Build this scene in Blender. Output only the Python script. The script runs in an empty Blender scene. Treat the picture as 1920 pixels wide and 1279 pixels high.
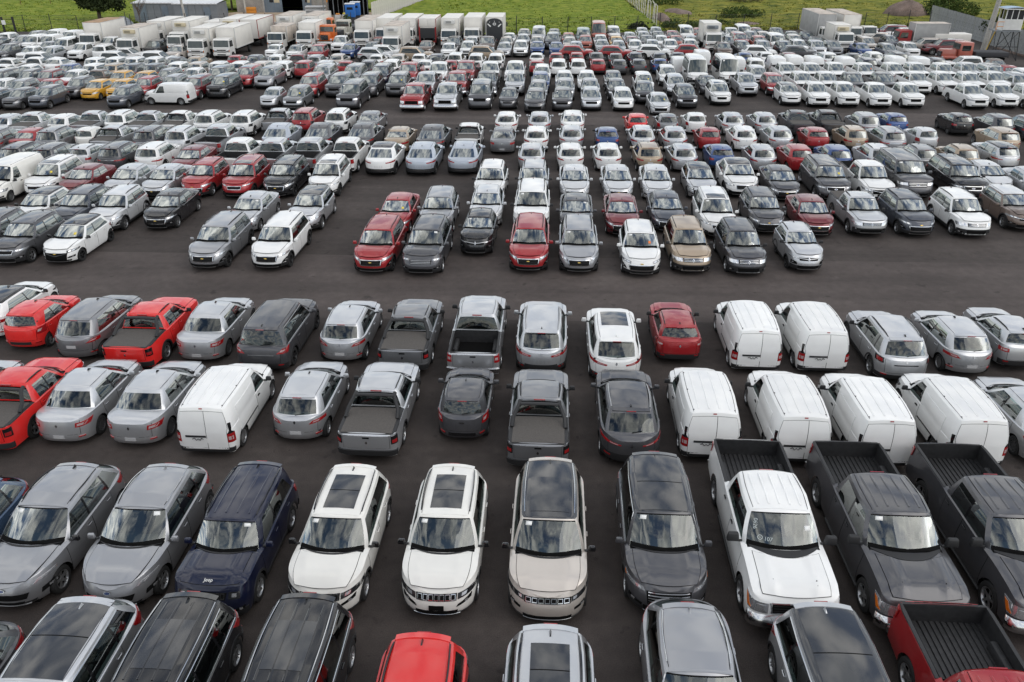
import bpy, bmesh, math, random
from mathutils import Vector, Matrix, noise
random.seed(7)
SC = bpy.context.scene
COL = SC.collection
PI = math.pi
# ------------------------------------------------------------------ camera, sky, sun, exposure
CAM_H = 14.25
cam_d = bpy.data.cameras.new('camera'); cam = bpy.data.objects.new('camera', cam_d); COL.objects.link(cam)
cam_d.sensor_width = 36.0; cam_d.lens = 1475/1920*36.0; cam_d.clip_end = 2500; cam_d.clip_start = .1
cam.location = (0, 0, CAM_H); cam.rotation_euler = (math.radians(90-28.0), 0, 0)
SC.camera = cam
W = bpy.data.worlds.new('World'); SC.world = W; W.use_nodes = True
nt = W.node_tree; nt.nodes.clear()
def wn(t, **k):
    n = nt.nodes.new(t)
    for a, b in k.items(): setattr(n, a, b)
    return n
SUN_EL, SUN_ROT = 44, 125
sky = wn('ShaderNodeTexSky', sky_type='NISHITA', sun_disc=False, sun_elevation=math.radians(SUN_EL), sun_rotation=math.radians(SUN_ROT))
sky.altitude = 1000; sky.air_density = 1.2; sky.dust_density = 2.0
tc = wn('ShaderNodeTexCoord'); 
sep = wn('ShaderNodeSeparateXYZ'); nt.links.new(tc.outputs['Generated'], sep.inputs[0])
# project the view direction onto a cloud deck: xy / (z + 0.18)
ad = wn('ShaderNodeMath', operation='ADD'); nt.links.new(sep.outputs['Z'], ad.inputs[0]); ad.inputs[1].default_value = .22
mx = wn('ShaderNodeMath', operation='MAXIMUM'); nt.links.new(ad.outputs[0], mx.inputs[0]); mx.inputs[1].default_value = .05
dx = wn('ShaderNodeMath', operation='DIVIDE'); nt.links.new(sep.outputs['X'], dx.inputs[0]); nt.links.new(mx.outputs[0], dx.inputs[1])
dy = wn('ShaderNodeMath', operation='DIVIDE'); nt.links.new(sep.outputs['Y'], dy.inputs[0]); nt.links.new(mx.outputs[0], dy.inputs[1])
cmb = wn('ShaderNodeCombineXYZ'); nt.links.new(dx.outputs[0], cmb.inputs[0]); nt.links.new(dy.outputs[0], cmb.inputs[1])
cn = wn('ShaderNodeTexNoise'); cn.inputs['Scale'].default_value = 4.2; cn.inputs['Detail'].default_value = 9; cn.inputs['Roughness'].default_value = .6; cn.inputs['Distortion'].default_value = .5
nt.links.new(cmb.outputs[0], cn.inputs['Vector'])
cover = wn('ShaderNodeValToRGB'); cover.color_ramp.elements[0].position = .40; cover.color_ramp.elements[1].position = .56
nt.links.new(cn.outputs[0], cover.inputs[0])
cn2 = wn('ShaderNodeTexNoise'); cn2.inputs['Scale'].default_value = 7.0; cn2.inputs['Detail'].default_value = 6
nt.links.new(cmb.outputs[0], cn2.inputs['Vector'])
tone = wn('ShaderNodeValToRGB'); e = tone.color_ramp.elements
e[0].position = .36; e[0].color = (.46, .48, .50, 1); e[1].position = .62; e[1].color = (1.0, .985, .95, 1)
nt.links.new(cn2.outputs[0], tone.inputs[0])
bgs = wn('ShaderNodeBackground'); bgs.inputs['Strength'].default_value = .12
nt.links.new(sky.outputs[0], bgs.inputs['Color'])
bgc = wn('ShaderNodeBackground'); bgc.inputs['Strength'].default_value = 1.5
nt.links.new(tone.outputs[0], bgc.inputs['Color'])
mix = wn('ShaderNodeMixShader'); nt.links.new(cover.outputs[0], mix.inputs[0]); nt.links.new(bgs.outputs[0], mix.inputs[1]); nt.links.new(bgc.outputs[0], mix.inputs[2])
wo = wn('ShaderNodeOutputWorld'); nt.links.new(mix.outputs[0], wo.inputs[0])
W.cycles.sampling_method = 'MANUAL'; W.cycles.sample_map_resolution = 512
sl = bpy.data.lights.new('sun', 'SUN'); sl.energy = .7; sl.angle = math.radians(50); sl.color = (1, .955, .9)
sun = bpy.data.objects.new('sun', sl); COL.objects.link(sun)
# light travels from the sun direction (azimuth clockwise from +Y, as the sky's rotation)
az, el = math.radians(SUN_ROT), math.radians(SUN_EL)
sd = Vector((math.sin(az)*math.cos(el), math.cos(az)*math.cos(el), math.sin(el)))
sun.rotation_euler = sd.to_track_quat('Z', 'Y').to_euler(); sun.location = (0, 60, 80)
vs = SC.view_settings; vs.view_transform = 'Standard'; vs.look = 'None'; vs.exposure = .24; vs.gamma = 1; vs.use_curve_mapping = False
SC.cycles.max_bounces = 6; SC.cycles.transparent_max_bounces = 8; SC.cycles.glossy_bounces = 3; SC.cycles.diffuse_bounces = 2

# ------------------------------------------------------------------ materials
M = {}
def mat(name, color, rough=.5, metal=0, coat=0, emit=None, spec=.5, grain=None, bump=None):
    m = bpy.data.materials.new(name); m.use_nodes = True; M[name] = m
    n = m.node_tree.nodes; l = m.node_tree.links; b = n['Principled BSDF']
    b.inputs['Base Color'].default_value = (*color, 1); b.inputs['Roughness'].default_value = rough
    b.inputs['Metallic'].default_value = metal; b.inputs['Coat Weight'].default_value = coat
    b.inputs['Coat Roughness'].default_value = .04; b.inputs['Specular IOR Level'].default_value = spec
    if emit: b.inputs['Emission Color'].default_value = (*emit, 1); b.inputs['Emission Strength'].default_value = 1
    if grain:   # (scale, amount): mottles colour with object-space noise
        sc_, am = grain[:2]
        tcn = n.new('ShaderNodeTexCoord'); nz = n.new('ShaderNodeTexNoise'); nz.inputs['Scale'].default_value = sc_; nz.inputs['Detail'].default_value = 5
        l.new(tcn.outputs['Object'], nz.inputs['Vector'])
        mp = n.new('ShaderNodeMapRange'); mp.inputs[1].default_value = .3; mp.inputs[2].default_value = .7
        mp.inputs[3].default_value = 1-am; mp.inputs[4].default_value = 1+am; l.new(nz.outputs[0], mp.inputs[0])
        mc = n.new('ShaderNodeVectorMath'); mc.operation = 'SCALE'; mc.inputs[0].default_value = color
        l.new(mp.outputs[0], mc.inputs['Scale']); l.new(mc.outputs[0], b.inputs['Base Color'])
        if bump:
            bp = n.new('ShaderNodeBump'); bp.inputs['Strength'].default_value = bump; bp.inputs['Distance'].default_value = .05
            l.new(nz.outputs[0], bp.inputs['Height']); l.new(bp.outputs[0], b.inputs['Normal'])
    return m
def paint(name, c, metal=.0, rough=.34, coat=.85):
    m = mat(name, c, rough, metal, coat, spec=.3)
    n = m.node_tree.nodes; l = m.node_tree.links; b = n['Principled BSDF']
    # light road dust and small tone shifts from car to car
    oi = n.new('ShaderNodeObjectInfo'); tcn = n.new('ShaderNodeTexCoord')
    nz = n.new('ShaderNodeTexNoise'); nz.inputs['Scale'].default_value = 2.4; nz.inputs['Detail'].default_value = 6
    av = n.new('ShaderNodeVectorMath'); av.operation = 'ADD'; l.new(tcn.outputs['Object'], av.inputs[0]); l.new(oi.outputs['Location'], av.inputs[1]); l.new(av.outputs[0], nz.inputs['Vector'])
    mr = n.new('ShaderNodeMapRange'); mr.inputs[1].default_value = .45; mr.inputs[2].default_value = .75; mr.inputs[3].default_value = .0; mr.inputs[4].default_value = .07
    l.new(nz.outputs[0], mr.inputs[0])
    mx = n.new('ShaderNodeMix'); mx.data_type = 'RGBA'; l.new(mr.outputs[0], mx.inputs[0])
    hv = n.new('ShaderNodeHueSaturation'); hv.inputs['Color'].default_value = (*c, 1)
    vr = n.new('ShaderNodeMapRange'); vr.inputs[3].default_value = .93; vr.inputs[4].default_value = 1.05; l.new(oi.outputs['Random'], vr.inputs[0]); l.new(vr.outputs[0], hv.inputs['Value'])
    l.new(hv.outputs[0], mx.inputs[6]); mx.inputs[7].default_value = (.25, .23, .2, 1); l.new(mx.outputs[2], b.inputs['Base Color'])
    rr = n.new('ShaderNodeMapRange'); rr.inputs[1].default_value = .35; rr.inputs[2].default_value = .75; rr.inputs[3].default_value = .03; rr.inputs[4].default_value = .16
    l.new(nz.outputs[0], rr.inputs[0]); l.new(rr.outputs[0], b.inputs['Coat Roughness'])
    return m
PAINTS = {
 'white': ('white', (.80, .80, .785), 0, .35), 'pearl': ('pearl white', (.76, .745, .70), 0, .35), 'cream': ('cream white', (.78, .765, .72), 0, .4),
 'silver': ('silver', (.56, .57, .585), .72, .36), 'pale': ('pale silver', (.62, .63, .64), .35, .36), 'grey': ('grey', (.24, .245, .255), .6, .35),
 'mid': ('mid grey', (.36, .365, .38), .7, .35),
 'dark': ('dark grey', (.085, .085, .092), .5, .34), 'black': ('black', (.012, .012, .014), 0, .25), 'slate': ('slate blue grey', (.065, .072, .09), .3, .32),
 'red': ('bright red', (.68, .022, .02), 0, .3), 'crimson': ('deep red', (.33, .018, .022), .25, .3), 'maroon': ('maroon', (.17, .018, .024), .3, .3),
 'beige': ('beige', (.40, .31, .22), .4, .36), 'champagne': ('champagne', (.55, .50, .45), .4, .36), 'bronze': ('brown', (.16, .12, .10), .3, .35),
 'blue': ('blue', (.025, .07, .22), .3, .3), 'navy': ('dark blue', (.006, .009, .030), .2, .28), 'steel': ('steel blue', (.05, .09, .16), .3, .3),
 'yellow': ('yellow', (.62, .33, .03), 0, .35), 'orange': ('orange', (.62, .13, .02), 0, .4), 'rust': ('faded red', (.36, .09, .06), 0, .55), 'icy': ('pale blue silver', (.46, .50, .56), .45, .34),
 'teal': ('faded teal', (.16, .23, .23), 0, .5)}
for k, (nm, c, me, ro) in PAINTS.items(): paint('paint_'+k, c, me, ro)
mat('black_plastic', (.018, .018, .019), .55); mat('gloss_black', (.008, .008, .009), .12, 0, .6); mat('seam', (.006, .006, .006), .9, spec=.1)
mat('under', (.006, .006, .006), .95, spec=.05)
mat('chrome', (.62, .63, .64), .16, 1); mat('satin', (.45, .455, .46), .35, .9); mat('tyre', (.014, .014, .014), .8)
mat('rim_silver', (.42, .425, .43), .3, .85); mat('rim_black', (.02, .02, .021), .35, .3); mat('rim_steel', (.07, .07, .072), .5, .3)
mat('lamp_housing', (.27, .275, .285), .2, .5, .9); mat('lamp_bright', (.75, .76, .78), .12, .8, 1); mat('lamp_dark', (.02, .021, .023), .15, .2, .9)
mat('amber', (.55, .13, .01), .2, 0, .8); mat('tail_red', (.30, .008, .01), .18, 0, 1); mat('tail_clear', (.48, .36, .36), .15, .2, 1)
mat('roof_glass', (.028, .030, .034), .12, 0, .8); mat('bed_liner', (.020, .020, .021), .6, grain=(9, .3)); mat('tonneau', (.085, .077, .07), .85, grain=(30, .15), bump=.2)
mat('interior', (.028, .029, .031), .8); mat('seat', (.045, .045, .047), .85); mat('paper', (.78, .78, .76), .6); mat('paper_orange', (.75, .2, .05), .6); mat('paper_yellow', (.75, .6, .08), .6)
mat('plate_white', (.45, .45, .45), .5); mat('plate_yellow', (.60, .40, .03), .5); mat('emblem_blue', (.01, .03, .12), .2, .2, 1); mat('emblem_gold', (.55, .38, .10), .25, .8)
mat('marker', (.40, .44, .44), .8); mat('box_white', (.70, .675, .625), .5, 0, .15, grain=(1.2, .06)); mat('box_grey', (.34, .34, .335), .55, grain=(1.5, .12)); mat('box_roof_dirty', (.50, .44, .38), .8, grain=(1.3, .3))
mat('box_brown_roof', (.34, .22, .13), .8, grain=(1, .3)); mat('rust_red', (.28, .02, .02), .6)
def glass_mat(name, tint, see, lo, hi, wob=.5):
    m = bpy.data.materials.new(name); m.use_nodes = True; M[name] = m
    n = m.node_tree.nodes; l = m.node_tree.links; n.clear()
    o = n.new('ShaderNodeOutputMaterial')
    g = n.new('ShaderNodeBsdfGlossy'); g.inputs['Roughness'].default_value = .012; g.inputs['Color'].default_value = (.93, .97, .95, 1)
    bp = n.new('ShaderNodeBump'); nz = n.new('ShaderNodeTexNoise'); nz.inputs['Scale'].default_value = 1.1; nz.inputs['Detail'].default_value = 1.5
    tcn = n.new('ShaderNodeTexCoord'); oi = n.new('ShaderNodeObjectInfo'); av = n.new('ShaderNodeVectorMath'); av.operation = 'ADD'
    l.new(tcn.outputs['Object'], av.inputs[0]); l.new(oi.outputs['Location'], av.inputs[1])
    mpn = n.new('ShaderNodeMapping'); mpn.inputs['Scale'].default_value = (2.6, .55, .55); l.new(av.outputs[0], mpn.inputs[0]); l.new(mpn.outputs[0], nz.inputs['Vector'])
    l.new(nz.outputs[0], bp.inputs['Height']); bp.inputs['Strength'].default_value = wob; bp.inputs['Distance'].default_value = .035; l.new(bp.outputs[0], g.inputs['Normal'])
    fr = n.new('ShaderNodeFresnel'); fr.inputs['IOR'].default_value = 1.5
    mr = n.new('ShaderNodeMapRange'); mr.inputs[1].default_value = .04; mr.inputs[2].default_value = .5; mr.inputs[3].default_value = lo; mr.inputs[4].default_value = hi; l.new(fr.outputs[0], mr.inputs[0])
    if see:
        t = n.new('ShaderNodeBsdfTransparent'); t.inputs[0].default_value = (*tint, 1)
    else:
        t = n.new('ShaderNodeBsdfDiffuse'); t.inputs[0].default_value = (*tint, 1)
    mx = n.new('ShaderNodeMixShader'); l.new(mr.outputs[0], mx.inputs[0]); l.new(t.outputs[0], mx.inputs[1]); l.new(g.outputs[0], mx.inputs[2]); l.new(mx.outputs[0], o.inputs[0])
    return m
glass_mat('windscreen_glass', (.50, .62, .61), True, .13, .42)
glass_mat('side_glass', (.22, .27, .26), True, .08, .34, .15)
glass_mat('far_glass', (.034, .045, .046), False, .07, .26)
glass_mat('far_side_glass', (.014, .018, .018), False, .06, .28)

# ------------------------------------------------------------------ mesh helpers
class MB:
    """collects faces for one mesh; every face carries a material index"""
    def __init__(s): s.v = []; s.f = []; s.m = []; s.mats = []
    def mi(s, name):
        if name not in s.mats: s.mats.append(name)
        return s.mats.index(name)
    def add(s, verts, faces, mname):
        o = len(s.v); k = s.mi(mname); s.v.extend(tuple(p) for p in verts)
        for f in faces: s.f.append(tuple(i+o for i in f)); s.m.append(k)
    def box(s, c, d, mname, taper=1.0, rot=None, bev=0):
        x, y, z = d[0]/2, d[1]/2, d[2]/2
        vs = [(-x,-y,-z),(x,-y,-z),(x,y,-z),(-x,y,-z),(-x*taper,-y*taper,z),(x*taper,-y*taper,z),(x*taper,y*taper,z),(-x*taper,y*taper,z)]
        fs = [(3,2,1,0),(4,5,6,7),(0,1,5,4),(1,2,6,5),(2,3,7,6),(3,0,4,7)]
        if bev > 0:
            bm = bmesh.new(); bv = [bm.verts.new(p) for p in vs]
            for f in fs: bm.faces.new([bv[i] for i in f])
            bmesh.ops.bevel(bm, geom=bm.edges[:], offset=min(bev, x*.8, y*.8, z*.8), segments=2, profile=.5, affect='EDGES')
            bm.verts.index_update(); vs = [tuple(v.co) for v in bm.verts]; fs = [tuple(v.index for v in f.verts) for f in bm.faces]; bm.free()
        mt = Matrix.Translation(Vector(c))
        if rot is not None: mt = mt @ (rot if isinstance(rot, Matrix) else Matrix.Rotation(rot, 4, 'Z'))
        s.add([mt @ Vector(p) for p in vs], fs, mname)
    def tube(s, pts, r, mname, n=6, cap=True, r2=None):
        pts = [Vector(p) for p in pts]; vs = []; fs = []
        for i, p in enumerate(pts):
            d = (pts[min(i+1, len(pts)-1)] - pts[max(i-1, 0)]).normalized()
            a = d.cross(Vector((0, 0, 1)))
            if a.length < .05: a = d.cross(Vector((0, 1, 0)))
            a.normalize(); b = a.cross(d); rr = r if r2 is None else r + (r2-r)*i/(len(pts)-1)
            for k in range(n):
                t = 2*PI*k/n; vs.append(p + a*math.cos(t)*rr + b*math.sin(t)*rr)
        for i in range(len(pts)-1):
            for k in range(n): k2 = (k+1) % n; fs.append((i*n+k, i*n+k2, (i+1)*n+k2, (i+1)*n+k))
        if cap: fs.append(tuple(range(n))[::-1]); fs.append(tuple((len(pts)-1)*n+k for k in range(n)))
        s.add(vs, fs, mname)
    def lathe(s, prof, mname, axis='X', n=20, c=(0, 0, 0)):
        vs = []; fs = []
        for (h, r) in prof:
            for k in range(n):
                t = 2*PI*k/n
                q = (h, r*math.cos(t), r*math.sin(t)) if axis == 'X' else ((r*math.cos(t), r*math.sin(t), h) if axis == 'Z' else (r*math.cos(t), h, r*math.sin(t)))
                vs.append((q[0]+c[0], q[1]+c[1], q[2]+c[2]))
        for i in range(len(prof)-1):
            for k in range(n): k2 = (k+1) % n; fs.append((i*n+k, i*n+k2, (i+1)*n+k2, (i+1)*n+k))
        s.add(vs, fs, mname)
    def grid(s, P, mname, close=False):
        """P: rows of points"""
        nr, nc = len(P), len(P[0]); vs = [p for r in P for p in r]
        fs = [(i*nc+j, i*nc+j+1, (i+1)*nc+j+1, (i+1)*nc+j) for i in range(nr-1) for j in range(nc-1)]
        s.add(vs, fs, mname)
    def mesh(s, name, sharp=38, weld=0.0004, fix=False):
        me = bpy.data.meshes.new(name); me.from_pydata(s.v, [], s.f)
        for q in s.mats: me.materials.append(M[q] if q != 'PAINT' else M['paint_white'])
        me.polygons.foreach_set('material_index', s.m)
        me.update()
        if weld or fix:
            bm = bmesh.new(); bm.from_mesh(me)
            if weld: bmesh.ops.remove_doubles(bm, verts=bm.verts, dist=weld)
            if fix: bmesh.ops.recalc_face_normals(bm, faces=bm.faces)
            bm.to_mesh(me); bm.free()
        me.polygons.foreach_set('use_smooth', [True]*len(me.polygons))
        if sharp: me.set_sharp_from_angle(angle=math.radians(sharp))
        me['slots'] = '|'.join(s.mats); me.update(); return me
def tag(o, label=None, cat=None, group=None, kind=None):
    if label: o['label'] = label
    if cat: o['category'] = cat
    if group: o['group'] = group
    if kind: o['kind'] = kind
    return o
def link(name, me, parent=None, loc=(0, 0, 0), rz=0):
    o = bpy.data.objects.new(name, me); COL.objects.link(o); o.location = loc
    if rz: o.rotation_euler[2] = rz
    if parent is not None: o.parent = parent
    return o
def empty(name, loc=(0, 0, 0), rz=0):
    o = bpy.data.objects.new(name, None); COL.objects.link(o); o.location = loc; o.rotation_euler[2] = rz; o.empty_display_size = .5
    return o
def interp(pts, x):
    if x <= pts[0][0]: return pts[0][1]
    for i in range(len(pts)-1):
        x0, y0 = pts[i]; x1, y1 = pts[i+1]
        if x <= x1:
            t = (x-x0)/(x1-x0)
            m0 = (y1-y0); m1 = (y1-y0)
            if i > 0:
                xa, ya = pts[i-1]; sa = (y0-ya)/(x0-xa); sb = (y1-y0)/(x1-x0)
                m0 = 0 if sa*sb <= 0 else 2*sa*sb/(sa+sb)*(x1-x0)
            if i+2 < len(pts):
                xa, ya = pts[i+2]; sa = (ya-y1)/(xa-x1); sb = (y1-y0)/(x1-x0)
                m1 = 0 if sa*sb <= 0 else 2*sa*sb/(sa+sb)*(x1-x0)
            t2 = t*t; t3 = t2*t
            return (2*t3-3*t2+1)*y0 + (t3-2*t2+t)*m0 + (-2*t3+3*t2)*y1 + (t3-t2)*m1
    return pts[-1][1]
def sm(a, b, x):
    t = max(0, min(1, (x-a)/(b-a))); return t*t*(3-2*t)
# ------------------------------------------------------------------ ground and setting materials
def flat(name, pts, z, mname, kind='structure'):
    m = MB(); m.add([(x, y, z) for x, y in pts], [tuple(range(len(pts)))], mname); return tag(link(name, m.mesh(name, 0)), kind=kind)
def ground_mat(name, ramp_cols, big, fine, streak=None, bump=.3, rough=.9, spec=.3):
    m = bpy.data.materials.new(name); m.use_nodes = True; M[name] = m
    n = m.node_tree.nodes; l = m.node_tree.links; b = n['Principled BSDF']; b.inputs['Roughness'].default_value = rough; b.inputs['Specular IOR Level'].default_value = spec
    tcn = n.new('ShaderNodeTexCoord')
    a = n.new('ShaderNodeTexNoise'); a.inputs['Scale'].default_value = big; a.inputs['Detail'].default_value = 7; a.inputs['Roughness'].default_value = .62; l.new(tcn.outputs['Object'], a.inputs['Vector'])
    r = n.new('ShaderNodeValToRGB'); els = r.color_ramp.elements
    while len(els) < len(ramp_cols): els.new(.5)
    for e_, (p, c) in zip(els, ramp_cols): e_.position = p; e_.color = (*c, 1)
    l.new(a.outputs[0], r.inputs[0])
    f = n.new('ShaderNodeTexNoise'); f.inputs['Scale'].default_value = fine; f.inputs['Detail'].default_value = 4; l.new(tcn.outputs['Object'], f.inputs['Vector'])
    mr = n.new('ShaderNodeMapRange'); mr.inputs[1].default_value = .25; mr.inputs[2].default_value = .75; mr.inputs[3].default_value = .72; mr.inputs[4].default_value = 1.28; l.new(f.outputs[0], mr.inputs[0])
    vm = n.new('ShaderNodeVectorMath'); vm.operation = 'SCALE'; l.new(r.outputs[0], vm.inputs[0]); l.new(mr.outputs[0], vm.inputs['Scale']); last = vm.outputs[0]
    if streak:      # long wheel-worn streaks along the lanes
        mp = n.new('ShaderNodeMapping'); mp.inputs['Scale'].default_value = streak; l.new(tcn.outputs['Object'], mp.inputs[0])
        s_ = n.new('ShaderNodeTexNoise'); s_.inputs['Scale'].default_value = 1; s_.inputs['Detail'].default_value = 5; s_.inputs['Distortion'].default_value = .6; l.new(mp.outputs[0], s_.inputs['Vector'])
        m2 = n.new('ShaderNodeMapRange'); m2.inputs[1].default_value = .35; m2.inputs[2].default_value = .68; m2.inputs[3].default_value = .87; m2.inputs[4].default_value = 1.16; l.new(s_.outputs[0], m2.inputs[0])
        v2 = n.new('ShaderNodeVectorMath'); v2.operation = 'SCALE'; l.new(last, v2.inputs[0]); l.new(m2.outputs[0], v2.inputs['Scale']); last = v2.outputs[0]
    g3 = n.new('ShaderNodeTexNoise'); g3.inputs['Scale'].default_value = fine*.07; g3.inputs['Detail'].default_value = 6; l.new(tcn.outputs['Object'], g3.inputs['Vector'])
    m3 = n.new('ShaderNodeMapRange'); m3.inputs[1].default_value = .3; m3.inputs[2].default_value = .7; m3.inputs[3].default_value = .88; m3.inputs[4].default_value = 1.12; l.new(g3.outputs[0], m3.inputs[0])
    v3 = n.new('ShaderNodeVectorMath'); v3.operation = 'SCALE'; l.new(last, v3.inputs[0]); l.new(m3.outputs[0], v3.inputs['Scale']); last = v3.outputs[0]
    if streak:      # oil drips, scuffs and dust blots
        for sc3, lo3, hi3, va, vb in ((1.35, .66, .72, 1, .62), (.8, .64, .74, 1, 1.28), (4.2, .70, .74, 1, .66)):
            g4 = n.new('ShaderNodeTexNoise'); g4.inputs['Scale'].default_value = sc3; g4.inputs['Detail'].default_value = 3; l.new(tcn.outputs['Object'], g4.inputs['Vector'])
            m4 = n.new('ShaderNodeMapRange'); m4.inputs[1].default_value = lo3; m4.inputs[2].default_value = hi3; m4.inputs[3].default_value = va; m4.inputs[4].default_value = vb; l.new(g4.outputs[0], m4.inputs[0])
            v4 = n.new('ShaderNodeVectorMath'); v4.operation = 'SCALE'; l.new(last, v4.inputs[0]); l.new(m4.outputs[0], v4.inputs['Scale']); last = v4.outputs[0]
    l.new(last, b.inputs['Base Color'])
    bp = n.new('ShaderNodeBump'); bp.inputs['Strength'].default_value = bump; bp.inputs['Distance'].default_value = .02; l.new(f.outputs[0], bp.inputs['Height']); l.new(bp.outputs[0], b.inputs['Normal'])
    return m
ground_mat('asphalt', [(.30, (.038, .031, .028)), (.52, (.053, .044, .040)), (.72, (.076, .064, .058))], .13, 38, (.05, .75, 1), .5, .88)
ground_mat('asphalt_painted_sheen', [(.30, (.056, .046, .042)), (.52, (.074, .061, .056)), (.72, (.100, .084, .077))], .17, 38, (.05, .75, 1), .5, .85)  # lighter copy of the asphalt: grazing-angle brightening put into its colour
ground_mat('asphalt_seam', [(.3, (.036, .032, .030)), (.7, (.05, .045, .042))], .5, 30)
ground_mat('sand', [(.3, (.30, .22, .15)), (.7, (.46, .36, .26))], .3, 4)
ground_mat('meadow_green', [(.30, (.075, .11, .014)), (.46, (.135, .185, .022)), (.58, (.20, .235, .035)), (.75, (.29, .28, .06))], .55, 7, bump=.8, spec=.05)
ground_mat('meadow_olive', [(.30, (.05, .07, .015)), (.46, (.13, .145, .025)), (.58, (.21, .20, .035)), (.75, (.29, .25, .07))], .35, 6, bump=.8, spec=.05)
ground_mat('earth', [(.3, (.11, .08, .065)), (.7, (.21, .155, .13))], .6, 5)
ground_mat('concrete', [(.3, (.33, .32, .29)), (.7, (.45, .43, .40))], 1.2, 14)
ground_mat('block_wall', [(.3, (.27, .25, .225)), (.7, (.38, .35, .31))], .8, 9)
ground_mat('sheet_metal', [(.3, (.25, .26, .26)), (.7, (.34, .35, .35))], .4, 6, bump=.1, rough=.45)
ground_mat('leaf_dark', [(.3, (.018, .03, .010)), (.7, (.045, .06, .018))], .6, 3)
ground_mat('leaf_mid', [(.3, (.035, .065, .012)), (.7, (.085, .12, .025))], .6, 3)
ground_mat('leaf_dry', [(.3, (.07, .075, .03)), (.7, (.14, .13, .05))], .6, 3)
ground_mat('bark', [(.3, (.06, .045, .035)), (.7, (.13, .10, .08))], 3, 20)
mat('white_roof', (.62, .63, .64), .45, grain=(.8, .08)); mat('metal_grey', (.20, .22, .24), .45, .3, grain=(.7, .15)); mat('metal_door', (.15, .19, .23), .5, .3, grain=(.8, .15)); mat('post_black', (.02, .02, .022), .6)
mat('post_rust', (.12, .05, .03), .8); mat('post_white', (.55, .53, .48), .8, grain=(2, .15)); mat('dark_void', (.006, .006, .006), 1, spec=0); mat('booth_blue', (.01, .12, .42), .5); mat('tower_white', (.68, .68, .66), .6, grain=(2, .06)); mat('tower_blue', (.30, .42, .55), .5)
mat('ladder_yellow', (.45, .30, .03), .6); mat('truck_orange', (.62, .14, .02), .45, 0, .3); mat('truck_old_white', (.50, .48, .42), .6, grain=(2, .15)); mat('safety_orange', (.65, .25, .03), .6); mat('wire', (.06, .06, .06), .6); mat('tank_dark', (.03, .03, .035), .7); mat('hazard', (.02, .02, .02), .4)
mat('cab_white', (.70, .69, .66), .35, 0, .4); mat('fridge', (.55, .55, .53), .5); mat('fridge_yellow', (.52, .45, .30), .6); mat('curtain', (.03, .032, .035), .5); mat('bark_red', (.16, .03, .02), .7)

# ------------------------------------------------------------------ ground sheets
FL = [(-90, 125.5), (-76, 124.6), (-40, 123.5), (-14, 121.5), (8, 121), (22, 125.4), (43, 126.8), (64.8, 131)]
flat('ground', [(-1500, -60), (1500, -60), (1500, 2200), (-1500, 2200)], -.30, 'meadow_olive')
flat('asphalt_lot', [(-120, -12), (90, -12), (62.5, 97), (66.2, 131)]+FL[::-1][1:]+[(-120, 125.5)], 0, 'asphalt')
flat('driving_lane', [(-75, 30.6), (60, 27.0), (62, 33.3), (-75, 38)], .003, 'asphalt_painted_sheen')  # lane sheets carry the glancing-view brightness as a paler painted tone
flat('driving_lane', [(-95, 66.2), (61, 62), (61, 67), (-95, 71.5)], .003, 'asphalt_painted_sheen')
flat('sand_yard', [(-58, 124.3), (-40, 123.7), (-14.5, 121.8), (-20, 150), (-24, 153), (-50, 153), (-60, 140)], .006, 'sand')
def field(name, x0, x1, fy0, y1, mname, step, amp, seed, kind='structure', xf=None):
    nx = int((x1-x0)/step); ny = int((y1-118)/step/1.3); m = MB(); rows = []
    for j in range(ny+1):
        r = []
        for i in range(nx+1):
            x = x0+(x1-x0)*i/nx; ya = fy0(x); y = ya+(y1-ya)*j/ny
            if xf: x = xf(x, y)
            e = sm(0, 4, y-ya)
            z = .008+e*(amp*noise.noise(Vector((x*.55+seed, y*.45, seed)))+amp*.7*noise.noise(Vector((x*1.3, y*1.1, seed+3)))+amp*.9+.35*noise.noise(Vector((x*.05, y*.05, seed)))*amp*2)
            r.append(Vector((x, y, z)))
        rows.append(r)
    m.grid(rows, mname); return tag(link(name, m.mesh(name, 0)), kind=kind)
def fl_y(x):
    for (xa, ya), (xb, yb) in zip(FL, FL[1:]):
        if xa <= x <= xb: return ya+(yb-ya)*(x-xa)/(xb-xa)
    return FL[0][1] if x < FL[0][0] else FL[-1][1]
field('meadow', -125, -59, lambda x: max(fl_y(x), 141 if x > -62 else 0), 250, 'meadow_green', 1.0, .16, 1)
field('meadow', -22, 23, lambda x: fl_y(x) if x > -14.5 else 122, 260, 'meadow_green', .75, .17, 5, xf=lambda x, y: x if x > -10 else max(x, -22.5+(y-142)*.12 if y > 142 else -14.5-(y-122)*.4))
field('meadow', 23.2, 67, lambda x: fl_y(x)+.05, 260, 'meadow_olive', .9, .20, 9)
field('meadow', 66.5, 150, lambda x: 97+(x-66)*.0, 260, 'meadow_olive', 1.2, .2, 12)
field('meadow', -59, -22.5, lambda x: 160, 250, 'meadow_green', 2, .1, 15)
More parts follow.
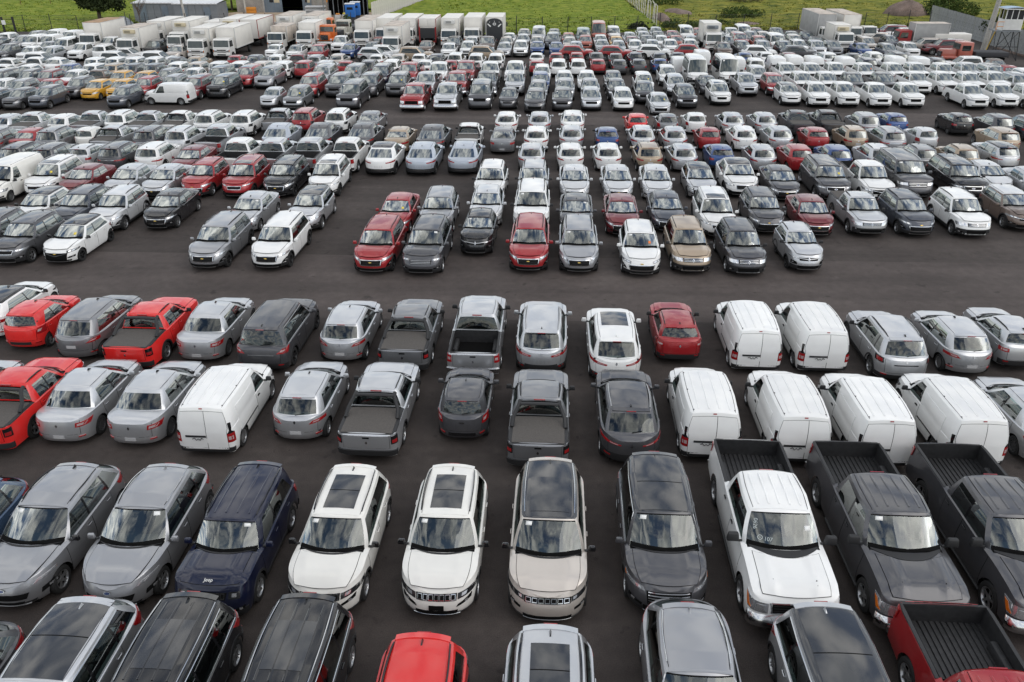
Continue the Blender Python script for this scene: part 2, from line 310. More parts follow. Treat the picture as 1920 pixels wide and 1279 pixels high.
# loose grass tufts: too many to count, one object per field
def tufts(n, fx, seed, mname, hh=.30):
    rnd = random.Random(seed); m = MB(); vs = []; fs = []
    for k in range(n):
        x, y = fx(rnd); h = hh*(.5+rnd.random()); a = rnd.random()*PI; w = .10+.18*rnd.random()
        for q in range(3):
            t = a+q*PI/3; dx_, dy_ = math.cos(t)*w, math.sin(t)*w; lx, ly = (rnd.random()-.5)*.2, (rnd.random()-.5)*.2; o = len(vs)
            vs += [(x-dx_, y-dy_, 0), (x+dx_, y+dy_, 0), (x+lx, y+ly, h+.12)]; fs.append((o, o+1, o+2))
    m.add(vs, fs, mname); return tag(link('grass_tufts', m.mesh('grass_tufts', 0, weld=0)), kind='stuff')
tufts(2500, lambda r: (lambda x: (x, fl_y(x)+.3+(r.random()**1.7)*60))(-14+37*r.random()), 1, 'meadow_green', .14)
tufts(2500, lambda r: (lambda x: (x, fl_y(x)+.3+(r.random()**1.7)*60))(23.5+42*r.random()), 2, 'meadow_olive', .16)
tufts(2500, lambda r: (lambda x: (x, fl_y(x)+.3+(r.random()**1.7)*70))(-100+40*r.random()), 3, 'meadow_green', .14)
tufts(1500, lambda r: (67+30*r.random(), 100+70*r.random()), 4, 'meadow_olive', .2)

# ------------------------------------------------------------------ fences
def wire_fence(pts, label, h=2.3, step=4.0, pm='post_black', wires=(.5, 1.1, 1.7, 2.2), net=None):
    r = empty('wire_fence', (pts[0][0], pts[0][1], 0)); tag(r, label, 'fence'); o0 = Vector((pts[0][0], pts[0][1], 0)); rnd = random.Random(len(label))
    pm_ = MB(); pm_.tube([(0, 0, -.1), (0, 0, h)], .055, pm, n=6); pme = pm_.mesh('post')
    L = 0; P = []
    for (a, b) in zip(pts, pts[1:]):
        A, B = Vector((*a, 0)), Vector((*b, 0)); n = max(1, round((B-A).length/step))
        for k in range(n+(b == pts[-1])): P.append(A.lerp(B, k/n))
    for p in P:
        o = link('post', pme, r, p-o0); o.rotation_euler = ((rnd.random()-.5)*.05, (rnd.random()-.5)*.05, 0); o.scale = (1, 1, .9+.2*rnd.random())
    for z in wires:
        w = MB(); w.tube([p-o0+Vector((0, 0, z)) for p in P], .014, 'wire', n=3, cap=False); link('wire', w.mesh('wire'), r)
    if net:
        w = MB(); k = 0
        for a, b in zip(P, P[1:]):
            n = 14
            for q in range(n):
                for s_ in (1, -1):
                    p0 = a.lerp(b, q/n)-o0; p1 = a.lerp(b, min(1, (q+4)/n))-o0
                    p0.z, p1.z = (.1, h-.15) if s_ > 0 else (h-.15, .1); w.tube([p0, p1], .006, 'wire', n=3, cap=False)
        tag(link('net', w.mesh('net', 0, weld=0), r), kind='stuff')
    return r
wire_fence(FL[1:3], 'black post and wire fence at the lot edge, left of the box trucks', net=1)
wire_fence([(-58, 127), (-40, 126.5), (-24, 126)], 'dark wire fence between the white box trucks and the sandy yard', step=3.2)
wire_fence(FL[3:6], 'black post wire fence in front of the bright green meadow', net=1)
wire_fence(FL[5:8], 'black post wire fence in front of the olive meadow, right side', net=1)
wire_fence([(-125, 166), (-62, 169)], 'rusty thin post fence far back in the left meadow', h=2.2, step=5.5, pm='post_rust', wires=(.8, 1.6))
# leaning white concrete posts running back into the meadow
r = empty('concrete_post_fence', (22.4, 131, 0)); tag(r, 'row of pale concrete posts with bent tops running back through the meadow', 'fence')
pm_ = MB(); pm_.tube([(0, 0, -.2), (0, 0, 2.9), (-.35, 0, 3.3)], .095, 'post_white', n=5, r2=.07); pme = pm_.mesh('post'); rnd = random.Random(4)
for k in range(24):
    o = link('post', pme, r, (.2*k*.35+rnd.random()*.15, k*2.6, 0)); o.rotation_euler = ((rnd.random()-.5)*.06, (rnd.random()-.5)*.08, 0)
for z in (.8, 1.6, 2.4):
    w = MB(); w.tube([(.2*k*.35, k*2.6, z) for k in range(24)], .02, 'wire', n=3, cap=False); link('wire', w.mesh('wire'), r)
def corrugated_wall(p0, p1, h, mname, label, pan=1.0, posts=None, name='sheet_wall', h1=None):
    A, B = Vector((*p0, 0)), Vector((*p1, 0)); d = B-A; L = d.length; d.normalize(); nrm = Vector((d.y, -d.x, 0)); n = round(L/pan); r = empty(name, A); tag(r, label, 'wall')
    ms = {}
    for k in range(n):
        hk = round(h+(h1-h)*k/n if h1 else h, 1)
        if hk not in ms:
            m = MB(); q = 10; row = [(d*(pan*(i+.04)/q*.985)+nrm*(.035 if i % 2 else 0)) for i in range(q+1)]
            m.grid([[p+Vector((0, 0, -.1)) for p in row], [p+Vector((0, 0, hk)) for p in row]], mname); m.grid([[p-nrm*.02+Vector((0, 0, hk)) for p in row], [p-nrm*.02+Vector((0, 0, -.1)) for p in row]], mname); ms[hk] = m.mesh('panel', 20)
        o = link('panel', ms[hk], r, d*(pan*k)); o.location += nrm*(.012*(k % 3)); o.location.z = .05*noise.noise(Vector((k*.7, 0, 3)))
    return r
corrugated_wall((66.4, 134.5), (61.2, 96), 2.8, 'sheet_metal', 'long grey corrugated metal wall behind the guard tower', 1.2)
corrugated_wall((-23.4, 141.5), (-18.6, 180), 2.6, 'post_white', 'whitish weathered panel wall beside the green meadow', 1.3)
m = MB(); m.box((0, 0, .1), (.35, 62, .22), 'earth', bev=.03); o = tag(link('low_kerb', m.mesh('low_kerb'), None, (59.9, 76, 0), math.radians(-4)), 'low brownish kerb along the foot of the grey metal wall', 'kerb')

# ------------------------------------------------------------------ plants
def crown_mesh(lobes, n, leaf, mname, seed, name='crown'):
    rnd = random.Random(seed); m = MB(); vs = []; fs = []
    tot = sum(l_[3]*l_[4]*l_[5] for l_ in lobes)
    for (cx, cy, cz, rx, ry, rz) in lobes:
        for k in range(int(n*rx*ry*rz/tot)):
            while True:
                p = Vector((rnd.uniform(-1, 1), rnd.uniform(-1, 1), rnd.uniform(-1, 1)))
                if .35 < p.length < 1: break
            p = p*(1+.25*noise.noise(p*2.2+Vector((cx, cy, cz)))); q = Vector((cx+p.x*rx, cy+p.y*ry, cz+p.z*rz))
            if noise.noise(q*.9) < -.28: continue
            nn = Vector((rnd.gauss(0, 1), rnd.gauss(0, 1), rnd.gauss(.3, 1))).normalized(); a = nn.orthogonal().normalized()*leaf*(.6+.8*rnd.random()); b = nn.cross(a).normalized()*a.length*.7; o = len(vs)
            vs += [q-a, q-b*.9, q+a, q+b]; fs.append((o, o+1, o+2, o+3))
    m.add(vs, fs, mname); return m.mesh(name, 0, weld=0)
def tree(x, y, lobes, n, leaf, mname, seed, label, trunk=.35, th=3.0, cat='tree', name='tree'):
    r = empty(name, (x, y, 0)); tag(r, label, cat)
    link('crown', crown_mesh(lobes, n, leaf, mname, seed), r)
    m = MB(); m.tube([(0, 0, -.1), (.05, 0, th*.5), (0, .1, th)], trunk, 'bark', n=8, r2=trunk*.6)
    for l_ in lobes[:6]: m.tube([(0, .05, th*.8), (l_[0]*.5, l_[1]*.5, (th+l_[2])/2), (l_[0]*.9, l_[1]*.9, l_[2])], trunk*.42, 'bark', n=5, r2=trunk*.1)
    link('trunk', m.mesh('trunk'), r); return r
tree(-67.0, 137.5, [(0, 0, 5, 2.4, 2.4, 2.0), (-2.2, 0, 4.2, 1.8, 1.8, 1.3), (2.1, .4, 3.9, 2.0, 1.8, 1.8), (.6, -.6, 2.6, 2.4, 1.6, 1.1), (-.4, .8, 6.4, 2.2, 2, 1.8), (3.2, 0, 2.9, 1.4, 1.3, 1.3), (-3.4, 0, 5, 1.3, 1, .9), (1.6, 0, 5.8, 2.2, 2, 1.8), (-1.4, -.4, 3.0, 1.6, 1.3, 1.1)], 17000, .19, 'leaf_dark', 3, 'large dark evergreen tree behind the leftmost box truck')
for k, (x, y, s_, mm, lab) in enumerate(((-57, 163, 1.0, 'leaf_dry', 'tall thin yellowish tree behind the white-roofed sheds'), (-54.5, 160, 1.1, 'leaf_mid', 'green roadside tree behind the right shed'), (-52, 158, 1.2, 'leaf_dark', 'dark tree just left of the block warehouse'))):
    tree(x, y, [(0, 0, 5, 1.8*s_, 1.8*s_, 2.4*s_), (1, .5, 3.4, 1.5*s_, 1.3*s_, 1.5*s_), (-1, 0, 3.6, 1.3*s_, 1.3*s_, 1.4*s_)], 2600, .17, mm, 20+k, lab, .22, 3)
def bush(x, y, lobes, n, mname, seed, label, leaf=.15):
    o = link('shrub', crown_mesh(lobes, n, leaf, mname, seed, 'shrub'), None, (x, y, 0)); return tag(o, label, 'shrub')
bush(74.5, 146, [(-2.5, 0, 1.1, 2.6, 2, 1.5), (.5, .5, 1.8, 3, 2.2, 2.0), (3, -1.0, 1.1, 2.4, 2, 1.3), (-.5, 2, 2.8, 1.6, 1.5, 1.1)], 7000, 'leaf_mid', 31, 'big green bush on the mound above the grey metal wall')
bush(72.8, 144, [(0, 0, .7, 1.8, 1.5, 1.0)], 1400, 'leaf_mid', 32, 'green shrub between the earth mound and the wall end')
bush(64.8, 113, [(0, 0, 2.1, 1.8, 1.5, 1.1), (1.5, 1, 1.8, 1.6, 1.2, .9), (-.6, -3, 1.6, 1.4, 1.6, .8)], 2400, 'leaf_dark', 34, 'dark bush behind the metal wall near the tall pole')
bush(25, 128.5, [(0, 0, .5, 2.4, 1, .75), (2.6, .3, .4, 1.6, .9, .6)], 1700, 'leaf_mid', 35, 'green shrub at the fence corner by the white concrete posts')
bush(19.5, 126.5, [(0, 0, .45, 2.2, .8, .7)], 1300, 'leaf_dark', 36, 'dark green shrub with a white scrap, at the meadow fence')
bush(33, 133, [(0, 0, .3, 2.4, 1.2, .5)], 1000, 'leaf_mid', 37, 'low green shrub behind the fence near the lone box truck')
bush(38, 143, [(0, 0, .8, 3.2, 2, 1.1), (3, 1, .6, 2, 1.6, .8)], 2400, 'leaf_mid', 38, 'spreading green shrub on the olive meadow above the lone truck')
bush(29.5, 166, [(0, 0, 1.2, 4, 3, 1.6)], 2400, 'leaf_mid', 39, 'large green shrub beside the grey earth heap')
bush(47, 172, [(0, 0, .8, 4, 3, 1.2)], 1600, 'leaf_dry', 40, 'pale olive shrub far back on the meadow')
bush(-24.9, 127.4, [(0, 0, .9, .7, .7, 1.1)], 500, 'leaf_mid', 41, 'small green bush between the old white truck and a box truck')
# bare tree in front of the sheds
r = empty('bare_tree', (-58.6, 133, 0)); tag(r, 'thin leafless tree in front of the left white-roofed shed', 'tree'); rnd = random.Random(11); tm = MB()
tm.tube([(0, 0, -.1), (.1, 0, 1.6), (-.2, 0, 3.0)], .12, 'bark', n=6, r2=.07); link('trunk', tm.mesh('trunk'), r)
tm = MB()
for k in range(16):
    z = 1.2+rnd.random()*2; a = rnd.random()*6.3; l_ = 1+rnd.random()*1.6; p = Vector((0, 0, z)); q = p+Vector((math.cos(a)*l_*.5, math.sin(a)*l_*.4, l_*.7)); q2 = q+Vector((math.cos(a+.5)*l_*.4, math.sin(a)*.3, l_*.5)); tm.tube([p, q, q2], .035, 'bark', n=4, r2=.01)
    tm.tube([q, q+Vector((rnd.uniform(-.5, .5), rnd.uniform(-.3, .3), .6))], .018, 'bark', n=3, r2=.006)
link('branches', tm.mesh('branches'), r)

# ------------------------------------------------------------------ heaps
def heap(x, y, rx, ry, h, mname, label, seed, cat='earth heap', name='earth_heap'):
    m = MB(); n = 16; rows = []
    for j in range(9):
        t = j/8; r_ = []
        for i in range(n+1):
            a = 2*PI*(i % n)/n; k = math.cos(t*PI/2)**.9*(1+.30*noise.noise(Vector((math.cos(a)*1.5, math.sin(a)*1.5, seed+t)))); z = h*math.sin(t*PI/2)**1.7*(1+.15*noise.noise(Vector((math.cos(a)*2, math.sin(a)*2+t*3, seed)))); r_.append(Vector((math.cos(a)*rx*k, math.sin(a)*ry*k, z-.1)))
        rows.append(r_)
    m.grid(rows, mname); return tag(link(name, m.mesh(name, 0), None, (x, y, 0)), label, cat)
heap(68.5, 147.5, 3.8, 4, 2.5, 'earth', 'brown bare earth mound left of the big bush', 2)
heap(29.5, 152, 2.6, 6, .7, 'earth', 'grey brown rubble heap right of the white concrete posts', 4)
heap(24.8, 141, 1.6, 5, 1.1, 'earth', 'low brown heap just behind the concrete post fence', 6)
heap(-59.5, 128.8, 1.9, 1.9, 1.7, 'metal_grey', 'dark grey gravel pile right of the big tree', 8, 'gravel pile', 'gravel_pile')
heap(37.5, 134, 2.4, 2.6, .45, 'earth', 'low pinkish soil patch behind the lone box truck', 9)

# ------------------------------------------------------------------ poles
def pole(x, y, h, r0, label, lean=(0, 0)):
    r = empty('utility_pole', (x, y, 0)); tag(r, label, 'pole'); m = MB(); m.tube([(0, 0, -.2), (lean[0]*.5, lean[1]*.5, h/2), (lean[0], lean[1], h)], r0, 'concrete', n=10, r2=r0*.62); link('shaft', m.mesh('shaft'), r)
    m = MB(); m.box((lean[0]*.96, lean[1]*.96, h-.5), (1.8, .1, .12), 'metal_grey'); link('cross_arm', m.mesh('cross_arm'), r); return r
pole(57.3, 101.2, 11, .34, 'tall pale concrete pole beside the guard tower', (.9, 0.3))
pole(-49.6, 128.6, 10, .2, 'thin concrete pole in front of the right white-roofed shed', (-.7, .3))

# ------------------------------------------------------------------ sheds, warehouse and yard things on the left
def shed(x, y, w, d, h, label, wall='metal_grey'):
    r = empty('shed', (x, y, 0)); tag(r, label, 'shed'); n = max(4, round(w/1.1)); pm_ = MB(); pm_.box((0, 0, h/2), (w/n*.96, .05, h), wall); pme = pm_.mesh('wall_panel')
    for k in range(n): link('wall_panel', pme, r, (-w/2+w*(k+.5)/n, -d/2, 0))
    m = MB(); m.box((w/2, 0, h/2), (.06, d, h), wall); m.box((-w/2, 0, h/2), (.06, d, h), wall); m.box((0, d/2, h/2), (w, .06, h), wall); link('wall', m.mesh('wall'), r)
    m = MB(); m.grid([[Vector((x_, -d/2-.25, h+.03+(.03 if i % 2 else 0))) for i, x_ in enumerate([(-w/2-.2)+(w+.4)*q/24 for q in range(25)])], [Vector((x_, d/2+.25, h+.38+(.03 if i % 2 else 0))) for i, x_ in enumerate([(-w/2-.2)+(w+.4)*q/24 for q in range(25)])]], 'white_roof'); m.box((0, -d/2-.24, h-.02), (w+.4, .05, .09), 'white_roof'); link('roof', m.mesh('roof', 20), r)
    for k in (-1, 1):
        m = MB(); m.box((k*w*.27, -d/2-.05, h*.45), (w*.16, .04, h*.75), 'metal_door'); link('door', m.mesh('door'), r)
    return r
shed(-57.6, 139.5, 6.6, 5.5, 2.9, 'grey metal shed with white roof, left of the concrete pole')
shed(-55.6, 146.8, 9, 6, 2.9, 'white-roofed shed half hidden behind the other two sheds')
shed(-50.4, 137.8, 6.8, 5, 2.9, 'grey metal shed with white roof, right of the concrete pole')
r = empty('warehouse', (-40, 153, 0)); tag(r, 'concrete block warehouse with grey-blue metal doors around a dark entrance', 'building')
BW = [(-9.4, -8.0, 'block_wall'), (-7.8, -4.6, 'block_wall'), (3.0, 5.2, 'block_wall'), (5.4, 8.4, 'block_wall')]
for a, b, mm in BW:
    m = MB(); m.box(((a+b)/2, 0, 3), (b-a, .4, 6), mm); link('wall', m.mesh('wall'), r)
for x in (-7.9, -4.5, 5.3, 8.5):
    m = MB(); m.box((x, -.06, 3), (.28, .5, 6), 'post_white' if x < -7 else 'concrete'); link('column', m.mesh('column'), r)
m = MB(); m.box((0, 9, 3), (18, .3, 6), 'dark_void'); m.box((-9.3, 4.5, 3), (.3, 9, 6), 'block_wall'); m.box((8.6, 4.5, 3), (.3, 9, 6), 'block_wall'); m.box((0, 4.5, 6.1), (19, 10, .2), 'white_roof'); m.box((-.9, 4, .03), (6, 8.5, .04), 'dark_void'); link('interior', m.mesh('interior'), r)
for a, b, lab in ((-4.35, .05-1.2, 'closed grey-blue metal door leaf left of the dark entrance'), (1.6+.9, 2.9+1.2, None)):
    m = MB(); w = b-a; m.box(((a+b)/2, -.32, 2.6), (w, .08, 5.2), 'metal_door')
    i = link('door', m.mesh('door'), r)
    for q in range(4):
        m = MB(); m.box((a+w*(q+.5)/4, -.37, 2.6), (.06, .03, 5.1), 'metal_grey'); link('rib', m.mesh('rib'), i)
    m = MB(); m.box((a+w*.72, -.38, 1.9), (w*.30, .02, .55), 'fridge_yellow'); link('sign', m.mesh('sign'), i); m = MB(); m.box((a+w*.42, -.38, 1.9), (w*.22, .02, .45), 'lamp_dark'); link('sign', m.mesh('sign'), i)
for x, z0, w, lab in ((-46.5, 0, 1.6, 'orange crate stack left of the warehouse metal door'),):
    m = MB(); [m.box((0, 0, .25+.5*k), (w, .8, .46), 'safety_orange', bev=.03) for k in range(2)]; tag(link('crate_stack', m.mesh('crate_stack'), None, (x, 151.6, 0)), lab, 'crates')
r = empty('sheet_stack', (-34.6, 149.8, 0)); tag(r, 'stack of pale metal sheets in front of the warehouse', 'stack')
for k in range(5):
    m = MB(); m.box((.04*(-1)**k, 0, .2+.26*k), (3.4, 1.6, .2), 'white_roof' if k % 2 == 0 else 'sheet_metal', bev=.02); link('sheet', m.mesh('sheet'), r)
m = MB(); m.box((0, 0, 1.9), (1.9, .06, .9), 'safety_orange'); m.box((-.7, 0, .8), (.1, .08, 1.5), 'bark'); m.box((.7, 0, .8), (.1, .08, 1.5), 'bark')
m.box((-.35, -.05, 2.0), (.28, .03, .28), 'lamp_dark'); m.box((.35, -.05, 2.0), (.7, .03, .14), 'lamp_dark'); tag(link('sign_board', m.mesh('sign_board'), None, (-31.8, 150.5, .4)), 'orange sign board right of the pale sheet stack', 'sign')
m = MB(); m.box((0, 0, .9), (.5, .4, 1.3), 'booth_blue', bev=.06); m.box((0, 0, 1.8), (.4, .35, .5), 'safety_orange', bev=.08); tag(link('equipment', m.mesh('equipment'), None, (-49.2, 146.2, 0)), 'blue machine with orange top at the left corner of the warehouse', 'machine')
# steel frame canopy
r = empty('steel_canopy', (-28.5, 146, 0)); tag(r, 'grey steel canopy with slim posts behind the blue cabins', 'canopy')
for x in (-3.4, -1.7, 0, 1.7, 3.4):
    for y in (-2, 2):
        m = MB(); m.box((0, 0, 1.7), (.12, .12, 3.4), 'metal_grey'); link('post', m.mesh('post'), r, (x, y, 0))
m = MB(); m.box((0, 0, 3.5), (7.4, 4.8, .16), 'metal_grey'); m.box((0, -2.4, 3.2), (7.4, .08, .6), 'sheet_metal'); link('roof', m.mesh('roof'), r)
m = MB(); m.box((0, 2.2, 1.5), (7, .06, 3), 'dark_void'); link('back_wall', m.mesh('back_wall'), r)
for k, (x, y, lab) in enumerate(((-25.6, 134.5, 'blue portable cabin on a dark stand, nearer one'), (-25.3, 137.4, 'blue portable cabin with pale roof, farther one'))):
    r = empty('portable_cabin', (x, y, 0), .1); tag(r, lab, 'cabin', 'blue portable cabins'); m = MB(); m.box((0, 0, 2.0), (1.5, 1.5, 1.9), 'booth_blue', bev=.04); link('body', m.mesh('body'), r)
    m = MB(); m.box((0, 0, 2.99), (1.6, 1.6, .1), 'white_roof', bev=.03); link('roof', m.mesh('roof'), r); m = MB(); m.box((0, -.77, 2.35), (.9, .04, .35), 'lamp_dark'); link('window', m.mesh('window'), r); m = MB(); m.box((0, 0, .5), (1.3, 1.3, 1.0), 'tank_dark'); link('stand', m.mesh('stand'), r)
for k, (x, y, z, mm) in enumerate(((-27.4, 139, 1.0, 'paper_yellow'), (-28.6, 139.2, .9, 'safety_orange'), (-30.4, 140, 1.2, 'paper_yellow'))):
    m = MB(); m.box((0, 0, z/2), (.9, .7, z), 'fridge', bev=.05); m.box((0, 0, z+.12), (.6, .5, .22), mm, bev=.05); tag(link('equipment', m.mesh('equipment'), None, (x, y, 0)), ['grey drum with yellow top beside the blue cabins', 'grey box with orange top left of the blue cabins', 'tall grey box with yellow top under the steel canopy'][k], 'equipment')
# gate at far left
r = empty('gate', (-74.5, 122.9, 0)); tag(r, 'black gate frame with a small white sign, far left edge', 'gate')
for x in (-1.9, .3, 1.9):
    m = MB(); m.box((0, 0, 1.1), (.22, .22, 2.2), 'post_black'); link('post', m.mesh('post'), r, (x, 0, 0))
for z in (1.9, 1.2):
    m = MB(); m.box((0, 0, z), (3.9, .08, .08), 'post_black'); link('rail', m.mesh('rail'), r)
m = MB(); m.box((.55, -.15, 1.45), (.55, .03, .6), 'paper'); link('sign', m.mesh('sign'), r)
for k, (x, y, w) in enumerate(((-88.5, 178, 5), (-80, 180, 3.4), (-73.5, 181, 3))):
    r = empty('farm_shed', (x, y, 0)); tag(r, ['low grey farm shed at the top left edge', 'small pale hut behind the left meadow', 'white low hut left of the dark tree, far back'][k], 'hut'); m = MB(); m.box((0, 0, 1.1), (w, 3, 2.2), 'sheet_metal' if k == 0 else 'concrete'); link('wall', m.mesh('wall'), r); m = MB(); m.box((0, 0, 2.3), (w+.4, 3.4, .15), 'white_roof'); link('roof', m.mesh('roof'), r)
# ------------------------------------------------------------------ guard tower
r = empty('guard_tower', (57.7, 97.8, 0), math.radians(-8)); r.scale = (.84, .84, 1); tag(r, 'white guard tower cabin with dark windows on black steel legs', 'tower')
zb = 3.2
for sx in (-1, 1):
    for sy in (-1, 1):
        m = MB(); m.tube([(sx*1.55, sy*1.35, 0), (sx*1.15, sy*1.0, zb)], .06, 'post_black', n=5); link('leg', m.mesh('leg'), r)
for (a, b) in (((-1.55, -1.35, 0), (1.15, -1.0, zb)), ((1.55, -1.35, 0), (-1.15, -1.0, zb)), ((-1.55, 1.35, 0), (1.15, 1.0, zb)), ((-1.55, -1.35, 0), (-1.15, 1.0, zb)), ((1.55, -1.35, 0), (1.15, 1.0, zb)), ((-1.35, -1.17, 1.5), (1.35, -1.17, 1.5)), ((-3.0, -1.4, 0), (-.2, -1.2, 1.5))):
    m = MB(); m.tube([a, b], .04, 'post_black', n=4); link('brace', m.mesh('brace'), r)
m = MB(); m.box((-.35, 0, zb), (3.4, 2.5, .12), 'metal_grey'); link('platform', m.mesh('platform'), r)
for k in range(8):   # horizontal boards of the lower walls
    z = zb+.12+.145*k; m = MB(); m.box((0, -1.1+.003*(k % 2), z+.07), (2.35, .06, .135), 'tower_white', bev=.01); link('board', m.mesh('board'), r)
m = MB(); m.box((-1.17, 0, zb+.65), (.06, 2.1, 1.2), 'tower_white'); m.box((1.17, 0, zb+.65), (.06, 2.1, 1.2), 'tower_white'); m.box((0, 1.1, zb+.65), (2.35, .06, 1.2), 'tower_white'); link('wall', m.mesh('wall'), r)
for x in (-1.14, -.42, .36, 1.14):
    m = MB(); m.box((x, -1.1, zb+1.75), (.10, .09, 1.05), 'tower_white'); link('window_post', m.mesh('window_post'), r)
for x in (-1.14, 1.14):
    m = MB(); m.box((x, 1.1, zb+1.75), (.10, .09, 1.05), 'tower_white'); m.box((x, 0, zb+1.75), (.08, .09, 1.05), 'tower_white'); link('window_post', m.mesh('window_post'), r)
for x, w in ((-.78, .6), (-.03, .66), (.75, .66)):
    m = MB(); m.box((x, -1.1, zb+1.75), (w, .02, .98), 'roof_glass'); link('window', m.mesh('window'), r)
m = MB(); m.box((-1.14, -.5, zb+1.75), (.02, .9, .98), 'roof_glass'); link('window', m.mesh('window'), r); m = MB(); m.box((0, .9, zb+1.75), (2.1, .02, .98), 'dark_void'); link('back_panel', m.mesh('back_panel'), r)
m = MB(); m.box((0, 0, zb+2.36), (2.9, 2.8, .10), 'tower_white'); m.grid([[Vector((x, -1.4, zb+2.42+.12*(1-(x/1.45)**2))) for x in [-1.45+2.9*q/12 for q in range(13)]], [Vector((x, 1.4, zb+2.42+.12*(1-(x/1.45)**2))) for x in [-1.45+2.9*q/12 for q in range(13)]]], 'tower_blue'); link('roof', m.mesh('roof'), r)
m = MB()
for y in (-1.2, -.9): m.tube([(-2.0+.0, y, zb), (-2.0, y, zb+1.0)], .03, 'safety_orange', n=4)
m.tube([(-2.0, -1.2, zb+1.0), (-1.2, -1.2, zb+1.0)], .03, 'safety_orange', n=4); m.tube([(-2.0, -1.2, zb+.5), (-1.2, -1.2, zb+.5)], .03, 'safety_orange', n=4); link('railing', m.mesh('railing'), r)
m = MB()
for s_ in (-.25, .25): m.tube([(-2.9+s_*.3, -1.2+s_, 0), (-2.0+s_*.3, -1.0+s_, zb)], .035, 'ladder_yellow', n=4)
for k in range(9): m.tube([(-2.9+.9*k/9-.08, -1.45+.02*k, zb*k/9+.15), (-2.9+.9*k/9+.08, -.95+.02*k, zb*k/9+.15)], .025, 'ladder_yellow', n=4)
link('ladder', m.mesh('ladder'), r)
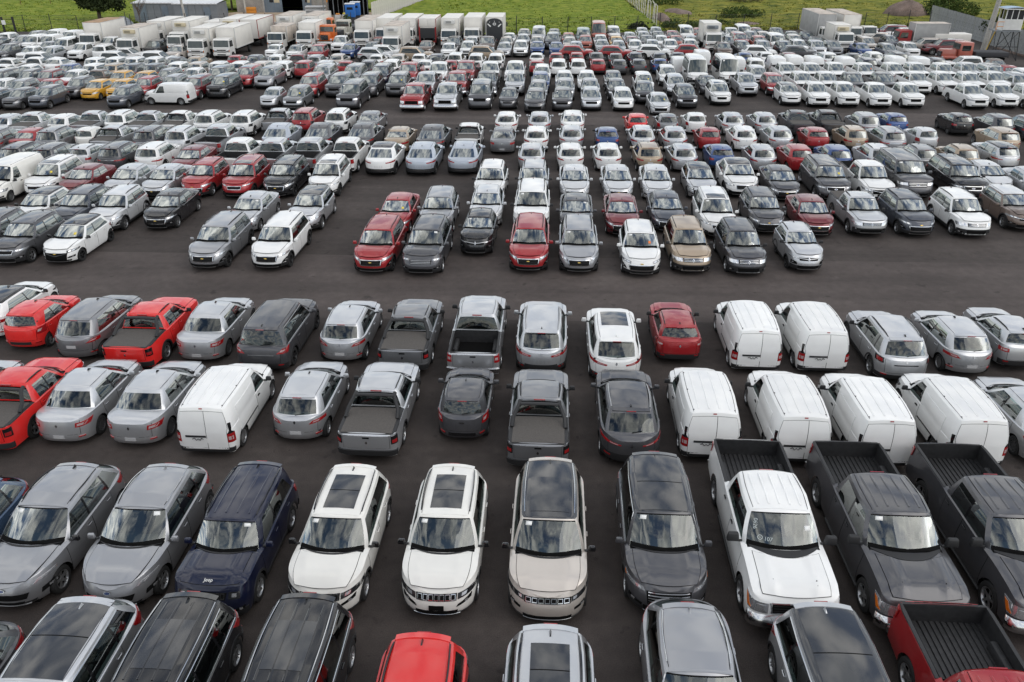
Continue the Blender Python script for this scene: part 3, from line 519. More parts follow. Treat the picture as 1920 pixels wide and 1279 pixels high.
# ------------------------------------------------------------------ parametric road vehicle
SIDE = [(.15, .93), (.32, .975), (.52, .997), (.72, 1.0), (.9, .985), (1.15, .955), (1.6, .93)]
class Car:
    D = dict(L=4.4, W=1.82, H=1.66, wf=1.36, wr=-1.28, R=.345, LeF=1.0, LeR=.85, nF=2.7, nR=2.9, side=SIDE,
        pf=[(.2, -.10), (.38, 0), (.54, -.01), (.68, -.055), (.82, -.14), (1.0, -.26)], pr=[(.2, .08), (.42, 0), (.62, .01), (.85, .04), (1.1, .12)],
        zs=.24, crown=.075, ledge=.035, yc=1.08, bc=.24, xa=.925, yr=.30, br=.07, rw=.67, rcrown=.045, cols=None, yB=-1.98, bB=.16, yT=-1.62, bT=.06,
        tR=(.10, .90), rearglass=True, sideglass=True, roofdrop=.05, bulge=.02, deckz=None, rtaper=.03)
    def __init__(s, **k):
        d = dict(Car.D); d.update(k); s.__dict__.update(d)
        s.yF = s.L/2; s.yR = -s.L/2; s.cols = s.fixcols(); s.hw = s.W/2; s.ya = s.yR+s.LeR; s.yb = s.yF-s.LeF
    def fixcols(s):
        # keep the column tops in order and ahead of the rear window
        c = [list(q) for q in s.cols]; lim = s.yT+s.bT+.04; n = len(c)
        for i in range(n-1, -1, -1):
            lo = s.yT+s.bT+.04 if i == n-1 else c[i+1][1]+.07
            c[i][1] = max(c[i][1], lo) if i < n-1 else max(c[i][1], lim)
            lob = s.yB+s.bB+.06 if i == n-1 else c[i+1][0]+.06
            c[i][0] = max(c[i][0], lob)
        return c
    def sp(s, z): return interp(s.side, z)
    def zsh(s, y): return interp(s.sh, y)
    def nom(s, t):
        if t <= 1:
            a = t*PI/2; X = s.hw*max(0, math.sin(a))**(2/s.nR); Y = s.ya-s.LeR*max(0, math.cos(a))**(2/s.nR); return X, Y, 0, max(0, math.cos(a))**.7
        if t >= 2:
            a = (t-2)*PI/2; X = s.hw*max(0, math.cos(a))**(2/s.nF); Y = s.yb+s.LeF*max(0, math.sin(a))**(2/s.nF); return X, Y, max(0, math.sin(a))**.7, 0
        return s.hw, s.ya+(s.yb-s.ya)*(t-1), 0, 0
    def t_of_y(s, y):
        if y > s.yb: return 2+math.asin(min(1, (y-s.yb)/s.LeF)**(s.nF/2))/(PI/2)
        if y < s.ya: return 1-math.asin(min(1, (s.ya-y)/s.LeR)**(s.nR/2))/(PI/2)
        return 1+(y-s.ya)/(s.yb-s.ya)
    def X(s, y):
        if y > s.yb: return s.hw*max(0, 1-((y-s.yb)/s.LeF)**s.nF)**(1/s.nF) if y < s.yF else 0
        if y < s.ya: return s.hw*max(0, 1-((s.ya-y)/s.LeR)**s.nR)**(1/s.nR) if y > s.yR else 0
        return s.hw
    def low(s, t, z, sg=1):
        X, Y, wf, wr = s.nom(t)
        return Vector((sg*X*s.sp(z), Y+wf*interp(s.pf, z)+wr*interp(s.pr, z), z))
    def side_pt(s, y, z, sg=1): return s.low(s.t_of_y(y), z, sg)
    def front_pt(s, x, z):     # x metres across the nose
        X = min(abs(x)/s.sp(z), s.hw*.9999); a = math.acos((X/s.hw)**(s.nF/2)); return s.low(2+a/(PI/2), z, 1 if x >= 0 else -1)
    def rear_pt(s, x, z):
        X = min(abs(x)/s.sp(z), s.hw*.9999); a = math.asin((X/s.hw)**(s.nR/2)); return s.low(a/(PI/2), z, 1 if x >= 0 else -1)
    def cr(s, y): return s.crown*sm(0, .45, s.yF-y)*sm(0, .3, y-s.yR)
    def deck(s, x, y):
        z = s.zsh(y); X = max(.05, s.X(y)*s.sp(z)); r = min(1, abs(x)/X)
        return z+s.cr(y)*(1-r**3)
    def zbot(s, t):
        X, Y, wf, wr = s.nom(t); z = s.zs+.03*wf+.05*wr
        if X > .55*s.hw:
            for yw in (s.wf, s.wr):
                d = abs(Y-yw); Ra = s.R+.055
                if d < Ra: z = max(z, s.R+math.sqrt(Ra*Ra-d*d))
        return z
    def lower_mesh(s, m, hole=True):
        ts = [0, .12, .25, .38, .5, .62, .75]+[2.25, 2.38, 2.5, 2.62, 2.75, 2.88, 3]
        for yw in (s.wf, s.wr):
            Ra = s.R+.055
            for k in range(11): ts.append(s.t_of_y(yw+Ra*.9999*math.cos(PI*k/10)))
            ts += [s.t_of_y(yw+Ra+.004), s.t_of_y(yw-Ra-.004)]
        y = s.wr+s.R+.15
        while y < s.wf-s.R-.1: ts.append(s.t_of_y(y)); y += .22
        ts = sorted(ts); q = [ts[0]]
        for t in ts[1:]:
            if t-q[-1] > .003: q.append(t)
            elif t == 3: q[-1] = 3
        ts = q; NL = 11; fr = [1, .965, .87, .6, .3, 0, -.3, -.6, -.87, -.965, -1]
        sides = {1: [], -1: []}; tops = []
        for t in ts:
            X, Y, wf, wr = s.nom(t); zb = s.zbot(t); zt = s.zsh(Y)
            for sg in (1, -1): sides[sg].append([s.low(t, zb+(zt-.02-zb)*i/NL, sg) for i in range(NL+1)])
            row = []
            for f in fr:
                p = s.low(t, zt, 1); x = p.x*f
                row.append(Vector((x, p.y, zt+(0 if abs(f) == 1 else .012*(1-max(0, abs(f)-.9)/.1))+s.cr(Y)*(1-abs(f)**3))))
            tops.append(row)
        m.grid([r for r in sides[1]], 'PAINT'); m.grid([r[::-1] for r in sides[-1]], 'PAINT')
        rim = []
        for i in range(len(ts)):   # shoulder strip between side top and deck edge
            rim.append([sides[1][i][-1], tops[i][0]])
        m.grid(rim, 'PAINT')
        m.grid([[tops[i][-1], sides[-1][i][-1]] for i in range(len(ts))], 'PAINT')
        y0, y1 = s.hole if hole else (9, 9)
        o = len(m.v); k = m.mi('PAINT'); nc = len(fr)
        for r in tops: m.v.extend(tuple(p) for p in r)
        for i in range(len(ts)-1):
            ym = (tops[i][0].y+tops[i+1][0].y)/2
            for j in range(nc-1):
                if y0 < ym < y1 and not (j in (0, 1, nc-2, nc-3) if not s.bed or ym > s.bed[1] else j in (0, nc-2)): continue
                m.f.append((o+i*nc+j, o+i*nc+j+1, o+(i+1)*nc+j+1, o+(i+1)*nc+j)); m.m.append(k)
    # ---- greenhouse
    def Xb(s, y): return s.X(y)*s.sp(s.zsh(y))-s.ledge
    def zroof(s, y):
        ym = (s.yr+s.yT)/2; h = max(.3, (s.yr-s.yT)/2); return s.H-s.rcrown-.03-s.roofdrop*abs((y-ym)/h)**2.2-getattr(s, 'rdrop_rear', 0)*sm(0, 1, (ym-y)/h)
    def Xr(s, y):
        ym = (s.yr+s.yT)/2; h = max(.3, (s.yr-s.yT)/2); return s.rw*(1-.06*abs((y-ym)/h)**2-s.rtaper*sm(0, 1, (ym-y)/h))
    def columns(s):
        C = []   # (base, top, kind to next) for the +x side, front centre -> rear centre
        xa = s.Xb(s.yc-s.bc)*s.xa; xat = s.Xr(s.yr)*.945
        n = 6
        for i in range(n+1):
            f = i/n; bx = xa*f; by = s.yc-s.bc*f**2.3; tx = xat*f; ty = s.yr-s.br*f**2.3
            C.append([Vector((bx, by, s.deck(bx, by)-.012)), Vector((tx, ty, s.zroof(ty)+(s.rcrown+.022)*(1-(tx/s.Xr(ty))**2))), 'W' if i < n else 'A', f])
        for (yb, yt, kd) in s.cols:
            bx = s.Xb(yb); tx = s.Xr(yt)
            C.append([Vector((bx, yb, s.zsh(yb)-.01)), Vector((tx, yt, s.zroof(yt))), kd, 0])
        yl = s.cols[-1][0]; xb = s.rbx if hasattr(s, 'rbx') else s.Xb(s.yB+s.bB)*.90; xt = s.Xr(s.yT)*.92
        for i in range(n+1):
            f = 1-i/n; bx = xb*f; by = s.yB+s.bB*f**2.5; tx = xt*f; ty = s.yT+s.bT*f**2.5
            C.append([Vector((bx, by, (s.deckz if s.deckz else s.deck(bx, by))-.012)), Vector((tx, ty, s.zroof(ty)+(s.rcrown+.022)*(1-(tx/s.Xr(ty))**2))), 'R', f])
        return C
    TL = [0, .07, .35, .62, .86, .95, 1]
    def gp(s, c, t):
        b, tp = c[0], c[1]; p = b.lerp(tp, t)
        o = Vector((p.x, (p.y-(s.yr+s.yT)/2)*.35 if c[2] in 'WR' else 0, 0)); 
        if o.length > 1e-6: o.normalize()
        else: o = Vector((0, 1 if p.y > 0 else -1, 0))
        bl = s.bulge if c[2] not in 'WR' else s.bulge*.9
        p = p+o*bl*4*t*(1-t)
        if c[2] in 'WR': p.z += .01*4*t*(1-t)
        return p
    def gw(s, f, t):   # windscreen point; f -1..1 across, t 0..1 up
        C = s._C; n = 6; a = abs(f)*n; i = min(n-1, int(a)); w = a-i
        p = s.gp(C[i], t).lerp(s.gp(C[i+1][:2]+['W'], t), w); return Vector((p.x*(1 if f >= 0 else -1), p.y, p.z))
    def gr(s, f, t):
        C = s._C; n = 6; a = abs(f)*n; i = min(n-1, int(a)); w = a-i
        p = s.gp(C[-1-i], t).lerp(s.gp(C[-2-i], t), w); return Vector((p.x*(1 if f >= 0 else -1), p.y, p.z))
    def roof_pt(s, x, y):
        X = s.Xr(y); r = min(1, abs(x)/X); return Vector((x, y, s.zroof(y)+.03*(1-sm(.93, 1, r))+s.rcrown*(1-r**2)))
    def green_mesh(s, parts):
        s._C = C = s.columns(); TL = s.TL; body = parts['body']
        gi = 0; G = {}
        for sg in (1, -1):
            P = [[(lambda p: Vector((p.x*sg, p.y, p.z)))(s.gp(c, t)) for t in TL] for c in C]; gi = 0
            for i in range(len(C)-1):
                k = C[i][2]
                if k == 'G': gi += 1
                for j in range(len(TL)-1):
                    q = [P[i][j], P[i+1][j], P[i+1][j+1], P[i][j+1]]
                    if sg > 0: q = q[::-1]
                    if k == 'W' and j < 5: key, mt = 'windshield', 'windscreen_glass'
                    elif k == 'G' and 1 <= j < 4: key, mt = f'side_window{gi}{sg}', 'side_glass'
                    elif k == 'R' and s.rearglass and s.tR[0] <= (TL[j]+TL[j+1])/2 <= s.tR[1]: key, mt = 'rear_window', 'side_glass'
                    elif k in 'BG' and j < 4 and j > 0: key, mt = 'body', 'gloss_black'
                    else: key, mt = 'body', 'PAINT'
                    parts.setdefault(key, MB()).add(q, [(3, 2, 1, 0)] , mt)
        # roof
        fr = [1, .975, .93, .8, .5, 0, -.5, -.8, -.93, -.975, -1]; rows = []
        for c in C:
            t = c[1]; X = s.Xr(t.y); row = []
            for f in fr:
                x = t.x*f; r = min(1, abs(x)/X); e = 1-sm(.93, 1, abs(f)); row.append(Vector((x, t.y+((-.04 if c[2] == 'W' else .04 if c[2] == 'R' else 0)*e), s.zroof(t.y)+.03*e+s.rcrown*(1-r**2))))
            rows.append(row)
        # front and rear centre crowning: middle rows use full crown, ends stay at header
        for c, row in zip(C, rows):
            if c[2] in 'WR':
                w = c[3]
                for p, f in zip(row, fr): p.z -= 0
        parts.setdefault('roof', MB()).grid([r[::-1] for r in rows], 'ROOF')
        hd = MB()
        for sg in (1, -1):   # close the small step between the window ring and the roof sheet
            k = 0 if sg > 0 else -1
            g = [[Vector((c[1].x*sg, c[1].y, c[1].z)), r[k]] for c, r in zip(C, rows)]
            parts['roof'].grid(g if sg < 0 else [q[::-1] for q in g], 'ROOF')
def patch(m, fn, nu, nv, off, mname, skirt=.012, ctr=(0, 0, .6)):
    """a panel lying on a surface: fn(u, v) -> point, lifted by off with a rim going back in"""
    ctr = Vector(ctr); P = []; N = []
    for i in range(nu+1):
        rp = []; rn = []
        for j in range(nv+1):
            u, v = i/nu, j/nv; p = fn(u, v); e = .02
            du = fn(min(1, u+e), v)-fn(max(0, u-e), v); dv = fn(u, min(1, v+e))-fn(u, max(0, v-e)); n = du.cross(dv)
            if n.length < 1e-9: n = p-ctr
            n.normalize()
            if n.dot(p-ctr) < 0: n = -n
            rp.append(p); rn.append(n)
        P.append(rp); N.append(rn)
    a = P[1][0]-P[0][0]; b = P[0][1]-P[0][0]; flip = a.cross(b).dot(N[0][0]) < 0
    top = [[P[i][j]+N[i][j]*off for j in range(nv+1)] for i in range(nu+1)]
    vs = [p for r in top for p in r]; nc = nv+1
    fs = [(i*nc+j, (i+1)*nc+j, (i+1)*nc+j+1, i*nc+j+1) for i in range(nu) for j in range(nv)]
    ring = [(i, 0) for i in range(nu)]+[(nu, j) for j in range(nv)]+[(i, nv) for i in range(nu, 0, -1)]+[(0, j) for j in range(nv, 0, -1)]
    o = len(vs); vs += [P[i][j]-N[i][j]*skirt for i, j in ring]; L = len(ring)
    for k in range(L):
        i, j = ring[k]; i2, j2 = ring[(k+1) % L]; fs.append((i*nc+j, o+k, o+(k+1) % L, i2*nc+j2))
    if flip: fs = [f[::-1] for f in fs]
    m.add(vs, fs, mname)
def quad(c, f):
    """bilinear corners c = (p00, p10, p11, p01) in the parameter plane of f(a, b)"""
    def g(u, v):
        a = (c[0][0]*(1-u)+c[1][0]*u)*(1-v)+(c[3][0]*(1-u)+c[2][0]*u)*v
        b = (c[0][1]*(1-u)+c[1][1]*u)*(1-v)+(c[3][1]*(1-u)+c[2][1]*u)*v
        return f(a, b)
    return g
def make_wheel(R, wd, style):
    m = MB(); h = wd/2; r = R
    m.lathe([(-h*.55, r*.62), (-h*.9, r*.66), (-h, r*.80), (-h*.86, r*.95), (-h*.5, r), (h*.5, r), (h*.86, r*.95), (h, r*.80), (h*.9, r*.66), (h*.55, r*.62)], 'tyre', n=24)
    m.lathe([(h*.1, .001), (h*.1, r*.63)], 'seam', n=24); m.lathe([(-h*.1, r*.63), (-h*.1, .001)], 'seam', n=24)
    ty = m.mesh('wheel', 45, fix=True)
    g = MB(); mt = {'alloy': 'rim_silver', 'alloy5': 'rim_silver', 'dark': 'rim_black', 'steel': 'rim_steel', 'cap': 'rim_silver'}[style]
    # barrel ring, flange, hub and spokes; outer face towards +x
    g.lathe([(h*.2, r*.58), (h*.84, r*.62), (h*.92, r*.655), (h*.9, r*.60), (h*.5, r*.56)], mt, n=24)
    ns = {'alloy': 10, 'alloy5': 5, 'dark': 5, 'steel': 8, 'cap': 9}[style]; w = {'alloy': .030, 'alloy5': .055, 'dark': .045, 'steel': .075, 'cap': .06}[style]
    for k in range(ns):
        a = 2*PI*k/ns
        if style == 'alloy': a = 2*PI*(k//2)/5+(.16 if k % 2 else -.16)
        R0 = Matrix.Rotation(a, 4, 'X')
        vs = []
        for (rr, ww, xx) in ((r*.14, w*1.25, h*.62), (r*.60, w*.8, h*.80)):
            for dx in (-.025, 0):
                for sg in (-1, 1): vs.append(R0 @ Vector((xx+dx, sg*ww/2, rr)))
        g.add(vs, [(0, 1, 3, 2), (4, 6, 7, 5), (2, 3, 7, 6), (0, 4, 5, 1), (0, 2, 6, 4), (1, 5, 7, 3)], mt)
    g.lathe([(h*.4, r*.20), (h*.66, r*.19), (h*.72, r*.13), (h*.72, .001)], mt, n=12)
    return ty, g.mesh('rim', 35)
WHEELS = {}
def wheel(R, wd, style):
    k = (round(R, 3), round(wd, 3), style)
    if k not in WHEELS: WHEELS[k] = make_wheel(*k)
    return WHEELS[k]
def zigzag(m, fn, pts, r, mname):
    m.tube([fn(*p) for p in pts], r, mname, n=4)
def build_vehicle(spec):
    """returns a list of parts: (name, mesh, parent index or None, location, detail level 0 far / 1 near)"""
    s = Car(**{k: v for k, v in spec.items() if k not in ('front', 'rear', 'opts')}); F = spec.get('front', {}); Rr = spec.get('rear', {}); O = spec.get('opts', {})
    out = []
    def emit(name, m, par=None, loc=(0, 0, 0), lv=1, fix=False, sharp=38):
        me = m if not isinstance(m, MB) else m.mesh(name, sharp, fix=fix)
        out.append((name, me, par, loc, lv)); return len(out)-1
    s.bed = O.get('bed')   # (y rear, y front) of an open load bed
    s.hole = (s.bed[0] if s.bed else s.yB+s.bB+.06, s.yc-.12)
    parts = {'body': MB()}
    s.lower_mesh(parts['body']); s.green_mesh(parts)
    b = parts['body']
    # lower cladding and arches
    clad = O.get('clad', 'black_plastic')
    if clad:
        zc = O.get('cladz', .12)
        for sg in (1, -1):
            ya, yb = s.wr+s.R+.05, s.wf-s.R-.05
            patch(b, quad(((ya, s.zs-.01), (yb, s.zs-.01), (yb, s.zs+zc), (ya, s.zs+zc)), lambda y, z: s.side_pt(y, z, sg)), 8, 2, .012, clad)
            if O.get('arch', True):
                for yw in (s.wr, s.wf):
                    def af(u, v, yw=yw):
                        a = math.radians(-4+188*u); rr = s.R+.05+.06*v; return s.side_pt(yw+rr*math.cos(a), max(s.zs-.03, s.R+rr*math.sin(a)), sg)
                    patch(b, af, 16, 2, .014, clad)
        patch(b, quad(((-1, s.zs+.02), (1, s.zs+.02), (1, s.zs+.02+F.get('low', .17)), (-1, s.zs+.02+F.get('low', .17))), lambda f, z: s.low(2+.999*(1-abs(f)*.72), z, 1 if f >= 0 else -1)), 24, 2, .012, clad)
        lz = Rr.get('low', .2)
        patch(b, quad(((-1, s.zs+.06), (1, s.zs+.06), (1, s.zs+.06+lz), (-1, s.zs+.06+lz)), lambda f, z: s.low(abs(f)*.8, z, 1 if f >= 0 else -1)), 24, 2, .012, clad)
    else:
        patch(b, quad(((-.62, s.zs+.05), (.62, s.zs+.05), (.66, s.zs+.13), (-.66, s.zs+.13)), s.front_pt), 10, 2, .006, 'black_plastic')
    # hood seam: thin dark lines with the panel proud inside them
    ho = MB(); hs = O.get('hoodw', .83)
    def hood(u, v, g=0.0):
        zN_ = s.zsh(s.yF); le = interp(s.pf, zN_); y0 = s.yF-O.get('hoodf', .07)+le; cw_ = O.get('cowl', .05); y = y0+(s.yc+cw_-y0)*v
        w = (hs-g)*(2*u-1)
        yy = y-(.10*(abs(w)**2.2)*(1-v))-(s.bc*abs(w)**2.3+.75*cw_*w*w)*v
        x = s.X(yy)*s.sp(s.zsh(yy))*w
        yy2 = min(s.yF-.02, yy-le*sm(0, .8, (yy-(s.yF-s.LeF+le))/s.LeF)); cz = O.get('ridge', .012)*(math.exp(-((abs(w)-.52)/.10)**2))*sm(0, .25, v+.05)
        return Vector((x, yy, s.deck(x, yy2)+.012+cz))
    patch(b, lambda u, v: hood(u, v), 16, 10, .001, 'seam', skirt=.01)
    patch(ho, lambda u, v: hood(.008+.984*u, .009+.982*v), 18, 12, .006, 'PAINT', skirt=.008)
    i_body = emit('body', b, lv=0)
    emit('hood', ho, lv=0)
    rf = parts['roof']; rme = None
    rc = O.get('roofcol')
    for i, q in enumerate(rf.mats):
        if q == 'ROOF': rf.mats[i] = rc if rc else 'PAINT'
    if not rc or rc not in ('roof_glass',):
        for sg in (1, -1):
            ya_, yb_ = s.yT+s.bT+.06, s.yr-s.br-.05
            patch(rf, lambda u, v: s.roof_pt(sg*s.Xr(ya_+(yb_-ya_)*v)*(.868+.016*u), ya_+(yb_-ya_)*v), 1, 12, .0025, 'seam', skirt=.004)
    i_roof = emit('roof', rf, lv=0)
    if O.get('ribs'):
        rb = MB(); n = O['ribs']
        for k in range(n):
            x = (k-(n-1)/2)*(1.62*s.rw/n); y0, y1 = s.yT+s.bT+.16, s.yr-s.br-.16
            rb.grid([[s.roof_pt(x+dx, y)+Vector((0, 0, dz)) for dx, dz in ((-.03, -.004), (-.014, .009), (.014, .009), (.03, -.004))] for y in [y0+(y1-y0)*q/8 for q in range(9)]][::-1], rc if rc else 'PAINT')
        emit('roof_rib', rb, i_roof, lv=1)
    # windows
    emit('windshield', parts['windshield'], lv=0)
    if 'rear_window' in parts: emit('rear_window', parts['rear_window'], lv=0)
    for k in sorted(parts):
        if k.startswith('side_window'): emit('side_window', parts[k], lv=0)
    # frit band at the foot of the windscreen, wipers, stickers
    fb = MB()
    patch(fb, lambda u, v: s.gw((2*u-1)*.99, .0+.13*v*(1+.35*abs(2*u-1))), 12, 1, .003, 'seam', skirt=.002)
    patch(fb, lambda u, v: s.gw((2*u-1)*.99, .93+.03*v), 12, 1, .003, 'seam', skirt=.002)
    cw = O.get('cowl', .05)
    if cw:
        patch(fb, lambda u, v: (lambda x, y: Vector((x, y, s.deck(x, y)+.022)))(s.Xb(s.yc-s.bc)*.86*(2*u-1), s.yc+.0-s.bc*abs(2*u-1)**2.3+cw*v*(1-.75*abs(2*u-1)**2)), 14, 2, .002, 'black_plastic')
    emit('cowl', fb, lv=1)
    for x0, x1 in ((-.62, -.05), (.02, .60)):
        w = MB(); w.tube([s.gw(x0, .05)+Vector((0, .02, .02)), s.gw((x0+x1)/2, .085)+Vector((0, .015, .022)), s.gw(x1, .10)+Vector((0, .01, .015))], .010, 'seam', n=4)
        emit('wiper', w, lv=1)
    if O.get('rearwiper'):
        w = MB(); w.tube([s.gr(0, .06)+Vector((0, -.02, .01)), s.gr(.45, .14)+Vector((0, -.02, .01))], .011, 'seam', n=4); emit('wiper', w, lv=1)
    # roof equipment
    y0, y1 = s.yT+s.bT+.12, s.yr-s.br-.15
    sr = O.get('sunroof')
    if sr:
        a0, a1, wx = sr; sp_ = MB()
        patch(sp_, lambda u, v: s.roof_pt(s.Xr(0)*wx*(2*u-1), s.yT+(s.yr-s.yT)*(a0+(a1-a0)*v)), 10, 10, .007, 'roof_glass')
        if a1-a0 > .6:
            ym = s.yT+(s.yr-s.yT)*(a0+(a1-a0)*.5)
            patch(sp_, lambda u, v: s.roof_pt(s.Xr(0)*wx*(2*u-1), ym-.012+.024*v), 10, 1, .0085, 'seam', skirt=.002)
        emit('sunroof', sp_, lv=0)
    ra = O.get('rails')
    if ra:
        for sg in (1, -1):
            r = MB(); pts = []
            n = 9
            for k in range(n+1):
                y = y0+(y1-y0)*k/n; p = s.roof_pt(sg*s.Xr(y)*.90, y); hgt = .045*(1-abs(2*k/n-1)**6) if O.get('railfeet', True) else .012
                pts.append(p+Vector((0, 0, hgt)))
            r.tube(pts, .019 if O.get('railfeet', True) else .014, ra, n=5)
            emit('roof_rail', r, lv=0 if ra in ('chrome', 'satin') else 1)
    if O.get('fin', True):
        a = MB(); p = s.roof_pt(0, y0+.02 if not O.get('finfront') else y1)
        a.add([p+Vector(q) for q in ((-.025, -.08, -.005), (.025, -.08, -.005), (.02, .09, -.005), (-.02, .09, -.005), (0, -.06, .07), (0, -.02, .06))], [(0, 3, 5, 4), (1, 4, 5, 2), (3, 2, 5), (0, 4, 1)], O.get('fincol', 'gloss_black')); emit('antenna', a, lv=1)
    sp = O.get('spoiler')
    if sp:
        a = MB(); d = sp
        patch(a, lambda u, v: (lambda f: s.roof_pt(s.Xr(s.yT)*.9*f, s.yT+.07+s.bT*abs(f)**2.5)+Vector((0, -d*v, -.035*v)))(2*u-1), 12, 3, .014, rc if rc and rc != 'roof_glass' else 'PAINT', skirt=.02)
        i = emit('spoiler', a, lv=1)
        bl = MB(); p = s.roof_pt(0, s.yT+.06)+Vector((0, -d-.005, -.03)); bl.box(p, (.28, .02, .02), 'tail_red'); emit('brake_light', bl, i, lv=1)
    # mirrors
    my, mz = s.cols[0][0]+O.get('miry', .0)-.02, s.zsh(s.cols[0][0])
    for sg in (1, -1):
        a = MB(); ms = O.get('mirs', 1.0); xx = s.Xb(my)+.06
        a.box((sg*(xx+.10*ms), my, mz+.10*ms), (.20*ms, .10*ms, .15*ms), O.get('mircol', 'PAINT'), taper=.8, bev=.035)
        a.box((sg*(xx-.01), my, mz+.03), (.12, .05, .035), 'black_plastic')
        k = emit('mirror', a, lv=0 if ms > 1.2 else 1)
    # doors: a dark seam line around every door leaf, with a handle on each
    for sg in (1, -1):
        for (da, db, dl) in O.get('doors', []):
            def dpt(y, z, sg=sg): return s.side_pt(y, z, sg)
            z0 = s.zs+(O.get('cladz', .12)+.03 if clad else .05)
            ztA, ztB = s.zsh(da)-.035, s.zsh(db)-.035
            lo = da+dl   # rear edge kicks forward over the rear arch
            sm_ = MB(); g = .012
            zt = lambda y: s.zsh(y)-.03
            def dfn(u, v, e=0):
                zz = v; y = (lo+(da-lo)*sm(.1, .75, v))*(1-u)+db*u; return dpt(y, z0+(zt(y)-z0)*v)
            patch(b_extra := MB(), lambda u, v: dfn(u, v), 8, 8, .0015, 'seam', skirt=.002)
            dm = MB(); dw = abs(db-da)
            dm_f = lambda u, v: dfn(g/dw+(1-2*g/dw)*u, .012+.985*v)
            patch(dm, dm_f, 8, 8, .0045, 'PAINT', skirt=.004); 
            for f, mi_ in zip(b_extra.f, b_extra.m): pass
            o_ = len(dm.v); dm.v += b_extra.v; k_ = dm.mi('seam'); dm.f += [tuple(i+o_ for i in f) for f in b_extra.f]; dm.m += [k_]*len(b_extra.f)
            i = emit('door', dm, lv=1)
            hy = da+.17; hz = zt(hy)-.10; p = dpt(hy, hz); hm = MB(); hm.box(p+Vector((sg*.022, 0, 0)), (.028, .17, .032), O.get('handle', 'PAINT'), bev=.01); hm.box(p+Vector((sg*.006, 0, 0)), (.012, .12, .05), 'seam'); emit('handle', hm, i, lv=1)
    # window trims
    wt = O.get('trim')
    if wt:
        for sg in (1, -1):
            a = MB(); C = s._C; idx = [i for i in range(len(C)-1) if C[i][2] in 'GB']; i0, i1 = idx[0], idx[-1]+1
            top = [s.gp(C[i], .90) for i in range(i0, i1+1)]; bot = [s.gp(C[i], .05) for i in range(i0, i1+1)]
            loop = [Vector((p.x*sg+sg*.006, p.y, p.z)) for p in (top+bot[::-1]+[top[0]])]; a.tube(loop, .010, wt, n=4, cap=False); emit('window_trim', a, lv=1)
    # ---------------- nose
    fp = s.front_pt; zN = s.zsh(s.yF)
    lc = F.get('lamp', ((.50, .66), (.90, .72), (.95, .84), (.52, .77)))
    hw = s.hw
    def fq(c): return quad([(x*hw, z) for x, z in c], lambda f, z: fp(f, z))
    for sg in (1, -1):
        a = MB(); cc = tuple((sg*x, z) for x, z in lc)
        def lf(u, v, cc=cc, sg=sg):
            x = (cc[0][0]*(1-u)+cc[1][0]*u)*(1-v)+(cc[3][0]*(1-u)+cc[2][0]*u)*v; z = (cc[0][1]*(1-u)+cc[1][1]*u)*(1-v)+(cc[3][1]*(1-u)+cc[2][1]*u)*v
            ax = abs(x)
            if ax > .9:    # wraps along the side past the corner
                y_c = fp(sg*.9*hw, z).y; yy = y_c-(ax-.9)*F.get('wrap', 3.0); return s.side_pt(max(yy, s.wf+.1), z, sg)
            return fp(x*hw, z)
        patch(a, lf, 10, 3, .008, F.get('lampcol', 'lamp_housing'))
        i = emit('headlight', a, lv=0)
        a = MB()
        for (u0, u1) in F.get('bulbs', ((.18, .42), (.52, .74))):
            patch(a, lambda u, v: lf(u0+(u1-u0)*u, .28+.5*v), 3, 2, .012, 'lamp_bright', skirt=.004)
        if F.get('drl'): patch(a, lambda u, v: lf(.05+.9*u, .82+.14*v), 8, 1, .012, 'lamp_bright', skirt=.004)
        if F.get('amber'): patch(a, lambda u, v: lf(.88+.11*u, .15+.7*v), 2, 2, .013, 'amber', skirt=.004)
        if a.v: emit('bulb', a, i, lv=1)
    gr = F.get('grille', 'band'); gz = F.get('gz', (.58, .74)); gx = F.get('gx', .46)
    g = MB()
    def G(x0, x1, z0, z1, off=.010, mt='seam', nu=8, nv=2, k=0): patch(g, quad(((x0, z0), (x1, z0), (x1+k, z1), (x0-k, z1)), fp), nu, nv, off, mt)
    G(-gx*hw, gx*hw, gz[0], gz[1], k=F.get('gk', .03), mt='seam', nu=12, nv=4)
    ig = emit('grille', g, lv=0)
    g = MB()
    if gr == 'slots':
        n = 7; w = 2*gx*hw/n
        for k in range(n):
            xc = (k-(n-1)/2)*w*.97; h = .02
            for (a0, a1, z0, z1) in ((xc-w*.40, xc+w*.40, gz[0]+.012, gz[0]+.030), (xc-w*.40, xc-w*.32, gz[0]+.01, gz[1]-.015), (xc+w*.32, xc+w*.40, gz[0]+.01, gz[1]-.015), (xc-w*.40, xc+w*.40, gz[1]-.025, gz[1]-.012)):
                patch(g, quad(((a0, z0), (a1, z0), (a1, z1), (a0, z1)), fp), 1, 1, .018, F.get('slotcol', 'chrome'))
    elif gr == 'bars':
        for k in range(F.get('nb', 4)):
            z = gz[0]+(gz[1]-gz[0])*(k+.6)/F.get('nb', 4); patch(g, quad(((-gx*hw*.97, z-.009), (gx*hw*.97, z-.009), (gx*hw*.97, z+.009), (-gx*hw*.97, z+.009)), fp), 12, 1, .02, F.get('barcol', 'chrome'))
    elif gr == 'frame':
        fc = F.get('barcol', 'chrome')
        for z, k in ((gz[1]-.004, 1), (gz[0]+.012, .94)):
            patch(g, quad(((-gx*hw*k, z-.014), (gx*hw*k, z-.014), (gx*hw*k, z+.014), (-gx*hw*k, z+.014)), fp), 12, 1, .022, fc)
        for sg in (1, -1): patch(g, quad(((sg*gx*hw*.97, gz[0]), (sg*gx*hw*.93, gz[0]), (sg*(gx*hw+.01), gz[1]), (sg*(gx*hw+.04), gz[1])), fp), 1, 3, .022, fc)
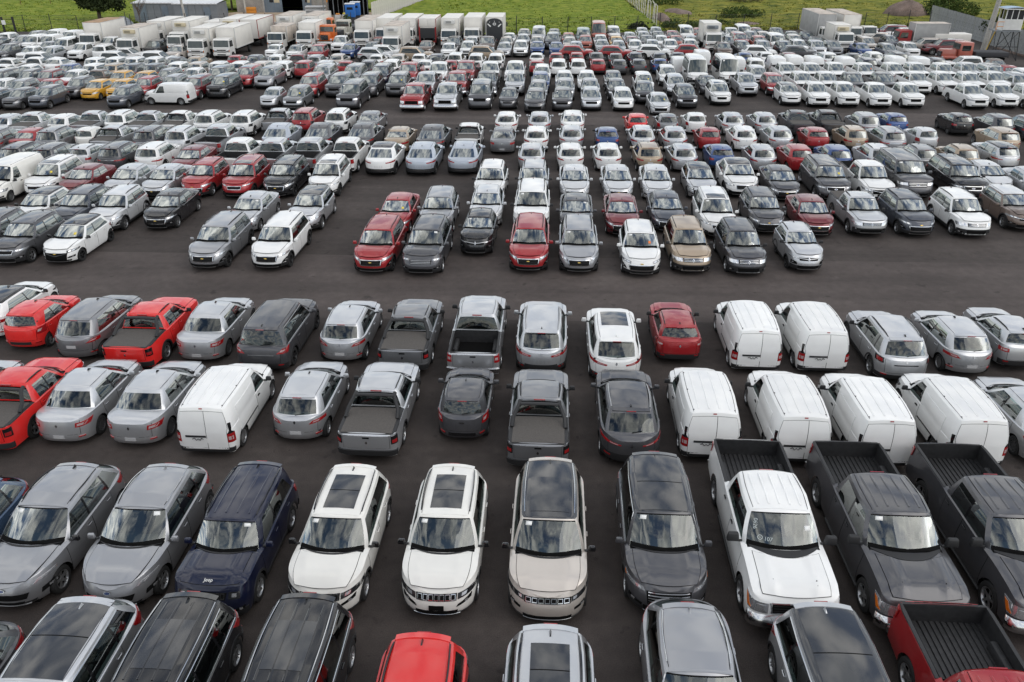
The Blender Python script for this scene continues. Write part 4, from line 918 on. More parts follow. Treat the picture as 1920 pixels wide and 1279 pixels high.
        for k in range(3):
            z = gz[0]+(gz[1]-gz[0])*(k+1)/4; patch(g, quad(((-gx*hw*.9, z-.006), (gx*hw*.9, z-.006), (gx*hw*.9, z+.006), (-gx*hw*.9, z+.006)), fp), 12, 1, .014, 'satin' if F.get('mesh') else 'black_plastic')
    elif gr == 'wing':      # bright line from lamp to lamp with a dipped middle
        for sg in (1, -1):
            patch(g, quad(((0, (gz[0]+gz[1])/2-.02), (sg*hw*.62, gz[1]-.03), (sg*hw*.62, gz[1]-.008), (0, (gz[0]+gz[1])/2+.01)), fp), 8, 1, .02, F.get('barcol', 'chrome'))
    if g.v: emit('grille_trim', g, ig, lv=1)
    em = F.get('emblem')
    if em:
        e = MB(); zc = F.get('ez', (gz[0]+gz[1])/2)
        if em == 'oval':
            def ov(k, off, mt, m=e):
                n = 16; vs = []
                c0 = fp(0, zc)
                for q in range(n):
                    t = 2*PI*q/n; p = fp(.085*k*math.cos(t), zc+.036*k*math.sin(t)); vs.append(p+Vector((0, off, off*.3)))
                m.add(vs, [tuple(range(n))], mt)
            ov(1.0, .022, 'chrome'); ov(.78, .026, 'emblem_blue')
        elif em == 'bow':
            for x0, x1, h in ((-.07, .07, .011), (-.035, .035, .021)): patch(e, quad(((x0, zc-h), (x1, zc-h), (x1+.01, zc+h), (x0+.01, zc+h)), fp), 2, 1, .026, 'emblem_gold')
        elif em == 'diamond':
            vs = []
            for (dx_, dz_) in ((0, -.085), (.05, 0), (0, .085), (-.05, 0)): vs.append(fp(dx_, zc+dz_)+Vector((0, .028, .008)))
            vi = []
            for (dx_, dz_) in ((0, -.045), (.025, 0), (0, .045), (-.025, 0)): vi.append(fp(dx_, zc+dz_)+Vector((0, .030, .008)))
            e.add(vs+vi, [(i, (i+1) % 4, 4+(i+1) % 4, 4+i) for i in range(4)], 'chrome')
        emit('emblem', e, lv=1, fix=False)
    # lower intake, fog recesses, skid strip, plate
    z0 = s.zs
    a = MB(); lk = F.get('intake', (.56, .08, .22)); patch(a, quad(((-lk[0]*hw, z0+lk[1]), (lk[0]*hw, z0+lk[1]), (lk[0]*hw*1.06, z0+lk[2]), (-lk[0]*hw*1.06, z0+lk[2])), fp), 12, 2, .016, 'seam')
    emit('intake', a, lv=1)
    if F.get('skid', 'satin'):
        a = MB(); patch(a, quad(((-.55*hw, z0+.03), (.55*hw, z0+.03), (.58*hw, z0+.065), (-.58*hw, z0+.065)), fp), 12, 1, .024, F.get('skid', 'satin')); emit('skid_plate', a, lv=1)
    if F.get('fog', True):
        for sg in (1, -1):
            a = MB(); q = F.get('fogq', ((.62, .20), (.88, .22), (.90, .31), (.62, .25))); patch(a, quad([(sg*x*hw, z0+z) for x, z in q], fp), 4, 2, .014, 'seam')
            xx, zz = (q[0][0]+q[1][0])/2+.06, z0+(q[0][1]+q[2][1])/2; p = fp(sg*xx*hw, zz); patch(a, quad([(sg*(xx+dx_)*hw, zz+dz_) for dx_, dz_ in ((-.035, -.025), (.035, -.025), (.035, .025), (-.035, .025))], fp), 1, 1, .02, 'lamp_bright'); emit('fog_light', a, lv=1)
    if F.get('bumper'):   # big bright truck bumper
        a = MB(); patch(a, lambda u, v: s.low(2+.999*(1-abs(2*u-1)*.80), z0+.08+F.get('bumph', .20)*v, 1 if u >= .5 else -1)+Vector(((2*u-1)*.03, .09, 0))*math.cos(v*PI/2)**.6, 26, 5, .035, F['bumper'], skirt=.05); emit('bumper', a, lv=0)
        a = MB(); patch(a, quad(((-.5*hw, z0+.12), (.5*hw, z0+.12), (.5*hw, z0+.22), (-.5*hw, z0+.22)), fp), 8, 1, .055, 'seam'); emit('bumper_intake', a, len(out)-1, lv=1)
    if F.get('plate'):
        a = MB(); zz = z0+F.get('pz', .20); patch(a, quad(((-.17, zz), (.17, zz), (.17, zz+.11), (-.17, zz+.11)), fp), 3, 1, .028, F['plate']); emit('plate_holder', a, lv=1)
    if F.get('word'):
        cu = bpy.data.curves.new('w', 'FONT'); cu.body = F['word']; cu.size = .12; cu.extrude = .004; cu.align_x = 'CENTER'; ob = bpy.data.objects.new('w', cu); COL.objects.link(ob)
        dg = bpy.context.evaluated_depsgraph_get(); me = bpy.data.meshes.new_from_object(ob.evaluated_get(dg)); bpy.data.objects.remove(ob); bpy.data.curves.remove(cu)
        p = fp(0, zN-.01); me.transform(Matrix.Translation((0, p.y-.09, s.deck(0, p.y-.09)+.024)) @ Matrix.Rotation(PI, 4, 'Z') @ Matrix.Rotation(math.radians(16), 4, 'X')); me.materials.clear(); me.materials.append(M['chrome']); out.append(('lettering', me, None, (0, 0, 0), 1))
    # ---------------- tail
    rp = s.rear_pt
    tl = Rr.get('lamp', ((.55, .80), (.93, .78), (.95, .95), (.58, .90)))
    for sg in (1, -1):
        a = MB(); cc = tuple((sg*x, z) for x, z in tl)
        def tf(u, v, cc=cc, sg=sg):
            x = (cc[0][0]*(1-u)+cc[1][0]*u)*(1-v)+(cc[3][0]*(1-u)+cc[2][0]*u)*v; z = (cc[0][1]*(1-u)+cc[1][1]*u)*(1-v)+(cc[3][1]*(1-u)+cc[2][1]*u)*v
            ax = abs(x)
            if ax > .88:
                yc_ = rp(sg*.88*hw, z).y; return s.side_pt(min(yc_+(ax-.88)*Rr.get('wrap', 3.2), s.wr-.1), z, sg)
            return rp(x*hw, z)
        if Rr.get('high'):   # tall lamps climbing the rear pillar
            zh = Rr['high']
            def tf(u, v, sg=sg):
                z = tl[0][1]+(zh-tl[0][1])*v; zsr = s.zsh(s.yR+.1)
                x = (.80+.17*u)
                if z < zsr-.05: p = rp(sg*x*hw, z) if x < .9 else s.side_pt(rp(sg*.9*hw, z).y+(x-.9)*2.0, z, sg); return p
                c = s._C[-7-1]; c2 = s._C[-7]; t = (z-c2[0].z)/(c2[1].z-c2[0].z); p = s.gp(c2, t).lerp(s.gp(c, t), u); return Vector((p.x*sg, p.y, p.z))
        if Rr.get('high'):
            patch(a, lambda u, v: tf(u, v*.46), 8, 4, .012, 'tail_red', skirt=.015); patch(a, lambda u, v: tf(u, .47+.53*v), 8, 4, .012, 'gloss_black', skirt=.015)
        else: patch(a, tf, 8, 3, .012, Rr.get('lampcol', 'tail_red'), skirt=.015)
        i = emit('taillight', a, lv=0)
        a = MB(); iv = Rr.get('inner', (.15, .55, .35, .7)); patch(a, lambda u, v: tf(iv[0]+(iv[1]-iv[0])*u, iv[2]+(iv[3]-iv[2])*v), 3, 1, .017, Rr.get('innercol', 'tail_clear'), skirt=.004); emit('lens', a, i, lv=1)
    pz = Rr.get('pz', .60)
    a = MB(); patch(a, quad(((-.26, pz), (.26, pz), (.27, pz+.15), (-.27, pz+.15)), rp), 6, 2, .004, Rr.get('platecol', 'PAINT')); 
    if Rr.get('plate'): patch(a, quad(((-.17, pz+.02), (.17, pz+.02), (.17, pz+.13), (-.17, pz+.13)), rp), 3, 1, .012, Rr['plate'])
    emit('plate_panel', a, lv=1)
    if Rr.get('gate', True) and not s.bed:    # tailgate or boot lid seam
        a = MB(); gz0, gz1 = Rr.get('gz', (.52, s.zsh(s.yR+.05)-.02)); gw_ = Rr.get('gw', .74)*hw
        patch(a, quad(((-gw_, gz0), (gw_, gz0), (gw_*1.04, gz1), (-gw_*1.04, gz1)), rp), 10, 6, .0015, 'seam', skirt=.003)
        patch(a, quad(((-gw_+.01, gz0+.01), (gw_-.01, gz0+.01), (gw_*1.04-.01, gz1-.002), (-gw_*1.04+.01, gz1-.002)), rp), 10, 6, .0045, 'PAINT', skirt=.004)
        emit('tailgate', a, lv=1)
    ez = Rr.get('ez', .93)
    if Rr.get('emblem'):
        e = MB(); vs = []
        k = 1 if Rr['emblem'] == 'diamond' else .6
        shape = ((0, -.06), (.038, 0), (0, .06), (-.038, 0)) if k == 1 else ((-.07, -.02), (.07, -.02), (.07, .02), (-.07, .02))
        for dx_, dz_ in shape: vs.append(rp(dx_, ez+dz_)+Vector((0, -.016, .006)))
        e.add(vs, [(3, 2, 1, 0)], 'chrome'); emit('emblem', e, lv=1)
    if Rr.get('strip'):
        a = MB(); q = Rr['strip']; patch(a, quad(((-q[0]*hw, q[1]), (q[0]*hw, q[1]), (q[0]*hw, q[2]), (-q[0]*hw, q[2])), rp), 12, 1, .012, q[3]); emit('trim_strip', a, lv=1)
    for sg in (1, -1):
        if Rr.get('reflector', True):
            a = MB(); z_ = s.zs+.20; patch(a, quad(((sg*.66*hw, z_), (sg*.84*hw, z_), (sg*.84*hw, z_+.035), (sg*.66*hw, z_+.035)), rp), 3, 1, .022, 'tail_red'); emit('reflector', a, lv=1)
    # ---------------- panel van doors at the back
    if O.get('vandoors'):
        zt_ = O['vandoors']; zb0 = s.zs+.16
        def vp(f, z):
            zsr = s.zsh(s.yR+.1); c = s._C[-1]; zgt = c[0].z
            if z < zgt: return rp(f*hw*.80, z)
            t = (z-zgt)/(c[1].z-zgt); return s.gr(f*.97, min(1, t))
        for k, (f0, f1) in enumerate(((-1, .12), (.12, 1))):
            a = MB(); patch(a, quad(((f0, zb0), (f1, zb0), (f1, zt_), (f0, zt_)), vp), 8, 12, .003, 'seam', skirt=.003)
            patch(a, quad(((f0+.012, zb0+.01), (f1-.012, zb0+.01), (f1-.012, zt_-.01), (f0+.012, zt_-.01)), vp), 8, 12, .012, 'PAINT', skirt=.01)
            i = emit('rear_door', a, lv=1)
            if k == 0:
                a = MB(); patch(a, quad(((-.78, .80), (.10, .80), (.10, .86), (-.78, .86)), vp), 8, 1, .032, 'black_plastic'); emit('handle', a, i, lv=1)
                a = MB(); zigzag(a, lambda f, z: vp(f, z)+Vector((0, -.03, 0)), ((-.50, .74), (-.40, .78), (-.33, .70), (-.25, .76), (-.17, .70), (-.10, .78), (-.02, .74)), .011, 'seam'); emit('wire', a, i, lv=1)
        a = MB(); patch(a, quad(((-.08, zt_+.05), (.08, zt_+.05), (.08, zt_+.08), (-.08, zt_+.08)), vp), 2, 1, .014, 'rust_red'); emit('brake_light', a, lv=1)
        for sg in (1, -1):   # blank side panel with its pressed outline
            C = s._C; gidx = [i for i in range(len(C)) if C[i][2] == 'P']
            if gidx:
                i0 = gidx[0]
                def spn(u, v, sg=sg):
                    y = (s.wr-.10)*(1-u)+(C[i0][0].y-.12)*u; z = .62+(s.H-.33-.62)*v; zs_ = s.zsh(y)
                    if z < zs_: return s.side_pt(y, z, sg)
                    t = (z-zs_)/(s.zroof(y)-zs_); bx = s.Xb(y); tx = s.Xr(y); return Vector((sg*(bx+(tx-bx)*t+s.bulge*4*t*(1-t)), y, z))
                a = MB(); patch(a, lambda u, v: spn(u, v if v > .3 else v), 12, 12, -.004 if False else .010, 'PAINT', skirt=.012); emit('side_panel', a, lv=1)
                r_ = MB()
        for sg in (1, -1):
            a = MB(); patch(a, quad(((s.wr-.2, .60), (s.cols[1][0]-.1, .60), (s.cols[1][0]-.1, .64), (s.wr-.2, .64)), lambda y, z: s.side_pt(y, z, sg)), 8, 1, .022, 'black_plastic'); 
            if O.get('rubstrip'): emit('rub_strip', a, lv=1)
        for k in range(3):
            for sg in (1, -1):
                a = MB(); y = y0+.02+(y1-y0-.04)*k/2; p = s.roof_pt(sg*s.Xr(y)*.86, y); a.box(p+Vector((0, 0, .004)), (.035, .035, .02), 'black_plastic'); emit('roof_plug', a, lv=1)
    # ---------------- load bed
    if s.bed:
        yb0, yb1 = s.bed; a = MB(); zt_ = O.get('bedz', s.zsh((yb0+yb1)/2)); zf = O.get('bedf', .72)
        X = lambda y: s.X(y)*s.sp(s.zsh(y)); w = .085; cap = O.get('bedcap', 'black_plastic'); xi = min(X(yb0+.05), X(yb1))-w
        # rails: cap strips standing on the body sides
        for sg in (1, -1):
            n = 8; ys = [s.yR+.10+(yb1-s.yR-.10)*k/n for k in range(n+1)]
            zr = lambda y: s.zsh(y)+.028
            P = [[Vector((sg*(X(y)-.004), y, zr(y)-.03)), Vector((sg*(X(y)-.012), y, zr(y))), Vector((sg*xi, y, zr(y))), Vector((sg*xi, y, zf))] for y in ys]
            P = P if sg < 0 else [q[::-1] for q in P]
            o_ = len(a.v); nc = 4
            for r in P: a.v.extend(tuple(p) for p in r)
            for i in range(n):
                for j in range(3):
                    a.f.append((o_+i*nc+j, o_+i*nc+j+1, o_+(i+1)*nc+j+1, o_+(i+1)*nc+j)); a.m.append(a.mi(cap if j != (2 if sg < 0 else 0) else 'bed_liner'))
        zf1 = s.zsh(yb1)+.02; zr0 = s.zsh(s.yR+.12)+.028
        a.add([(-xi, yb1, zf), (xi, yb1, zf), (xi, yb1, zf1), (-xi, yb1, zf1)], [(0, 1, 2, 3)], 'bed_liner')
        a.add([(-xi, yb0, zf), (xi, yb0, zf), (xi, yb0, zr0), (-xi, yb0, zr0)], [(3, 2, 1, 0)], 'bed_liner')
        a.add([(-xi, yb0, zr0), (xi, yb0, zr0), (xi, s.yR+.06, zr0-.01), (-xi, s.yR+.06, zr0-.01)], [(0, 3, 2, 1)], cap)
        # ribbed floor
        n = 14; row = []
        for k in range(n):
            x0 = -xi+2*xi*k/n; x1 = -xi+2*xi*(k+.62)/n; x2 = -xi+2*xi*(k+1)/n
            row += [(x0, zf+.028), (x1, zf+.028), (x1+.006, zf), (x2-.006, zf)]
        row.append((xi, zf+.028))
        a.grid([[Vector((x, yb0, z)) for x, z in row], [Vector((x, yb1, z)) for x, z in row]][::-1], 'bed_liner')
        for sg in (1, -1): a.box((sg*(xi-.09), s.wr, zf+.13), (.18, .95, .26), 'bed_liner', taper=.9, bev=.05)
        emit('bed', a, lv=0, sharp=30)
        a = MB(); zt2 = s.zsh(s.yR+.08)-.015; zb2 = s.zs+.32
        patch(a, quad(((-.76*hw, zb2), (.76*hw, zb2), (.76*hw, zt2), (-.76*hw, zt2)), rp), 8, 5, .002, 'seam')
        patch(a, quad(((-.748*hw, zb2+.012), (.748*hw, zb2+.012), (.748*hw, zt2), (-.748*hw, zt2)), rp), 8, 5, .012, 'PAINT')
        i = emit('tailgate', a, lv=0)
        a = MB(); patch(a, quad(((-.10, zt2-.09), (.10, zt2-.09), (.10, zt2-.04), (-.10, zt2-.04)), rp), 3, 1, .022, 'seam'); emit('handle', a, i, lv=1)
        if O.get('rearbumper'):
            a = MB(); patch(a, lambda u, v: s.low(abs(2*u-1)*.72, s.zs+.10+.16*v, 1 if u >= .5 else -1), 20, 3, .05, O['rearbumper'], skirt=.05); emit('bumper', a, lv=1)
        if O.get('tonneau'):
            a = MB(); n = 8; xo = X(yb0+.2)-.115
            patch(a, lambda u, v: Vector(((2*u-1)*xo, yb0-.02+(yb1-yb0-.02)*v, s.zsh(yb0+(yb1-yb0)*v)+.026+.022*(1-(2*u-1)**2))), 12, 6, .006, 'tonneau', skirt=.03); emit('tonneau_cover', a, lv=0)
        if O.get('rollbar'):
            a = MB(); zt3 = s.H-.13; xr = s.Xr(s.yT)*.95
            for sg in (1, -1):
                a.tube([(sg*(xo_ := X(yb1)-.09), yb1-.62, s.zsh(yb1)+.05), (sg*(X(yb1)-.12), yb1-.35, s.zsh(yb1)+.22), (sg*(xr+.02), yb1-.06, zt3), (sg*(xr+.0), yb1+.12, zt3+.03)], .06, 'black_plastic', n=6)
            a.tube([(-xr, yb1-.02, zt3), (-xr*.6, yb1-.05, zt3+.035), (xr*.6, yb1-.05, zt3+.035), (xr, yb1-.02, zt3)], .055, 'black_plastic', n=6)
            emit('roll_bar', a, lv=0)
        if O.get('step'):
            for sg in (1, -1):
                a = MB(); a.box((sg*(hw-.04), (yb1+s.wf)/2-.1, .33), (.14, s.wf-yb1-.5, .05), 'black_plastic', bev=.015); emit('side_step', a, lv=1)
        a = MB(); p = s.gr(0, .95); a.box(p+Vector((0, -.015, 0)), (.34, .03, .03), 'tail_red'); emit('brake_light', a, lv=1)
    # ---------------- underside and wheels
    a = MB(); zu = max(.62, s.zsh(0)-.15); ww = hw-.30
    a.box((0, 0, (.20+.5)/2+.0), (2*ww, s.L*.88, .32), 'under'); a.box((0, 0, .30), (2*hw*.9, s.wf-s.wr-2*s.R-.2, .14), 'under')
    for yw in (s.wf, s.wr): a.box((0, yw, .62), (2*ww+.2, 2*s.R+.16, .26), 'under')
    emit('underbody', a, lv=0, sharp=30)
    # cabin
    a = MB(); zb = s.zsh(0); fl = .52; yd = s.yc-s.bc
    back = s.yB+s.bB+.05 if not s.bed else s.bed[1]+.1
    if not O.get('vandoors'): pass
    else: back = s.cols[1][0]-.1
    a.box((0, (yd+back)/2, fl-.03), (2*(s.hw-.16), yd-back+.3, .04), 'interior')
    a.box((0, yd+.02, (fl+zb)/2+.0), (2*(s.hw-.17), .06, zb-fl), 'interior'); a.box((0, back, (fl+zb)/2), (2*(s.hw-.17), .05, zb-fl), 'interior')
    for sg in (1, -1): a.box((sg*(s.hw-.17), (yd+back)/2, (fl+zb)/2-.02), (.05, yd-back, zb-fl), 'interior')
    a.box((0, yd-.02, zb-.03), (2*(s.hw-.20), .62, .10), 'interior', bev=.03)
    if not s.bed and not O.get('vandoors') and not O.get('noshelf'): a.box((0, back+.20, zb-.10), (2*(s.hw-.24), .42, .03), 'interior')
    ii = emit('cabin', a, lv=1)
    sy = s.cols[1][0]+.05
    for x in (-.36, .36):
        a = MB(); a.box((x, sy+.24, .62), (.50, .52, .16), 'seat', bev=.05); a.box((x, sy-.06, .95), (.48, .14, .60), 'seat', bev=.05, rot=Matrix.Rotation(math.radians(12), 4, 'X')); a.box((x, sy-.15, 1.30), (.24, .09, .16), 'seat', bev=.03); emit('seat', a, ii, lv=1)
    if not O.get('vandoors') and back < sy-1:
        a = MB(); a.box((0, sy-.62, .62), (1.25, .48, .16), 'seat', bev=.05); a.box((0, sy-.90, .92), (1.25, .14, .56), 'seat', bev=.05, rot=Matrix.Rotation(math.radians(14), 4, 'X')); emit('rear_seat', a, ii, lv=1)
    a = MB(); n = 14; pts = []
    for k in range(n+1):
        t = 2*PI*k/n; pts.append((-.36+.18*math.cos(t), sy+.62+.05*math.sin(t), zb+.0+.17*math.sin(t)))
    a.tube(pts, .016, 'seam', n=4, cap=False); emit('steering_wheel', a, ii, lv=1)
    ty, rm = wheel(s.R, O.get('tw', .215), O.get('wheel', 'alloy'))
    for yw in (s.wf, s.wr):
        for sg in (1, -1):
            i = emit('wheel', ty, None, (sg*(s.X(yw)-.125), yw, s.R, 0 if sg > 0 else PI), lv=0); emit('rim', rm, i, lv=0)
    return out, s
# ------------------------------------------------------------------ the models on the lot (metres; y forward, 0 at the middle)
def SH(L, nose, cowl, yc, belt, tail, ytail=None, deck=None):
    """shoulder line from tail to nose"""
    p = [(-L/2, tail-.12), (-L/2+.06, tail-.04), (-L/2+.18, tail)]
    if deck: p = [(-L/2, deck-.14), (-L/2+.05, deck-.04), (-L/2+.15, deck), (-L/2+.45, deck+.01)]
    p += [(-L/4, belt+.03), (0, belt), (yc-.35, belt-.02), (yc, cowl), (L/2-.55, (nose+cowl)/2+.035), (L/2-.20, nose+.03), (L/2-.07, nose-.02), (L/2, nose-.12)]
    return p
NOSE = [(.2, -.10), (.36, 0), (.52, -.01), (.66, -.05), (.80, -.14), (.95, -.24)]
def suv(L=4.42, W=1.82, H=1.66, **k):
    d = dict(L=L, W=W, H=H, wf=L/2-.88, wr=-L/2+.90, R=.345, sh=SH(L, .93, 1.02, L/2-1.12, 1.0, 1.04), yc=L/2-1.12, yr=L/2-1.88, rw=.68*W/1.82,
        yB=-L/2+.16, bB=.14, yT=-L/2+.50, bT=.06)
    a = L/2-1.12-.24
    d['cols'] = [(a-.13, L/2-1.88-.17, 'G'), (a-1.02, a-1.10, 'B'), (a-1.10, a-1.17, 'G'), (a-1.98, a-1.98, 'B'), (a-2.06, a-2.04, 'G'), (-L/2+.50, -L/2+.78, 'C'), (-L/2+.34, -L/2+.60, 'C')]
    d['opts'] = dict(doors=[(a-1.06, L/2-1.27, 0), (a-1.98, a-1.06, .16)], rails='black_plastic', spoiler=.16, rearwiper=1)
    d['front'] = {}; d['rear'] = {}
    for q in ('opts', 'front', 'rear'):
        d[q].update(k.pop(q, {}))
    d.update(k); return d
MODELS = {}
MODELS['compass'] = suv(4.40, 1.82, 1.63, pf=NOSE, sh=SH(4.40, .90, 1.02, 1.08, 1.0, 1.04), opts=dict(rails='gloss_black', railfeet=True, sunroof=(.22, .86, .58), mircol='gloss_black', fin=True, clad='black_plastic', cladz=.08),
    front=dict(grille='slots', gz=(.655, .80), gx=.50, gk=.01, lamp=((.53, .67), (.93, .73), (1.06, .86), (.53, .79)), lampcol='lamp_dark', bulbs=((.2, .45),), intake=(.50, .08, .17), fogq=((.50, .26), (.84, .36), (.86, .45), (.54, .32)), plate='seam', low=.07, skid='chrome'),
    rear=dict(lamp=((.5, .88), (.92, .86), (.97, .98), (.5, .96))))
MODELS['renegade'] = suv(4.24, 1.80, 1.70, rw=.70, yr=4.24/2-1.72, yc=4.24/2-1.12, nF=4.2, nR=4, LeF=.7, LeR=.6, sh=SH(4.24, .99, 1.07, 1.0, 1.05, 1.08), yT=-2.12+.28, yB=-2.12+.12,
    opts=dict(rails='gloss_black', railfeet=True, ribs=4, wheel='alloy5', hoodw=.80, ridge=.022), rear=dict(lamp=((.66, .85), (.95, .85), (.95, 1.02), (.66, 1.02))),
    front=dict(grille='slots', slotcol='black_plastic', gz=(.72, .86), gx=.44, lamp=((.52, .74), (.80, .74), (.80, .88), (.52, .88)), lampcol='lamp_dark', bulbs=((.30, .70),), word='Jeep', low=.22))
MODELS['commander'] = suv(4.76, 1.86, 1.70, pf=NOSE, sh=SH(4.76, .94, 1.04, 1.26, 1.01, 1.05), opts=dict(rails='chrome', railfeet=False, sunroof=(.36, .90, .70), roofcol='roof_glass', mircol='gloss_black', cladz=.08),
    front=dict(grille='slots', gz=(.70, .82), gx=.56, gk=.01, lamp=((.58, .72), (.93, .77), (1.06, .89), (.58, .82)), lampcol='lamp_dark', bulbs=((.1, .3),), intake=(.56, .07, .16), fogq=((.66, .28), (.90, .30), (.90, .37), (.66, .33)), low=.06),
    rear=dict(lamp=((.35, .93), (.92, .92), (.96, 1.01), (.35, 1.0))))
MODELS['escape'] = suv(4.58, 1.88, 1.66, LeF=1.25, nF=2.5, sh=SH(4.58, .86, 1.0, 1.12, 1.0, 1.05), yc=1.14, yr=.26, yT=-2.29+.86, yB=-2.29+.22, LeR=1.1, nR=2.5, roofdrop=.09, rtaper=.09, opts=dict(rails='chrome', railfeet=False, clad=None, wheel='alloy', fincol='PAINT'),
    front=dict(grille='none', gz=(.46, .60), gx=.54, gk=.06, lamp=((.55, .70), (.97, .80), (1.10, .90), (.72, .82)), bulbs=((.1, .32), (.4, .62)), drl=True, emblem='oval', ez=.70, intake=(.46, .10, .16), fogq=((.78, .22), (.93, .26), (.94, .38), (.80, .33)), skid='satin'),
    rear=dict(lamp=((.58, .90), (.93, .88), (1.0, 1.02), (.60, 1.0))))
MODELS['escape_dark'] = suv(4.58, 1.88, 1.66, LeF=1.25, nF=2.5, sh=SH(4.58, .86, 1.0, 1.12, 1.0, 1.05), yc=1.14, yr=.26, yT=-2.29+.86, yB=-2.29+.22, LeR=1.1, nR=2.5, roofdrop=.09, rtaper=.09, opts=dict(rails='gloss_black', railfeet=False, clad=None, wheel='alloy', mircol='gloss_black'),
    front=dict(grille='none', gz=(.46, .60), gx=.54, gk=.06, lamp=((.55, .70), (.97, .80), (1.10, .90), (.72, .82)), bulbs=((.1, .32), (.4, .62)), drl=True, amber=True, emblem='oval', ez=.70, intake=(.46, .10, .16), fogq=((.78, .22), (.93, .26), (.94, .38), (.80, .33))),
    rear=dict(lamp=((.58, .90), (.93, .88), (1.0, 1.02), (.60, 1.0))))
MODELS['edge'] = suv(4.78, 1.93, 1.73, LeF=1.15, nF=2.9, opts=dict(roofcol='roof_glass', sunroof=(.10, .97, .80), rails=None, clad='black_plastic', cladz=.06, trim='chrome', fincol='PAINT'),
    front=dict(grille='bars', nb=5, gz=(.52, .80), gx=.50, lamp=((.56, .78), (.97, .80), (1.06, .90), (.60, .86)), amber=True, emblem='oval', ez=.68),
    rear=dict(lamp=((.35, .92), (.93, .88), (1.0, 1.02), (.35, .99))))
MODELS['glass_suv'] = suv(4.70, 1.90, 1.66, LeR=1.1, opts=dict(sunroof=(.0, .94, .84), rails=None, clad='black_plastic', trim='chrome', wheel='alloy5', fincol='PAINT', spoiler=.2), front=dict(emblem='oval', ez=.66),
    rear=dict(lamp=((.62, .84), (.93, .80), (1.0, 1.02), (.72, 1.0))), yB=-2.35+.2, yT=-2.35+.75)
MODELS['long_suv'] = suv(4.76, 1.86, 1.72, opts=dict(rails='chrome', railfeet=False, sunroof=(.30, .80, .62), roofcol='gloss_black', ribs=4, trim='chrome', mircol='gloss_black'),
    front=dict(grille='slots', gz=(.80, .885), gx=.56, lampcol='lamp_dark'), rear=dict(lamp=((.78, .86), (.95, .86), (1.0, 1.04), (.80, 1.03)), lampcol='tail_red'))
MODELS['equinox'] = suv(4.66, 1.84, 1.66, LeF=1.15, opts=dict(rails='black_plastic', clad='black_plastic', wheel='dark', cladz=.06), sh=SH(4.66, .90, 1.02, 1.21, 1.01, 1.05),
    front=dict(grille='frame', gz=(.53, .77), gx=.50, gk=.08, lamp=((.58, .70), (.93, .78), (1.06, .89), (.56, .82)), drl=True, emblem='bow', ez=.68, intake=(.66, .08, .16), fogq=((.72, .20), (.92, .24), (.92, .42), (.78, .30))),
    rear=dict(lamp=((.5, .88), (.93, .86), (.97, .97), (.5, .94)), emblem='bow'))
MODELS['tracker'] = suv(4.27, 1.79, 1.62, LeF=1.1, opts=dict(rails='black_plastic', wheel='alloy5'),
    front=dict(grille='frame', gz=(.42, .66), gx=.58, gk=.07, lamp=((.55, .70), (.93, .76), (1.06, .87), (.53, .81)), emblem='bow', ez=.72, intake=(.5, .06, .12), fogq=((.74, .22), (.92, .26), (.92, .42), (.80, .32))),
    rear=dict(lamp=((.5, .85), (.93, .84), (.97, .95), (.5, .92))))
MODELS['duster'] = suv(4.34, 1.80, 1.68, nF=3.1, nR=3.4, opts=dict(rails='black_plastic', wheel='alloy5', cladz=.14, ridge=.02, mircol='black_plastic', clad='black_plastic'),
    front=dict(grille='bars', nb=3, gz=(.68, .84), gx=.48, lamp=((.52, .70), (.94, .70), (.97, .84), (.54, .84)), lampcol='lamp_bright', bulbs=((.2, .6),), emblem='diamond', low=.30, intake=(.5, .10, .26), fogq=((.70, .14), (.84, .14), (.84, .20), (.70, .20))),
    rear=dict(lamp=((.80, .84), (.97, .84), (.97, 1.02), (.80, 1.02)), lampcol='gloss_black', inner=(.2, .8, .2, .8), innercol='tail_red', emblem='diamond', low=.16, strip=(.45, .80, .84, 'gloss_black')))
MODELS['captur'] = suv(4.33, 1.81, 1.60, LeF=1.15, LeR=1.05, nR=2.5, opts=dict(rails=None, wheel='alloy5', cladz=.10, spoiler=.2), yT=-2.16+.62,
    front=dict(grille='wing', gz=(.66, .78), gx=.48, emblem='diamond', ez=.74, lamp=((.52, .74), (.95, .76), (1.03, .86), (.54, .80))), rear=dict(lamp=((.50, .84), (.93, .84), (.99, .94), (.48, .88)), emblem='diamond', strip=(.44, .855, .875, 'tail_red')))
MODELS['captur_roof'] = suv(4.33, 1.81, 1.60, LeF=1.15, LeR=1.05, nR=2.5, opts=dict(rails=None, wheel='alloy5', cladz=.10, spoiler=.2, roofcol='gloss_black'), yT=-2.16+.62,
    front=dict(grille='wing', gz=(.66, .78), gx=.48, emblem='diamond', ez=.74, lamp=((.52, .74), (.95, .76), (1.03, .86), (.54, .80))), rear=dict(lamp=((.50, .84), (.93, .84), (.99, .94), (.48, .88)), emblem='diamond'))
MODELS['arkana'] = suv(4.55, 1.82, 1.57, LeR=1.1, nR=2.6, opts=dict(rails='satin', railfeet=True, spoiler=.12, cladz=.07), yT=-2.27+.95, yB=-2.27+.28,
    front=dict(grille='wing', gz=(.64, .78), gx=.48, emblem='diamond', ez=.72, lamp=((.52, .74), (.95, .76), (1.03, .86), (.54, .80))), rear=dict(lamp=((.34, .83), (.93, .84), (1.0, .93), (.34, .86)), emblem='diamond', ez=.84, low=.26))
MODELS['koleos'] = suv(4.66, 1.84, 1.67, LeR=1.0, nR=2.6, opts=dict(rails='satin', cladz=.06, wheel='alloy5', spoiler=.2), yT=-2.33+.58,
    front=dict(grille='bars'), rear=dict(lamp=((.40, .84), (.93, .86), (1.02, .96), (.38, .90)), emblem='diamond', strip=(.62, .50, .56, 'black_plastic')))
